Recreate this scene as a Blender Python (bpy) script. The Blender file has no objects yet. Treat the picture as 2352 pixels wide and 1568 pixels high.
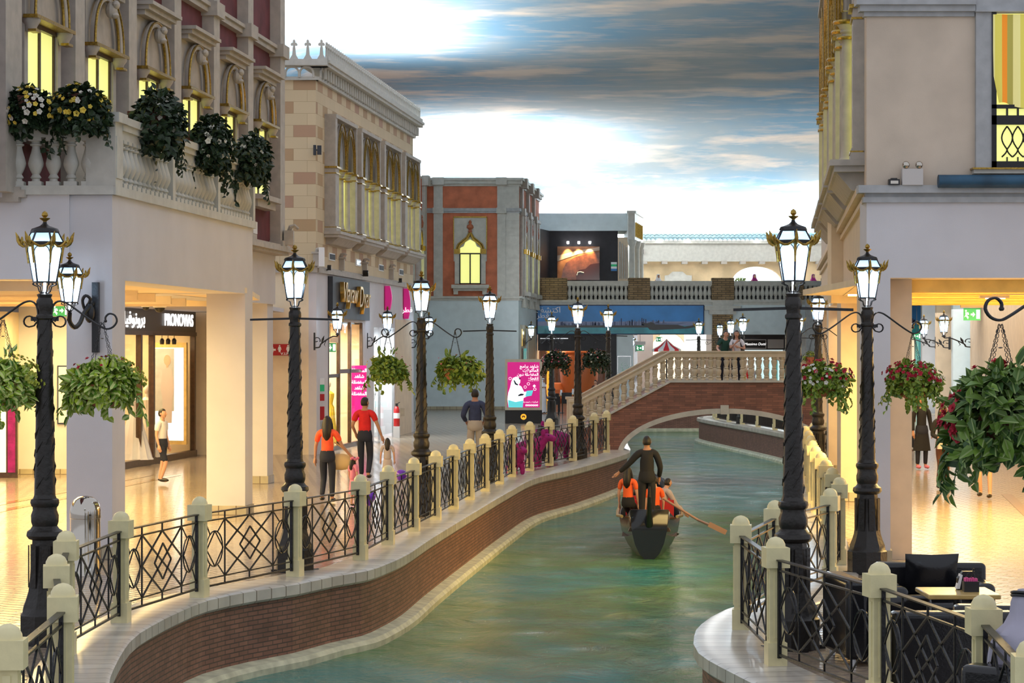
import bpy, math, random
from mathutils import Vector, Matrix
C = bpy.context.scene.collection
sc = bpy.context.scene
PI = math.pi
R = random.Random(7)
# ---------------------------------------------------------------- camera, exposure, world, large lights
F = 5500.0            # focal length in pixels of the 2352 px wide frame
EYE = 2.8             # metres above the promenade
HOR = 800.0           # pixel row of the horizon
cam = bpy.data.cameras.new('camera'); co = bpy.data.objects.new('camera', cam); C.objects.link(co)
cam.sensor_width = 36.0; cam.lens = F * 36.0 / 2352.0
cam.shift_y = (HOR - 784.0) / 2352.0
cam.clip_end = 600
co.location = (0, 0, EYE); co.rotation_euler = (PI/2, 0, 0)
sc.camera = co
sc.view_settings.view_transform = 'Standard'; sc.view_settings.look = 'None'
sc.view_settings.exposure = 0.16; sc.view_settings.gamma = 1.0
sc.view_settings.use_curve_mapping = False
wd = bpy.data.worlds.new('world'); sc.world = wd; wd.use_nodes = True
bg = wd.node_tree.nodes['Background']
bg.inputs[0].default_value = (0.86, 0.90, 1.0, 1); bg.inputs[1].default_value = 0.78

def area(name, loc, size, power, color, rot=(0, 0, 0), spread=None):
    l = bpy.data.lights.new(name, 'AREA'); l.shape = 'RECTANGLE'
    l.size, l.size_y = size; l.energy = power; l.color = color
    if spread: l.spread = spread
    o = bpy.data.objects.new(name, l); C.objects.link(o); o.location = loc; o.rotation_euler = rot
    return o
WARM = (1.0, 0.74, 0.30)
# cove lights on the roofs, shining up at the painted ceiling
area('cove_light', (-7.4, 80, 10.9), (3.0, 40), 7500, (0.95, 0.98, 1.0), (PI, 0, -math.atan(.105)))
area('cove_light', (-1.5, 134, 10.6), (7, 9), 4500, (0.95, 0.98, 1.0), (PI, 0, 0))
area('cove_light', (9.0, 149.5, 9.0), (44, 5), 36000, (0.95, 0.98, 1.0), (PI + math.radians(-12), 0, 0))
# ceiling lights of the two arcades and of the hall behind the terrace
area('arcade_light', (-8.9, 39.2, 3.56), (4.2, 12.5), 1900, WARM)
area('arcade_light', (-9.0, 50.0, 3.55), (3.0, 5), 420, WARM)
area('arcade_light', (9.2, 37.0, 3.50), (6.5, 9.5), 2100, WARM)
area('arcade_light', (8.6, 50.0, 3.5), (2.5, 16), 520, (1.0, .70, .30))
area('arcade_light', (13.0, 60, 4.2), (5, 26), 700, (1.0, .88, .74))
area('arcade_light', (14.0, 90, 4.2), (6, 30), 800, (1.0, .9, .8))
area('hall_light', (8, 128, 4.6), (26, 9), 1400, (1.0, .92, .82))
area('upper_hall_light', (10, 138, 12.5), (24, 8), 1200, (1.0, .95, .88))

def spot(name, loc, to, power, color, ang=60, blend=.6):
    l = bpy.data.lights.new(name, 'SPOT'); l.energy = power; l.color = color; l.spot_size = math.radians(ang); l.spot_blend = blend; l.shadow_soft_size = .15
    o = bpy.data.objects.new(name, l); C.objects.link(o); o.location = loc
    o.rotation_euler = (Vector(to)-Vector(loc)).to_track_quat('-Z', 'Y').to_euler(); return o
spot('flood_fill_light', (-2.6, 79.5, 5.4), (7, 120, 5.2), 5000, (.92, .96, 1), 22)
spot('flood_fill_light', (7.2, 60.0, 5.5), (4, 120, 5.4), 5500, (.92, .96, 1), 15)  # added fill for the terrace front; no fixture stands here
spot('roof_lamp', (8.9, 143.6, 9.2), (9, 132, 5.5), 900, (.95, .98, 1), 120)
spot('roof_lamp', (14.7, 143.6, 9.2), (15, 132, 5.5), 900, (.95, .98, 1), 120)

# ---------------------------------------------------------------- pixel -> place
def W(px, py, Y): return ((px-1176.0)*Y/F, Y, EYE-(py-HOR)*Y/F)
def G(px, py, z=0.0):
    Y = F*(EYE-z)/(py-HOR); return ((px-1176.0)*Y/F, Y)
def X(px, Y): return (px-1176.0)*Y/F
def Zh(py, Y): return EYE-(py-HOR)*Y/F

# ---------------------------------------------------------------- materials
MT = {}
def nd(nt, t, **kw):
    n = nt.nodes.new(t)
    for k, v in kw.items(): setattr(n, k, v)
    return n
def mat(name, col, rough=.5, metal=0, var=0, vscale=3, bump=0, bscale=60, emit=None, es=0, spec=.5, coat=0):
    m = bpy.data.materials.new(name); m.use_nodes = True; nt = m.node_tree; L = nt.links
    b = nt.nodes['Principled BSDF']
    b.inputs['Base Color'].default_value = (*col, 1); b.inputs['Roughness'].default_value = rough
    b.inputs['Metallic'].default_value = metal; b.inputs['Specular IOR Level'].default_value = spec
    b.inputs['Coat Weight'].default_value = coat
    if emit: b.inputs['Emission Color'].default_value = (*emit, 1); b.inputs['Emission Strength'].default_value = es
    tc = nd(nt, 'ShaderNodeTexCoord')
    if var:
        n = nd(nt, 'ShaderNodeTexNoise'); n.inputs['Scale'].default_value = vscale; n.inputs['Detail'].default_value = 5
        mx = nd(nt, 'ShaderNodeMix', data_type='RGBA'); L.new(tc.outputs['Object'], n.inputs['Vector'])
        r = nd(nt, 'ShaderNodeMapRange'); r.inputs[1].default_value = .35; r.inputs[2].default_value = .65
        L.new(n.outputs['Fac'], r.inputs[0]); L.new(r.outputs[0], mx.inputs['Factor'])
        mx.inputs['A'].default_value = (*[c*(1-var) for c in col], 1); mx.inputs['B'].default_value = (*[min(1, c*(1+var)) for c in col], 1)
        L.new(mx.outputs['Result'], b.inputs['Base Color'])
    if bump:
        n = nd(nt, 'ShaderNodeTexNoise'); n.inputs['Scale'].default_value = bscale; n.inputs['Detail'].default_value = 3
        L.new(tc.outputs['Object'], n.inputs['Vector'])
        bp = nd(nt, 'ShaderNodeBump'); bp.inputs['Strength'].default_value = bump; bp.inputs['Distance'].default_value = .02
        L.new(n.outputs['Fac'], bp.inputs['Height']); L.new(bp.outputs['Normal'], b.inputs['Normal'])
    MT[name] = m; return m
def brickmat(name, c1, c2, mortar, bw, bh, ms=.012, rough=.7, bias=0, bump=.4, freq=.5, off=.5, sq=1.0, spec=.3, c3=None):
    m = bpy.data.materials.new(name); m.use_nodes = True; nt = m.node_tree; L = nt.links; b = nt.nodes['Principled BSDF']
    tc = nd(nt, 'ShaderNodeTexCoord'); t = nd(nt, 'ShaderNodeTexBrick'); t.offset = off; t.squash = sq
    t.inputs['Color1'].default_value = (*c1, 1); t.inputs['Color2'].default_value = (*c2, 1); t.inputs['Mortar'].default_value = (*mortar, 1)
    t.inputs['Scale'].default_value = 1; t.inputs['Mortar Size'].default_value = ms; t.inputs['Mortar Smooth'].default_value = .15
    t.inputs['Bias'].default_value = bias; t.inputs['Brick Width'].default_value = bw; t.inputs['Row Height'].default_value = bh
    L.new(tc.outputs['UV'], t.inputs['Vector'])
    n = nd(nt, 'ShaderNodeTexNoise'); n.inputs['Scale'].default_value = 2.5; n.inputs['Detail'].default_value = 6
    L.new(tc.outputs['Object'], n.inputs['Vector'])
    mx = nd(nt, 'ShaderNodeMix', data_type='RGBA', blend_type='MULTIPLY'); mx.inputs['Factor'].default_value = .35
    L.new(t.outputs['Color'], mx.inputs['A'])
    g = nd(nt, 'ShaderNodeMapRange'); g.inputs[1].default_value = .3; g.inputs[2].default_value = .7; g.inputs[3].default_value = .5; g.inputs[4].default_value = 1.35
    L.new(n.outputs['Fac'], g.inputs[0]); L.new(g.outputs[0], mx.inputs['B']); L.new(mx.outputs['Result'], b.inputs['Base Color'])
    bp = nd(nt, 'ShaderNodeBump'); bp.inputs['Strength'].default_value = bump; bp.inputs['Distance'].default_value = .01; bp.invert = True
    L.new(t.outputs['Fac'], bp.inputs['Height']); L.new(bp.outputs['Normal'], b.inputs['Normal'])
    b.inputs['Roughness'].default_value = rough; b.inputs['Specular IOR Level'].default_value = spec
    MT[name] = m; return m

mat('white_wall', (.62, .60, .62), .75, var=.04, vscale=1.2, bump=.05)
mat('blue_wall', (.62, .70, .72), .7, var=.04)
mat('cream_wall', (.80, .66, .46), .7, var=.05)
mat('pink_plaster', (.60, .50, .40), .8, var=.08, vscale=1.5, bump=.06)
mat('warm_plaster', (.72, .58, .42), .8, var=.05)
mat('ochre', (.62, .47, .28), .8, var=.15, vscale=1.2)
mat('orange', (.55, .17, .085), .8, var=.18, vscale=2.2, bump=.05)
mat('maroon', (.13, .030, .038), .8, var=.25, vscale=2, bump=.08)
mat('stone', (.43, .39, .34), .65, var=.10, vscale=5, bump=.06)
mat('lstone', (.53, .52, .47), .6, var=.08, vscale=5, bump=.05)
mat('greystone', (.40, .41, .42), .65, var=.10, vscale=6)
mat('marble', (.36, .35, .33), .5, var=.22, vscale=7)
mat('gilt', (.36, .23, .045), .38, .8, var=.35, vscale=30)
mat('gold', (.60, .38, .10), .28, .9)
mat('cream', (.74, .66, .38), .42, var=.05, vscale=9, bump=.05)
mat('sand', (.56, .48, .35), .55, var=.06, vscale=6, bump=.05)
mat('iron', (.012, .012, .014), .36, .2, bump=.2, bscale=40)
mat('black', (.010, .010, .011), .4)
mat('ironpost', (.022, .019, .017), .42, .25, bump=.35, bscale=20)
mat('leather', (.008, .008, .010), .22, var=.1, bump=.08, bscale=50)
mat('chrome', (.50, .46, .40), .07, 1)
mat('coping', (.58, .55, .48), .3, var=.1, vscale=8, bump=.03)
mat('footing', (.55, .55, .40), .6, var=.2, vscale=5)
mat('terracotta', (.42, .13, .06), .7, var=.15, vscale=12)
mat('darkpot', (.16, .05, .03), .6)
mat('darkwood', (.06, .03, .018), .35, var=.25, vscale=12)
mat('wood', (.50, .34, .12), .25, var=.12, vscale=9)
mat('bronze', (.07, .055, .045), .4, .5)
mat('slate', (.03, .033, .04), .6, var=.15)
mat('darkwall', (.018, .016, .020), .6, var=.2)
mat('magenta', (.75, .01, .26), .5, emit=(1, .03, .35), es=.12)
mat('plush', (.30, .008, .16), .8, var=.25, vscale=8, bump=.3, bscale=30)
mat('red', (.42, .010, .015), .6)
mat('redshirt', (.62, .008, .012), .75, var=.1, vscale=10)
mat('coral', (.95, .10, .03), .75, var=.1, vscale=9)
mat('green', (.01, .22, .09), .5, emit=(.02, .7, .25), es=.16)
mat('white', (.80, .80, .80), .5)
mat('whitelit', (.9, .9, .9), .5, emit=(1, 1, 1), es=1.1)
mat('plastic', (.55, .52, .50), .4)
mat('navy', (.030, .042, .10), .8, var=.12, vscale=12, bump=.1)
mat('denim', (.012, .016, .035), .8, bump=.1)
mat('khaki', (.42, .37, .31), .8, var=.08)
mat('darkcloth', (.012, .012, .016), .85, bump=.1)
mat('greencloth', (.008, .055, .04), .8)
mat('browncloth', (.10, .040, .028), .8)
mat('greycloth', (.17, .17, .20), .8)
mat('whitecloth', (.72, .72, .78), .8, var=.05)
mat('lilac', (.40, .38, .47), .8, var=.06, bump=.05)
mat('pinkcloth', (.70, .22, .34), .8)
mat('dresscloth', (.45, .38, .38), .8)
mat('yellowcloth', (.85, .62, .04), .8)
mat('straw', (.66, .47, .22), .7)
mat('skin', (.42, .21, .13), .55)
mat('skinlight', (.56, .31, .22), .5)
mat('hair', (.010, .007, .006), .45, bump=.3, bscale=90)
mat('mannequin', (.75, .68, .58), .4)
mat('balloon', (.16, .03, .55), .2)
mat('purple', (.12, .02, .30), .4)
mat('yellow', (.75, .58, .05), .4)
mat('oar', (.30, .17, .12), .5)
mat('hull', (.010, .012, .016), .18)
mat('lifevest', (.85, .12, .02), .7)
mat('slatwood', (.90, .66, .20), .6, var=.12)
mat('bluetube', (.015, .07, .13), .5, var=.3)
mat('rooftile', (.22, .31, .33), .95, spec=.05, var=.12)
mat('steel', (.45, .45, .46), .3, .8)
mat('redfire', (.45, .01, .01), .3)
mat('eye', (.01, .008, .008), .3)
mat('lip', (.32, .07, .06), .5)
mat('chocolate', (.16, .045, .018), .3, var=.35, vscale=5)
mat('chocosauce', (.06, .010, .006), .1)
mat('chocoback', (.30, .12, .05), .5, var=.2)
mat('chocopaper', (.45, .33, .25), .5)
mat('bowl', (.55, .16, .05), .4)
mat('amber', (.9, .4, .03), .5, emit=(1, .45, .03), es=.8)
mat('screen', (.50, .01, .20), .35, emit=(1, .015, .30), es=.38)
mat('screenwhite', (.9, .9, .9), .35, emit=(.9, 1, 1), es=.75)
mat('screenteal', (.1, .6, .62), .35, emit=(.15, .8, .85), es=.5)
mat('bannersky', (.025, .20, .52), .45, var=.18, vscale=.8)
mat('bannerhaze', (.20, .24, .40), .45, var=.12, vscale=.8)
mat('bannersea', (.015, .28, .34), .4, var=.3, vscale=1.2)
mat('bannercity', (.03, .05, .13), .5)
mat('bannercity2', (.13, .16, .27), .5)
mat('glassteal', (.10, .30, .32), .15, emit=(.2, .8, .75), es=.25)
mat('downlight', (1, 1, 1), .5, emit=(1, 1, 1), es=14)
mat('warmstrip', (1, .8, .4), .5, emit=(1, .72, .24), es=9)
mat('shoplight', (1, .95, .85), .5, emit=(1, .82, .52), es=.75)
mat('shopcool', (1, 1, 1), .5, emit=(.80, .98, 1), es=.6)
mat('grass', (.10, .22, .03), .6)
mat('stem', (.05, .08, .02), .6)
mat('cushion', (.02, .02, .025), .5, bump=.2, bscale=25)
mat('pinkpack', (.75, .10, .30), .6)
mat('sofaside', (.40, .40, .43), .35)

# lit window glass: a pale translucent blind glowing from behind
def litpane(name, col, s, cell=0):
    m = mat(name, (.7, .7, .35), .45, emit=col, es=s); return m
litpane('litpane', (.74, .74, .20), .90)
litpane('litwhite', (1, 1, .75), 1.0)

def leafmat(name, a, b_, mid, stripe=.16, rough=.45):
    # a/b: two leaf greens picked per leaf; mid: colour of the band along the midrib
    m = bpy.data.materials.new(name); m.use_nodes = True; nt = m.node_tree; L = nt.links; p = nt.nodes['Principled BSDF']
    tc = nd(nt, 'ShaderNodeTexCoord'); s = nd(nt, 'ShaderNodeSeparateXYZ'); L.new(tc.outputs['UV'], s.inputs[0])
    mx = nd(nt, 'ShaderNodeMix', data_type='RGBA'); L.new(s.outputs['X'], mx.inputs['Factor'])
    mx.inputs['A'].default_value = (*a, 1); mx.inputs['B'].default_value = (*b_, 1)
    ab = nd(nt, 'ShaderNodeMath', operation='SUBTRACT'); L.new(s.outputs['Y'], ab.inputs[0]); ab.inputs[1].default_value = .5
    ab2 = nd(nt, 'ShaderNodeMath', operation='ABSOLUTE'); L.new(ab.outputs[0], ab2.inputs[0])
    lt = nd(nt, 'ShaderNodeMath', operation='LESS_THAN'); L.new(ab2.outputs[0], lt.inputs[0]); lt.inputs[1].default_value = stripe
    m2 = nd(nt, 'ShaderNodeMix', data_type='RGBA'); L.new(lt.outputs[0], m2.inputs['Factor']); L.new(mx.outputs['Result'], m2.inputs['A'])
    m2.inputs['B'].default_value = (*mid, 1); L.new(m2.outputs['Result'], p.inputs['Base Color']); p.inputs['Roughness'].default_value = rough
    p.inputs['Subsurface Weight'].default_value = 0
    MT[name] = m
leafmat('leaf_variegated', (.06, .19, .015), (.40, .52, .03), (.52, .58, .20))
leafmat('leaf_green', (.05, .14, .012), (.30, .38, .025), (.26, .32, .07), .1)
leafmat('leaf_dark', (.008, .022, .010), (.03, .055, .022), (.03, .06, .02), .08)
leafmat('leaf_striped', (.025, .075, .02), (.16, .27, .035), (.26, .34, .13), .07)
mat('flower_yellow', (.75, .60, .10), .7, var=.25, vscale=9)
mat('flower_red', (.42, .012, .035), .7, var=.2, vscale=9)
mat('flower_white', (.72, .70, .62), .7)
mat('flower_pink', (.65, .16, .28), .7)
mat('flower_lime', (.45, .48, .07), .7, var=.2, vscale=9)

# frosted lantern glass
def frosted():
    m = bpy.data.materials.new('lantern_glass'); m.use_nodes = True; nt = m.node_tree; L = nt.links
    nt.nodes.remove(nt.nodes['Principled BSDF']); out = nt.nodes['Material Output']
    tr = nd(nt, 'ShaderNodeBsdfTranslucent'); tr.inputs[0].default_value = (.50, .74, 1, 1)
    tp = nd(nt, 'ShaderNodeBsdfTransparent'); tp.inputs[0].default_value = (.85, .93, 1, 1)
    gl = nd(nt, 'ShaderNodeBsdfGlossy'); gl.inputs['Roughness'].default_value = .15
    mx = nd(nt, 'ShaderNodeMixShader'); mx.inputs[0].default_value = .38; L.new(tr.outputs[0], mx.inputs[1]); L.new(tp.outputs[0], mx.inputs[2])
    m2 = nd(nt, 'ShaderNodeMixShader'); m2.inputs[0].default_value = .06; L.new(mx.outputs[0], m2.inputs[1]); L.new(gl.outputs[0], m2.inputs[2])
    L.new(m2.outputs[0], out.inputs[0]); MT['lantern_glass'] = m
frosted()
def clearglass():
    m = bpy.data.materials.new('glass'); m.use_nodes = True; nt = m.node_tree; L = nt.links
    nt.nodes.remove(nt.nodes['Principled BSDF']); out = nt.nodes['Material Output']
    tp = nd(nt, 'ShaderNodeBsdfTransparent'); tp.inputs[0].default_value = (.93, .96, .96, 1)
    gl = nd(nt, 'ShaderNodeBsdfGlossy'); gl.inputs['Roughness'].default_value = .02
    lw = nd(nt, 'ShaderNodeLayerWeight'); lw.inputs[0].default_value = .5; pw = nd(nt, 'ShaderNodeMath', operation='POWER'); L.new(lw.outputs['Facing'], pw.inputs[0]); pw.inputs[1].default_value = 5
    fr = nd(nt, 'ShaderNodeMath', operation='MULTIPLY_ADD'); L.new(pw.outputs[0], fr.inputs[0]); fr.inputs[1].default_value = .30; fr.inputs[2].default_value = .03
    mx = nd(nt, 'ShaderNodeMixShader'); L.new(fr.outputs[0], mx.inputs[0]); L.new(tp.outputs[0], mx.inputs[1]); L.new(gl.outputs[0], mx.inputs[2])
    L.new(mx.outputs[0], out.inputs[0]); MT['glass'] = m
clearglass()

brickmat('canal_brick', (.29, .14, .10), (.20, .098, .072), (.085, .06, .05), .20, .054, .007, .55, spec=.4)
brickmat('bridge_brick', (.30, .122, .080), (.165, .070, .052), (.12, .06, .045), .30, .058, .005, .5, spec=.5)
brickmat('pier_brick', (.34, .23, .12), (.24, .16, .08), (.12, .09, .06), .42, .11, .018, .8)
brickmat('coping_tiles', (.62, .58, .50), (.52, .47, .40), (.22, .18, .14), .30, 3.0, .010, .28, bump=.5, spec=.6)
brickmat('skirting', (.46, .40, .28), (.40, .35, .24), (.18, .14, .10), .3, 3.0, .01, .4)

def stone_blocks():
    # cream ashlar with every other course carrying rose and tan blocks
    m = bpy.data.materials.new('beige_blocks'); m.use_nodes = True; nt = m.node_tree; L = nt.links; b = nt.nodes['Principled BSDF']
    tc = nd(nt, 'ShaderNodeTexCoord'); s = nd(nt, 'ShaderNodeSeparateXYZ'); L.new(tc.outputs['UV'], s.inputs[0])
    def M(op, a, b2=None):
        n = nd(nt, 'ShaderNodeMath', operation=op)
        for i, v in enumerate((a, b2)):
            if v is None: continue
            if isinstance(v, (int, float)): n.inputs[i].default_value = v
            else: L.new(v, n.inputs[i])
        return n.outputs[0]
    row = M('FLOOR', M('DIVIDE', s.outputs['Y'], .31))
    odd = M('FLOORED_MODULO', row, 2.0)
    half = M('FLOORED_MODULO', M('FLOOR', M('DIVIDE', row, 2.0)), 2.0)
    colu = M('FLOORED_MODULO', M('ADD', M('FLOOR', M('DIVIDE', s.outputs['X'], .72)), half), 2.0)
    fac = M('MULTIPLY', odd, colu)
    wn = nd(nt, 'ShaderNodeTexWhiteNoise', noise_dimensions='2D'); cb = nd(nt, 'ShaderNodeCombineXYZ')
    L.new(M('FLOOR', M('DIVIDE', s.outputs['X'], .72)), cb.inputs[0]); L.new(row, cb.inputs[1]); L.new(cb.outputs[0], wn.inputs['Vector'])
    pick = nd(nt, 'ShaderNodeMix', data_type='RGBA'); L.new(wn.outputs['Value'], pick.inputs['Factor'])
    pick.inputs['A'].default_value = (.48, .29, .20, 1); pick.inputs['B'].default_value = (.46, .32, .16, 1)
    base = nd(nt, 'ShaderNodeMix', data_type='RGBA'); L.new(fac, base.inputs['Factor'])
    base.inputs['A'].default_value = (.66, .53, .34, 1); L.new(pick.outputs['Result'], base.inputs['B'])
    t = nd(nt, 'ShaderNodeTexBrick'); t.offset = .5
    t.inputs['Scale'].default_value = 1; t.inputs['Mortar Size'].default_value = .006; t.inputs['Brick Width'].default_value = .72; t.inputs['Row Height'].default_value = .31
    t.inputs['Color1'].default_value = (1, 1, 1, 1); t.inputs['Color2'].default_value = (.93, .93, .92, 1); t.inputs['Mortar'].default_value = (.7, .66, .6, 1)
    L.new(tc.outputs['UV'], t.inputs['Vector'])
    mu = nd(nt, 'ShaderNodeMix', data_type='RGBA', blend_type='MULTIPLY'); mu.inputs['Factor'].default_value = 1
    L.new(base.outputs['Result'], mu.inputs['A']); L.new(t.outputs['Color'], mu.inputs['B']); L.new(mu.outputs['Result'], b.inputs['Base Color'])
    b.inputs['Roughness'].default_value = .75; MT['beige_blocks'] = m
stone_blocks()

def floor_mat():
    m = bpy.data.materials.new('floor_tiles'); m.use_nodes = True; nt = m.node_tree; L = nt.links; b = nt.nodes['Principled BSDF']
    tc = nd(nt, 'ShaderNodeTexCoord'); mp = nd(nt, 'ShaderNodeMapping'); L.new(tc.outputs['UV'], mp.inputs[0]); mp.inputs['Rotation'].default_value = (0, 0, math.radians(38))
    t = nd(nt, 'ShaderNodeTexBrick'); t.inputs['Scale'].default_value = 1
    t.inputs['Color1'].default_value = (.50, .40, .29, 1); t.inputs['Color2'].default_value = (.42, .33, .24, 1); t.inputs['Mortar'].default_value = (.13, .09, .07, 1)
    t.inputs['Mortar Size'].default_value = .013; t.inputs['Brick Width'].default_value = .32; t.inputs['Row Height'].default_value = .16; t.inputs['Mortar Smooth'].default_value = .1
    L.new(mp.outputs[0], t.inputs['Vector'])
    n = nd(nt, 'ShaderNodeTexNoise'); n.inputs['Scale'].default_value = .45; L.new(tc.outputs['Object'], n.inputs['Vector'])
    mx = nd(nt, 'ShaderNodeMix', data_type='RGBA', blend_type='MULTIPLY'); mx.inputs['Factor'].default_value = .25
    L.new(t.outputs['Color'], mx.inputs['A']); L.new(n.outputs['Fac'], mx.inputs['B']); L.new(mx.outputs['Result'], b.inputs['Base Color'])
    n2 = nd(nt, 'ShaderNodeTexNoise'); n2.inputs['Scale'].default_value = 3.2; n2.inputs['Detail'].default_value = 3; L.new(tc.outputs['Object'], n2.inputs['Vector'])
    ad = nd(nt, 'ShaderNodeMath', operation='MULTIPLY_ADD'); L.new(t.outputs['Fac'], ad.inputs[0]); ad.inputs[1].default_value = -.9; L.new(n2.outputs['Fac'], ad.inputs[2])
    bp = nd(nt, 'ShaderNodeBump'); bp.inputs['Strength'].default_value = .16; bp.inputs['Distance'].default_value = .02
    L.new(ad.outputs[0], bp.inputs['Height']); L.new(bp.outputs['Normal'], b.inputs['Normal'])
    rr = nd(nt, 'ShaderNodeMapRange'); rr.inputs[3].default_value = .13; rr.inputs[4].default_value = .7; L.new(t.outputs['Fac'], rr.inputs[0]); L.new(rr.outputs[0], b.inputs['Roughness']); b.inputs['Specular IOR Level'].default_value = .55
    MT['floor_tiles'] = m
floor_mat()

def water_mat():
    m = bpy.data.materials.new('water'); m.use_nodes = True; nt = m.node_tree; L = nt.links; b = nt.nodes['Principled BSDF']
    tc = nd(nt, 'ShaderNodeTexCoord')
    n0 = nd(nt, 'ShaderNodeTexNoise'); n0.inputs['Scale'].default_value = .22; n0.inputs['Detail'].default_value = 2; L.new(tc.outputs['Object'], n0.inputs['Vector'])
    mx = nd(nt, 'ShaderNodeMix', data_type='RGBA'); r = nd(nt, 'ShaderNodeMapRange'); r.inputs[1].default_value = .42; r.inputs[2].default_value = .6
    L.new(n0.outputs['Fac'], r.inputs[0]); L.new(r.outputs[0], mx.inputs['Factor'])
    mx.inputs['A'].default_value = (.018, .21, .195, 1); mx.inputs['B'].default_value = (.08, .21, .06, 1); L.new(mx.outputs['Result'], b.inputs['Base Color'])
    mp = nd(nt, 'ShaderNodeMapping'); mp.inputs['Scale'].default_value = (1.0, .62, 1); mp.inputs['Rotation'].default_value = (0, 0, .15); L.new(tc.outputs['Object'], mp.inputs[0])
    n = nd(nt, 'ShaderNodeTexNoise'); n.inputs['Scale'].default_value = 1.3; n.inputs['Detail'].default_value = 9; n.inputs['Roughness'].default_value = .62; n.inputs['Distortion'].default_value = .5
    L.new(mp.outputs[0], n.inputs['Vector'])
    bp = nd(nt, 'ShaderNodeBump'); bp.inputs['Strength'].default_value = 1.0; bp.inputs['Distance'].default_value = .34
    L.new(n.outputs['Fac'], bp.inputs['Height']); L.new(bp.outputs['Normal'], b.inputs['Normal'])
    b.inputs['Roughness'].default_value = .07; b.inputs['IOR'].default_value = 1.33; b.inputs['Specular IOR Level'].default_value = .6
    MT['water'] = m
water_mat()

def sky_mat():
    m = bpy.data.materials.new('painted_sky'); m.use_nodes = True; nt = m.node_tree; L = nt.links; b = nt.nodes['Principled BSDF']
    tc = nd(nt, 'ShaderNodeTexCoord')
    def noise(sx, sy, scale, det, dist, seed):
        mp = nd(nt, 'ShaderNodeMapping'); mp.inputs['Scale'].default_value = (sx, sy, sy); mp.inputs['Location'].default_value = (seed, seed*.7, 0); L.new(tc.outputs['Object'], mp.inputs[0])
        n = nd(nt, 'ShaderNodeTexNoise'); n.inputs['Scale'].default_value = scale; n.inputs['Detail'].default_value = det; n.inputs['Distortion'].default_value = dist; n.inputs['Roughness'].default_value = .58
        L.new(mp.outputs[0], n.inputs['Vector']); return n.outputs['Fac']
    def rng(f, a, b2):
        r = nd(nt, 'ShaderNodeMapRange'); r.inputs[1].default_value = a; r.inputs[2].default_value = b2; L.new(f, r.inputs[0]); return r.outputs[0]
    m1 = nd(nt, 'ShaderNodeMix', data_type='RGBA'); L.new(rng(noise(.5, .30, .22, 3, .1, 3.1), .40, .60), m1.inputs['Factor'])
    m1.inputs['A'].default_value = (.20, .36, .50, 1); m1.inputs['B'].default_value = (.36, .41, .43, 1)
    m2 = nd(nt, 'ShaderNodeMix', data_type='RGBA'); L.new(rng(noise(.36, .60, .42, 11, .1, 11.3), .51, .64), m2.inputs['Factor'])
    L.new(m1.outputs['Result'], m2.inputs['A']); m2.inputs['B'].default_value = (.70, .62, .54, 1)
    m3 = nd(nt, 'ShaderNodeMix', data_type='RGBA'); f = rng(noise(.5, .9, .8, 10, .1, 27.0), .50, .75)
    L.new(f, m3.inputs['Factor']); L.new(m2.outputs['Result'], m3.inputs['A']); m3.inputs['B'].default_value = (.52, .50, .48, 1)
    L.new(m3.outputs['Result'], b.inputs['Base Color']); b.inputs['Roughness'].default_value = .9; b.inputs['Specular IOR Level'].default_value = .1
    MT['painted_sky'] = m
sky_mat()
def striped(name, a, b_, width, vert=True):
    m = bpy.data.materials.new(name); m.use_nodes = True; nt = m.node_tree; L = nt.links; p = nt.nodes['Principled BSDF']
    tc = nd(nt, 'ShaderNodeTexCoord'); s = nd(nt, 'ShaderNodeSeparateXYZ'); L.new(tc.outputs['UV'], s.inputs[0])
    d = nd(nt, 'ShaderNodeMath', operation='DIVIDE'); L.new(s.outputs['X' if vert else 'Y'], d.inputs[0]); d.inputs[1].default_value = width
    fr = nd(nt, 'ShaderNodeMath', operation='FRACT'); L.new(d.outputs[0], fr.inputs[0])
    cr = nd(nt, 'ShaderNodeValToRGB'); cr.color_ramp.interpolation = 'CONSTANT'; L.new(fr.outputs[0], cr.inputs[0])
    els = cr.color_ramp.elements; els[0].color = (*a[0], 1); els[1].position = a[1]; els[1].color = (*b_[0][0], 1)
    for c, p_ in b_[1:]:
        e = els.new(p_); e.color = (*c, 1)
    L.new(cr.outputs[0], p.inputs['Base Color']); p.inputs['Roughness'].default_value = .8; MT[name] = m; return p
striped('umbrella_cloth', ((.70, .70, .70), .5), [((.55, .02, .03), .5)], .25)
p = striped('curtain', ((.62, .55, .10), .28), [((.78, .26, .02), .26), ((.36, .32, .07), .50), ((.72, .66, .26), .72)], .33)
_nt = MT['curtain'].node_tree; _nt.links.new([n_ for n_ in _nt.nodes if n_.type == 'VALTORGB'][0].outputs[0], p.inputs['Emission Color']); p.inputs['Emission Strength'].default_value = .35  # stripes emit their own colour in place of light coming through the cloth

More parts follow.
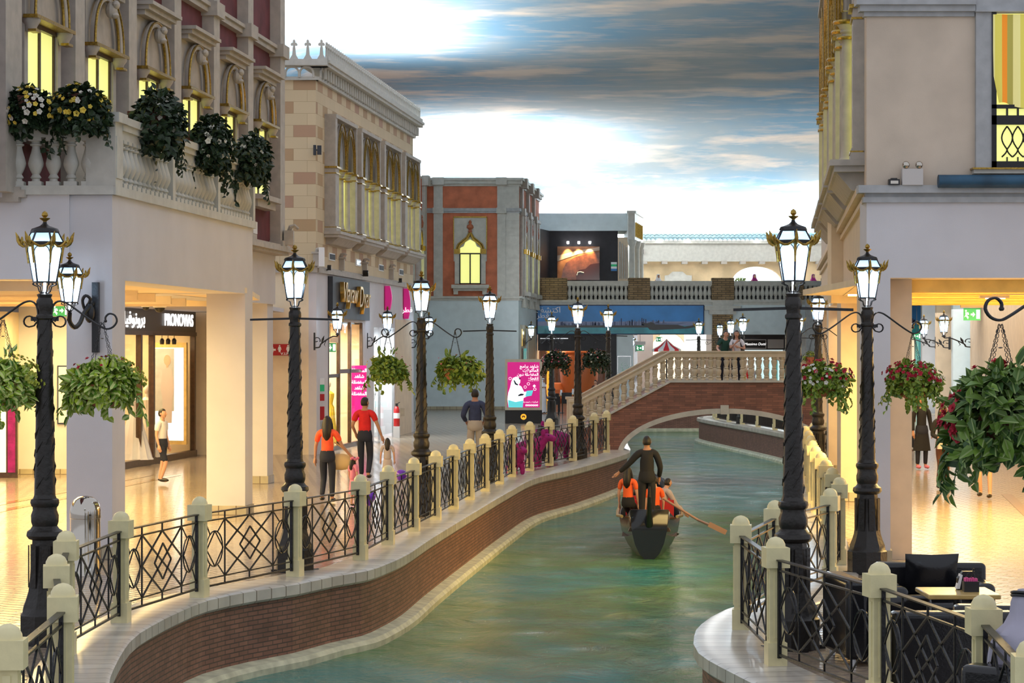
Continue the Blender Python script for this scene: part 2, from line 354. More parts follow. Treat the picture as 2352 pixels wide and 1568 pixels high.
# ---------------------------------------------------------------- mesh building
def sm(pts, k=3):
    P = [Vector(p) for p in pts]; P = [2*P[0]-P[1]]+P+[2*P[-1]-P[-2]]; out = []
    for i in range(1, len(P)-2):
        a, b, c, d = P[i-1:i+3]
        for j in range(k): t = j/k; out.append(.5*((2*b)+(c-a)*t+(2*a-5*b+4*c-d)*t*t+(3*b-a-3*c+d)*t**3))
    return out+[P[-2]]
class MB:
    def __init__(s): s.v = []; s.f = []; s.uv = {}
    def add(s, vs, fs, uvs=None):
        n = len(s.v); s.v += [tuple(p) for p in vs]
        for i, f in enumerate(fs):
            if uvs: s.uv[len(s.f)] = uvs[i]
            s.f.append(tuple(n+k for k in f))
        return s
    def box(s, x0, y0, z0, x1, y1, z1):
        if x0 > x1: x0, x1 = x1, x0
        if y0 > y1: y0, y1 = y1, y0
        if z0 > z1: z0, z1 = z1, z0
        return s.add([(x0,y0,z0),(x1,y0,z0),(x1,y1,z0),(x0,y1,z0),(x0,y0,z1),(x1,y0,z1),(x1,y1,z1),(x0,y1,z1)],
              [(0,3,2,1),(4,5,6,7),(0,1,5,4),(1,2,6,5),(2,3,7,6),(3,0,4,7)])
    def cbox(s, c, size, M=None):
        a, b, c_ = [k/2 for k in size]; vs = [Vector((i*a, j*b, k*c_)) for k in (-1, 1) for i, j in ((-1,-1),(1,-1),(1,1),(-1,1))]
        if M: vs = [M @ v for v in vs]
        return s.add([v+Vector(c) for v in vs], [(0,3,2,1),(4,5,6,7),(0,1,5,4),(1,2,6,5),(2,3,7,6),(3,0,4,7)])
    def bar(s, p, q, w, h=None):
        p = Vector(p); q = Vector(q); d = q-p; L = d.length
        if L < 1e-6: return s
        h = h or w; up = Vector((0, 0, 1)); d.normalize()
        if abs(d.z) > .95: up = Vector((1, 0, 0))
        a = d.cross(up).normalized()*w/2; b = a.cross(d).normalized()*h/2
        vs = [p-a-b, p+a-b, p+a+b, p-a+b, q-a-b, q+a-b, q+a+b, q-a+b]
        return s.add(vs, [(0,3,2,1),(4,5,6,7),(0,1,5,4),(1,2,6,5),(2,3,7,6),(3,0,4,7)])
    def lathe(s, prof, n=16, c=(0,0,0), sx=1, sy=1, ph=0, cap=True, M=None, flute=0):
        vs = []; fs = []
        for r, z in prof:
            for k in range(n):
                a = ph+2*PI*k/n; rr = r*(1+(flute if k % 2 else 0))
                v = Vector((rr*math.cos(a)*sx, rr*math.sin(a)*sy, z))
                if M: v = M @ v
                vs.append(v+Vector(c))
        for i in range(len(prof)-1):
            for k in range(n):
                k2 = (k+1) % n; fs.append((i*n+k, i*n+k2, (i+1)*n+k2, (i+1)*n+k))
        if cap:
            fs.append(tuple(reversed(range(n)))); fs.append(tuple(range((len(prof)-1)*n, len(prof)*n)))
        return s.add(vs, fs)
    def tube(s, pts, r, n=8, closed=False):
        pts = [Vector(p) for p in pts]; N = len(pts); rs = r if isinstance(r, (list, tuple)) else [r]*N
        vs = []; fs = []; prev = None
        for i, p in enumerate(pts):
            if closed: t = pts[(i+1) % N]-pts[i-1]
            else: t = pts[min(i+1, N-1)]-pts[max(i-1, 0)]
            t.normalize()
            if prev is None:
                u = Vector((0, 0, 1)) if abs(t.z) < .9 else Vector((1, 0, 0)); prev = (u-t*u.dot(t)).normalized()
            else: prev = (prev-t*prev.dot(t)).normalized()
            b = t.cross(prev)
            for k in range(n):
                a = 2*PI*k/n; vs.append(p+(prev*math.cos(a)+b*math.sin(a))*rs[i])
        for i in range(N if closed else N-1):
            j = (i+1) % N
            for k in range(n):
                k2 = (k+1) % n; fs.append((i*n+k, i*n+k2, j*n+k2, j*n+k))
        if not closed: fs.append(tuple(reversed(range(n)))); fs.append(tuple(range((N-1)*n, N*n)))
        return s.add(vs, fs)
    def ball(s, c, r, n=12, m=8, M=None):
        if not isinstance(r, (tuple, list)): r = (r, r, r)
        vs = []; fs = []
        for i in range(m+1):
            t = PI*i/m
            for k in range(n):
                a = 2*PI*k/n; v = Vector((r[0]*math.sin(t)*math.cos(a), r[1]*math.sin(t)*math.sin(a), -r[2]*math.cos(t)))
                if M: v = M @ v
                vs.append(v+Vector(c))
        for i in range(m):
            for k in range(n):
                k2 = (k+1) % n; fs.append((i*n+k, i*n+k2, (i+1)*n+k2, (i+1)*n+k))
        return s.add(vs, fs)
    def prism(s, poly, a, b, ax='y'):
        # poly in (x,z) extruded along y from a to b; ax 'z': poly in (x,y) extruded in z; ax 'x': poly in (y,z)
        n = len(poly)
        def mk(p, t): return (p[0], t, p[1]) if ax == 'y' else ((p[0], p[1], t) if ax == 'z' else (t, p[0], p[1]))
        vs = [mk(p, a) for p in poly]+[mk(p, b) for p in poly]
        fs = [tuple(range(n)), tuple(reversed(range(n, 2*n)))]+[(k, k+n, (k+1) % n+n, (k+1) % n) for k in range(n)]
        return s.add(vs, fs)
    def flat(s, poly, y, ax='y'):
        return s.add([(p[0], y, p[1]) if ax == 'y' else ((p[0], p[1], y) if ax == 'z' else (y, p[0], p[1])) for p in poly], [tuple(range(len(poly)))])
    def mesh(s, name='m', smooth=True, ang=35):
        me = bpy.data.meshes.new(name); me.from_pydata(s.v, [], s.f); me.update()
        uvl = me.uv_layers.new(name='UVMap'); co_ = s.v; data = uvl.data
        for i, p in enumerate(me.polygons):
            if i in s.uv:
                for li, u in zip(p.loop_indices, s.uv[i]): data[li].uv = u
            else:
                n = p.normal; ax = max(range(3), key=lambda k: abs(n[k]))
                for li in p.loop_indices:
                    v = co_[me.loops[li].vertex_index]
                    data[li].uv = (v[1], v[2]) if ax == 0 else ((v[0], v[2]) if ax == 1 else (v[0], v[1]))
        if smooth:
            me.shade_smooth(); me.set_sharp_from_angle(angle=math.radians(ang))
        return me
def fixn(me):
    import bmesh
    b = bmesh.new(); b.from_mesh(me); bmesh.ops.recalc_face_normals(b, faces=b.faces); b.to_mesh(me); b.free(); return me

def ob(name, geo, m, parent=None, loc=(0,0,0), rot=(0,0,0), sc_=None, label=None, cat=None, group=None, kind=None, smooth=True):
    if isinstance(geo, MB): geo = geo.mesh(name, smooth)
    if len(geo.materials) == 0 and m: geo.materials.append(MT[m])
    o = bpy.data.objects.new(name, geo); C.objects.link(o)
    if parent: o.parent = parent
    o.location = loc; o.rotation_euler = rot
    if sc_: o.scale = sc_ if isinstance(sc_, (tuple, list)) else (sc_,)*3
    if m and geo.materials[0] != MT[m]:
        o.material_slots[0].link = 'OBJECT'; o.material_slots[0].material = MT[m]
    if label: o['label'] = label
    if cat: o['category'] = cat
    if group: o['group'] = group
    if kind: o['kind'] = kind
    return o
def thing(name, label, cat, loc=(0,0,0), rz=0, group=None, sc_=None):
    o = bpy.data.objects.new(name, None); C.objects.link(o); o.empty_display_size = .2
    o.location = loc; o.rotation_euler = (0, 0, rz)
    if sc_: o.scale = (sc_,)*3
    o['label'] = label; o['category'] = cat
    if group: o['group'] = group
    return o
def struct(name, geo, m, label=None, **k): return ob(name, geo, m, kind='structure', label=label, **k)
def text(name, s, size, m, parent=None, loc=(0,0,0), rot=(PI/2,0,0), ext=.01, align='CENTER', sx=1, shear=0, label=None, bold=0, kind=None):
    c = bpy.data.curves.new(name, 'FONT'); c.body = s; c.size = size; c.extrude = ext; c.align_x = align; c.align_y = 'CENTER'; c.shear = shear; c.offset = bold
    tmp = bpy.data.objects.new('tmp', c); C.objects.link(tmp); bpy.context.view_layer.update()
    me = bpy.data.meshes.new_from_object(tmp.evaluated_get(bpy.context.evaluated_depsgraph_get())); bpy.data.objects.remove(tmp)
    me.materials.clear(); me.materials.append(MT[m]); o = bpy.data.objects.new(name, me); C.objects.link(o)
    if parent: o.parent = parent
    o.location = loc; o.rotation_euler = rot; o.scale = (sx, 1, 1)
    if label: o['label'] = label
    return o
AR = {'ا':(0xFE8D,0xFE8E),'أ':(0xFE83,0xFE84),'ب':(0xFE8F,),'ت':(0xFE95,),'ج':(0xFE9D,),'د':(0xFEA9,0xFEAA),'ر':(0xFEAD,0xFEAE),'س':(0xFEB1,),'ش':(0xFEB5,),'ض':(0xFEBD,),
      'ط':(0xFEC1,),'ع':(0xFEC9,),'ف':(0xFED1,),'ق':(0xFED5,),'ك':(0xFED9,),'ل':(0xFEDD,),'م':(0xFEE1,),'ن':(0xFEE5,),'ه':(0xFEE9,),'و':(0xFEED,0xFEEE),'ي':(0xFEF1,),'ة':(0xFE93,0xFE94),'ﻻ':(0xFEFB,0xFEFC)}
def arabic(t):
    t = t.replace('لا', 'ﻻ'); out = []
    for w in t.split(' '):
        r = ''
        for i, ch in enumerate(w):
            f = AR[ch]; pj = i > 0 and len(AR[w[i-1]]) == 1; nj = len(f) == 1 and i < len(w)-1
            if len(f) == 2: r += chr(f[1] if pj else f[0])
            else: r += chr(f[0] + (3 if pj and nj else (2 if nj else (1 if pj else 0))))
        out.append(r[::-1])
    return ' '.join(reversed(out))
# ================================================================ STRUCTURE
def spline(pts, step=.5):
    out = []
    P = [Vector((*p, 0)) for p in pts]; P = [2*P[0]-P[1]]+P+[2*P[-1]-P[-2]]
    for i in range(1, len(P)-2):
        a, b, c, d = P[i-1:i+3]; n = max(2, int((c-b).length/step))
        for k in range(n):
            t = k/n; q = .5*((2*b)+(c-a)*t+(2*a-5*b+4*c-d)*t*t+(3*b-a-3*c+d)*t**3); out.append((q.x, q.y))
    out.append(tuple(pts[-1])); return out
def offs(path, d):
    # shift a plan polyline sideways; d > 0 is to the left of its direction
    out = []
    for i, p in enumerate(path):
        a = Vector(path[max(i-1, 0)]); b = Vector(path[min(i+1, len(path)-1)]); t = (b-a).normalized()
        out.append((p[0]-t.y*d, p[1]+t.x*d))
    return out
def sweep(path, prof, flip=False):
    # prof: list of (offset to the left, z); UV = metres along the path and along the profile
    b = MB(); rows = [offs(path, d) for d, z in prof]; s = [0]
    for i in range(1, len(path)): s.append(s[-1]+(Vector(path[i])-Vector(path[i-1])).length)
    t = [0]
    for i in range(1, len(prof)): t.append(t[-1]+math.hypot(prof[i][0]-prof[i-1][0], prof[i][1]-prof[i-1][1]))
    n = len(path); vs = [(rows[j][i][0], rows[j][i][1], prof[j][1]) for j in range(len(prof)) for i in range(n)]
    fs = []; uv = []
    for j in range(len(prof)-1):
        for i in range(n-1):
            f = (j*n+i, j*n+i+1, (j+1)*n+i+1, (j+1)*n+i); u = [(s[i], t[j]), (s[i+1], t[j]), (s[i+1], t[j+1]), (s[i], t[j+1])]
            if flip: f = f[::-1]; u = u[::-1]
            fs.append(f); uv.append(u)
    return b.add(vs, fs, uv)

WL = -0.95
LEFT = spline([(-2.6,6),(-2.3,11),(-2.55,14),(-2.75,16.8),(-3.2,18.9),(-3.44,20.3),(-3.66,22.7),(-3.65,24),(-3.54,25.4),(-3.38,26.5),(-2.99,27.5),(-2.55,28.3),(-2.18,29.3),(-1.84,30),(-1.65,30.9),(-1.44,32.4),
   (-1.2,35.2),(-.737,40),(-.1,46.4),(.506,51.5),(1.56,55.9),(2.89,62.6),(3.2,65.5),(3.35,70),(3.7,80),(4.3,95),(5.2,108)])
RIGHT = spline([(5.2,6),(4.2,11),(3.3,14.5),(2.55,17.2),(1.975,20.26),(1.74,21.9),(1.80,23.2),(1.95,24.2),(2.3,25.5),(2.9,26.8),(3.4,28.4),(3.78,30.7),(4.02,33.2),(4.28,35.5),(4.5,38.1),(4.75,40.2),(5.0,43),
   (5.3,45.6),(5.8,51),(6.4,54.5),(7.7,61),(8.55,65.5),(8.9,71),(8.9,77),(8.5,83),(7.95,89),(7.5,94.5),(7.6,97),(8.8,99.3),(14,101.5),(34,103)])
FAR = [(5.2,108),(8,108.3),(20,108.6),(34,109)]
b = MB(); b.flat(offs(LEFT, 0)+FAR[1:]+[(34,190),(-45,190),(-45,6)], 0, 'z')
b.flat([(45,6),(45,103),(34,103)][::-1] and (list(RIGHT)+[(45,103),(45,6)])[::-1], 0, 'z')
fl = struct('floor', b, 'floor_tiles', 'glossy cream brick-shaped paving of the promenades on both banks')
b = MB()
for i in range(2):
    b.add([(7.35+.62*i, 31.5, .004), (7.55+.62*i, 31.5, .004), (9.6+.62*i, 46, .004), (9.4+.62*i, 46, .004)][:4], [(0,1,2,3)])
for i in range(2):
    b.add([(-10.5+i*.6, 33, .004), (-10.3+i*.6, 33, .004), (-7.9+i*.6, 53, .004), (-8.1+i*.6, 53, .004)], [(0,1,2,3)])
mat('darktile', (.30, .19, .08), .12, spec=.8)
struct('trim_1', b, 'darktile', 'dark tile bands running along the arcade floor')
b = MB(); b.add([(-12,5,WL),(36,5,WL),(36,125,WL),(-12,125,WL)], [(0,1,2,3)])
struct('water', b, 'water', 'rippled teal canal water')
b = MB(); b.add([(-12,5,-2.2),(36,5,-2.2),(36,125,-2.2),(-12,125,-2.2)], [(0,1,2,3)])
struct('canal_floor', b, 'footing', 'pale bed of the canal under the water')
WALLP = [(.05, -.12), (.05, -2.0)]; COP = [(.66, .005), (.62, .03), (.0, .03), (-.035, .015), (-.035, -.10), (.0, -.13), (.06, -.13)]
FOOT = [(.06, -.80), (-.10, -.83), (-.14, -.88), (-.14, -2.0)]
for path, sgn, fl_, nm in ((LEFT, 1, True, 'left'), (RIGHT, -1, False, 'right'), (FAR, 1, True, 'back')):
    struct('wall_'+nm, sweep(path, [(sgn*d, z) for d, z in WALLP], fl_), 'canal_brick', 'red brick canal wall on the %s bank' % nm, smooth=False)
    struct('trim_2' if nm == 'left' else ('trim_3' if nm == 'right' else 'trim_4'), sweep(path, [(sgn*d, z) for d, z in COP], not fl_), 'coping_tiles', 'pale stone coping along the %s canal wall' % nm)
    struct('trim_5' if nm == 'left' else ('trim_6' if nm == 'right' else 'trim_7'), sweep(path, [(sgn*d, z) for d, z in FOOT], fl_), 'footing', 'pale footing at the waterline of the %s canal wall' % nm)

# painted sky ceiling: a long vault that curves down behind the roofs
def ceil_h(x, y):
    side = 0
    xl = -11.5+.105*(y-63) ; d = xl-x
    if d > 0: side = d*d*.10
    dr = x-(19+.11*(y-60))
    if dr > 0: side = max(side, dr*dr*.12)
    e = max(0, y-118)/38.0
    return 15.2-side-7.5*e**2.4
b = MB(); nx, ny = 40, 60; xs = [-16+52*i/nx for i in range(nx+1)]; ys = [77+87*j/ny for j in range(ny+1)]
b.add([(x, y, max(4.5, ceil_h(x, y))) for y in ys for x in xs], [(j*(nx+1)+i, (j+1)*(nx+1)+i, (j+1)*(nx+1)+i+1, j*(nx+1)+i+1) for j in range(ny) for i in range(nx)])
struct('ceiling', b, 'painted_sky', 'mall ceiling painted as a blue sky with pale clouds')

# ================================================================ RAILINGS
def post_mesh():
    b = MB(); b.box(-.085,-.085,0,.085,.085,.20); b.box(-.066,-.066,.20,.066,.066,.86)
    for s in (-1, 1): b.box(-.025, s*.066, .24, .025, s*.076, .82); b.box(s*.066, -.025, .24, s*.076, .025, .82)
    b.box(-.105,-.105,.855,.105,.105,1.03); b.lathe([(.088,1.03),(.085,1.06),(.066,1.095),(.035,1.115),(.008,1.122)], 16)
    return b.mesh('railing_post')
def panel_bm(L):
    # iron panel along +x from 0 to L: double rails, big lattice, centre lozenge, hoops at both ends
    g = .105; x0, x1 = g, L-g; w = x1-x0; b = MB(); zb, zt = .10, .93
    b.box(x0-.02, -.028, zt-.012, x1+.02, .028, zt); b.bar((x0,0,zt-.095), (x1,0,zt-.095), .022, .016)
    b.bar((x0,0,zb), (x1,0,zb), .022, .022); b.bar((x0,0,zb+.085), (x1,0,zb+.085), .016, .014)
    for x in (x0, x1): b.box(x-.014, -.016, zb-.03, x+.014, .016, zt)
    A, Bm, Cx = x0+w*.225, x0+w*.5, x1-w*.225; z0, z1 = zb+.085, zt-.095; zm = (z0+z1)/2; t = .015
    for x in (A, Cx): b.bar((x,0,zb), (x,0,zt), t, t)
    b.bar((Bm,0,z1), (Bm,0,zt), t, t); b.bar((Bm,0,zb), (Bm,0,z0), t, t)
    for p, q in (((A,z1),(Cx,z0)), ((A,z0),(Cx,z1)), ((A,zm),(Bm,z1)), ((Bm,z1),(Cx,zm)), ((Cx,zm),(Bm,z0)), ((Bm,z0),(A,zm))):
        b.bar((p[0],.0,p[1]), (q[0],.0,q[1]), t, t)
    hw, hh = w*.115, .19
    for p, q in (((Bm-hw,zm),(Bm,zm+hh)), ((Bm,zm+hh),(Bm+hw,zm)), ((Bm+hw,zm),(Bm,zm-hh)), ((Bm,zm-hh),(Bm-hw,zm))): b.bar((p[0],.008,p[1]), (q[0],.008,q[1]), t, t)
    for s, cx, ex, ax in ((1, x0+w*.1125, x0, A), (-1, x1-w*.1125, x1, Cx)):
        r1, r2 = w*.088, .20
        b.tube([(cx+r1*math.cos(2*PI*k/20), 0, zm+r2*math.sin(2*PI*k/20)) for k in range(20)], .0085, 5, True)
        for k in range(4):
            p = [(cx-r1,zm),(cx,zm+r2),(cx+r1,zm),(cx,zm-r2)]; q = p[(k+1) % 4]; b.bar((p[k][0],.006,p[k][1]), (q[0],.006,q[1]), .011)
        for zz in (z0, z1):
            sg = 1 if zz > zm else -1
            b.bar((ax,0,zz), (cx+s*r1*.35,0,zm+sg*r2*.9), .011); b.bar((ex,0,zm+sg*.36), (cx-s*r1*.5,0,zm+sg*r2*.8), .011)
    return b
PM = post_mesh(); panels = {}
ORD = ['first','second','third','fourth','fifth','sixth','seventh','eighth','ninth','tenth','eleventh','twelfth','thirteenth','fourteenth','fifteenth','sixteenth','seventeenth','eighteenth','nineteenth','twentieth','twenty-first','twenty-second']
def railing(pts, bank, frm, pl=None, z=.03):
    n = len(pts)
    for i, p in enumerate(pts):
        a = Vector(pts[max(i-1,0)]); c = Vector(pts[min(i+1,n-1)]); d = c-a
        ob('railing_post', PM, 'cream', None, (p[0], p[1], z), (0,0,math.atan2(d.y,d.x)), label='%s cream domed railing post %s' % (ORD[i], frm), cat='post', group='cream railing posts on the %s' % bank)
    for i in range(n-1):
        a = Vector(pts[i]); c = Vector(pts[i+1]); L = (c-a).length; k = round(L*20)/20
        if k not in panels: panels[k] = panel_bm(k).mesh('iron_railing', smooth=False)
        o = ob('iron_railing', panels[k], 'iron', None, (a.x, a.y, z), (0,0,math.atan2((c-a).y,(c-a).x)), label='%s black iron lattice panel %s' % (ORD[i], frm), cat='railing', group='iron railing panels on the %s' % bank)
        o.scale = (L/k, 1, 1)
LP = [(2.523,63.9),(2.115,61.6),(1.504,59.07),(.885,56.6),(.404,54.2),(-.002,51.7),(-.253,48.95),(-.52,46.5),(-.773,43.85),(-1.01,41.3),(-1.2355,38.8),(-1.487,36.3),(-1.751,33.87),(-1.987,31.4),(-2.641,29.15),(-3.483,26.7),(-3.96,24.25),(-4.04,21.7),(-3.66,19.24),(-3.157,16.84),(-3.02,14.35)]
railing(LP, 'left bank', 'from the bridge along the left bank')
RP = [(2.95,13.6),(3.163,16.06),(2.8385,18.5),(2.31,20.98),(2.26,23.65),(2.86,26.04),(3.76,28.3),(4.2,30.7),(4.44,33.2),(4.67,35.6),(4.92,38.1),(5.14,40.5),(5.4,43.0),(5.68,45.5),(5.95,48),(6.25,51),(6.75,53.6),(7.5,56.5)]
railing(RP, 'right bank', 'from the camera end of the right bank')
# island beyond the bridge: plain barred railing
BP = [(9.35,69.5),(9.4,72.5),(9.38,75.5),(9.22,78.5),(8.95,81.5),(8.68,84.5),(8.42,87.5),(8.2,90.5),(8.0,93.5),(8.15,96.3)]
b = MB()
for k in range(26): b.box(.1+k*.11, -.01, .08, .116+k*.11, .01, .88)
b.box(.05,-.02,.88,2.95,.02,.92); b.box(.05,-.02,.06,2.95,.02,.09)
bars = b.mesh('barred_railing', smooth=False)
for i, p in enumerate(BP):
    ob('railing_post', PM, 'cream', None, (p[0],p[1],.03), (0,0,1.6), label='%s cream post of the far railing seen beyond the bridge, counted from the bridge' % ORD[i], cat='post', group='posts of the far railing beyond the bridge')
    if i < len(BP)-1:
        q = BP[i+1]; o = ob('barred_railing', bars, 'iron', None, (p[0],p[1],.03), (0,0,math.atan2(q[1]-p[1], q[0]-p[0])), label='%s vertical barred panel of the far railing beyond the bridge' % ORD[i], cat='railing', group='barred panels beyond the bridge')
# short run of posts behind the billboard, towards the cafe
railing([(2.6,71.5),(2.45,74.5),(2.3,77.5),(2.2,80.5)], 'far left bank behind the bridge', 'behind the bridge on the far left bank')

# ================================================================ BRIDGE
def baluster_mesh(h, r, n=12, sq=True, name='baluster'):
    # vase-shaped stone baluster, total height h, belly radius r
    P = [(.80,0),(.80,.09),(.55,.10),(.50,.14),(.72,.17),(.60,.20),(.46,.24),(.72,.32),(.95,.41),(1.0,.47),(.88,.56),(.62,.70),(.50,.78),(.48,.82),(.75,.84),(.75,.87),(.52,.88),(.62,.92),(.80,.93),(.80,1.0)]
    b = MB(); b.lathe([(a*r, z*h) for a, z in P], n)
    if sq: b.box(-.82*r,-.82*r,0,.82*r,.82*r,.09*h); b.box(-.82*r,-.82*r,.93*h,.82*r,.82*r,h)
    return b.mesh(name)
def bridge_baluster(h, r):
    P = [(.9,0),(.9,.08),(.55,.10),(.85,.14),(.55,.18),(.75,.25),(.95,.36),(.90,.44),(.55,.50),(.85,.53),(.55,.56),(.62,.62),(.92,.76),(1.0,.84),(.60,.90),(.85,.93),(.9,.94),(.9,1)]
    b = MB(); b.lathe([(a*r, z*h) for a, z in P], 12); return b.mesh('baluster')
YB, YB2 = 65.5, 69.6
bx0, bx1, bx2, bx3 = .87, 4.335, 7.526, 10.99; bt = 1.87
br = thing('bridge', 'red brick footbridge with white arch band crossing the canal', 'bridge', (5.93, YB, 0))
OX = -5.93
ax, ah, hw = 5.82, 1.02, 2.80
def arcp(k, n, e=0, zb=-.12): a = PI-PI*k/n; return (ax+(hw+e)*math.cos(a), zb+(ah-zb+e)*math.sin(a))
NA = 36
outline = [(bx0, 0), (bx0, .02), (bx1, bt), (bx2, bt), (bx3, .02), (bx3, 0)][::-1]
low = [(bx0, -.1), (ax-hw, -.1), (ax-hw, -2)] if False else []
poly = [(bx0, -.12)]+[arcp(k, NA) for k in range(NA+1)]+[(bx3, -.12), (bx3, .02), (bx2, bt), (bx1, bt), (bx0, .02)]
b = MB(); b.prism([(x+OX, z) for x, z in poly], 0, YB2-YB)
ob('bridge_wall', fixn(b.mesh('bridge_wall', False)), 'bridge_brick', br)
b = MB(); o1 = [arcp(k, NA, .0) for k in range(NA+1)]; o2 = [arcp(k, NA, .14) for k in range(NA+1)]
for k in range(NA): b.prism([(p[0]+OX, p[1]) for p in (o1[k], o1[k+1], o2[k+1], o2[k])], -.06, .25)
ob('arch_band', b, 'lstone', br)
b = MB(); b.box(ax-.12+OX, -.09, 1.0, ax+.10+OX, .2, 1.25); ob('keystone', b, 'lstone', br)
b = MB()
for x0, x1, z0, z1 in ((bx0, bx1, .02, bt), (bx1, bx2, bt, bt), (bx2, bx3, bt, .02)):
    for y in (-.05, YB2-YB-.25): b.prism([(x0+OX, z0), (x1+OX, z1), (x1+OX, z1+.055), (x0+OX, z0+.055)], y, y+.30)
ob('kerb', b, 'lstone', br)
deckz = 1.75
b = MB(); b.prism([(x+OX, z) for x, z in ((bx0, .02), (bx1, deckz), (bx2, deckz), (bx3, .02), (bx3, -.05), (bx2, deckz-.1), (bx1, deckz-.1), (bx0, -.05))], .2, YB2-YB-.2)
b = MB(); 
# balustrades, one in front and one at the back
BAL = bridge_baluster(.63, .082)
for nm, y, lab in (('front', .10, 'stone balustrade on the near side of the bridge'), ('back', YB2-YB-.12, 'stone balustrade on the far side of the bridge')):
    def zt(x):
        if x < bx1: return bt-(bx1-x)*.535
        if x > bx2: return bt-(x-bx2)*.535
        return bt
    xs_, xe_ = (1.85, 10.2)
    b = MB()
    for x0, x1 in ((xs_, bx1), (bx1, bx2), (bx2, xe_)):
        z0, z1 = zt(x0)+.69, zt(x1)+.69
        b.prism([(x0+OX, z0), (x1+OX, z1), (x1+OX, z1+.13), (x0+OX, z0+.13)], y-.10, y+.10)
        b.prism([(x0+OX, z0+.13), (x1+OX, z1+.13), (x1+OX, z1+.17), (x0+OX, z0+.17)], y-.13, y+.13)
    ob('handrail', b, 'sand', br, label='sand-coloured stone handrail on the %s side' % ('near' if nm == 'front' else 'far'))
    x = xs_+.12
    while x < xe_-.05:
        ob('baluster', BAL, 'sand', br, (x+OX, y, zt(x)+.06)); x += .217
    for xn in (1.72,):
        b = MB(); b.box(xn-.13+OX, y-.14, 0, xn+.13+OX, y+.14, zt(xn)+.86); b.box(xn-.17+OX, y-.18, zt(xn)+.86, xn+.17+OX, y+.18, zt(xn)+.93)
        ob('newel', b, 'sand', br)

# ================================================================ BUILDING HELPERS
class Wall:
    """vertical wall plane running down the street; u = metres along it, o = metres out from it towards the canal"""
    def __init__(s, x0, y0, slope, side): s.x0, s.y0, s.m, s.side = x0, y0, slope, side; s.k = math.sqrt(1+slope*slope); s.rz = math.atan2(1, slope)
    def X(s, y): return s.x0+s.m*(y-s.y0)
    def atpx(s, px): t = (px-1176)/F; return (s.x0-s.m*s.y0)/(t-s.m)
    def u(s, y): return (y-s.y0)*s.k
    def loc(s, y, o=0, z=0):
        n = Vector((1, -s.m)).normalized()*s.side*-1 if s.side > 0 else Vector((1, -s.m)).normalized()
        return (s.X(y)+n.x*o, y+n.y*o, z)
    # local frame: x along the wall away from the camera, y: -o on the left bank, +o on the right bank
def O(side, o): return -o if side < 0 else o
def sbox(b, side, u0, o0, z0, u1, o1, z1): b.box(u0, O(side, o0), z0, u1, O(side, o1), z1); return b

def arc_pointed(w, h, n=8):
    # pointed arch from (-w/2,0) up to (0,h) down to (w/2,0)
    pts = []
    for k in range(n+1):
        t = k/n; pts.append((-w/2+w/2*(1-math.cos(t*PI/2))**1.0*1.0, h*math.sin(t*PI/2)**.85))
    R_ = [(-x, z) for x, z in pts[::-1]][1:]
    return pts+R_

# ---------------------------------------------------------------- maroon palazzo, left
WM = Wall(-6.74, 31.8, .1, -1)
pal = thing('maroon_building', 'maroon plastered palazzo with pale pilasters and tall lit arched windows', 'building', WM.loc(31.8), WM.rz)
UE = WM.u(50)
b = MB(); sbox(b, -1, -6, -.5, 4.9, UE, 0, 12.5); ob('wall', b, 'maroon', pal)
b = MB(); sbox(b, -1, -.45, 0, 4.86, .25, .16, 12.5)
ob('corner_pilaster', b, 'stone', pal)
for k in range(6):
    yc = 34.62+2.95*k+ (.2 if k == 5 else 0); u = WM.u(yc); b = MB()
    sbox(b, -1, u-.24, -.1, 4.9, u+.24, .22, 12.5); sbox(b, -1, u-.32, 0, 8.80, u+.32, .30, 9.06); sbox(b, -1, u-.30, 0, 4.88, u+.30, .28, 5.02)
    ob('pilaster', b, 'stone', pal)
b = MB(); sbox(b, -1, 0, 0, 8.86, UE, .13, 9.0); sbox(b, -1, 0, 0, 8.96, UE, .18, 9.03); ob('string_course', b, 'stone', pal)
b = MB(); sbox(b, -1, -.1, -.2, 4.74, UE+.25, .22, 4.80); sbox(b, -1, -.1, -.2, 4.80, UE+.3, .30, 4.90); sbox(b, -1, -.1, -.2, 4.90, UE+.3, .24, 4.94); ob('ledge', b, 'stone', pal)
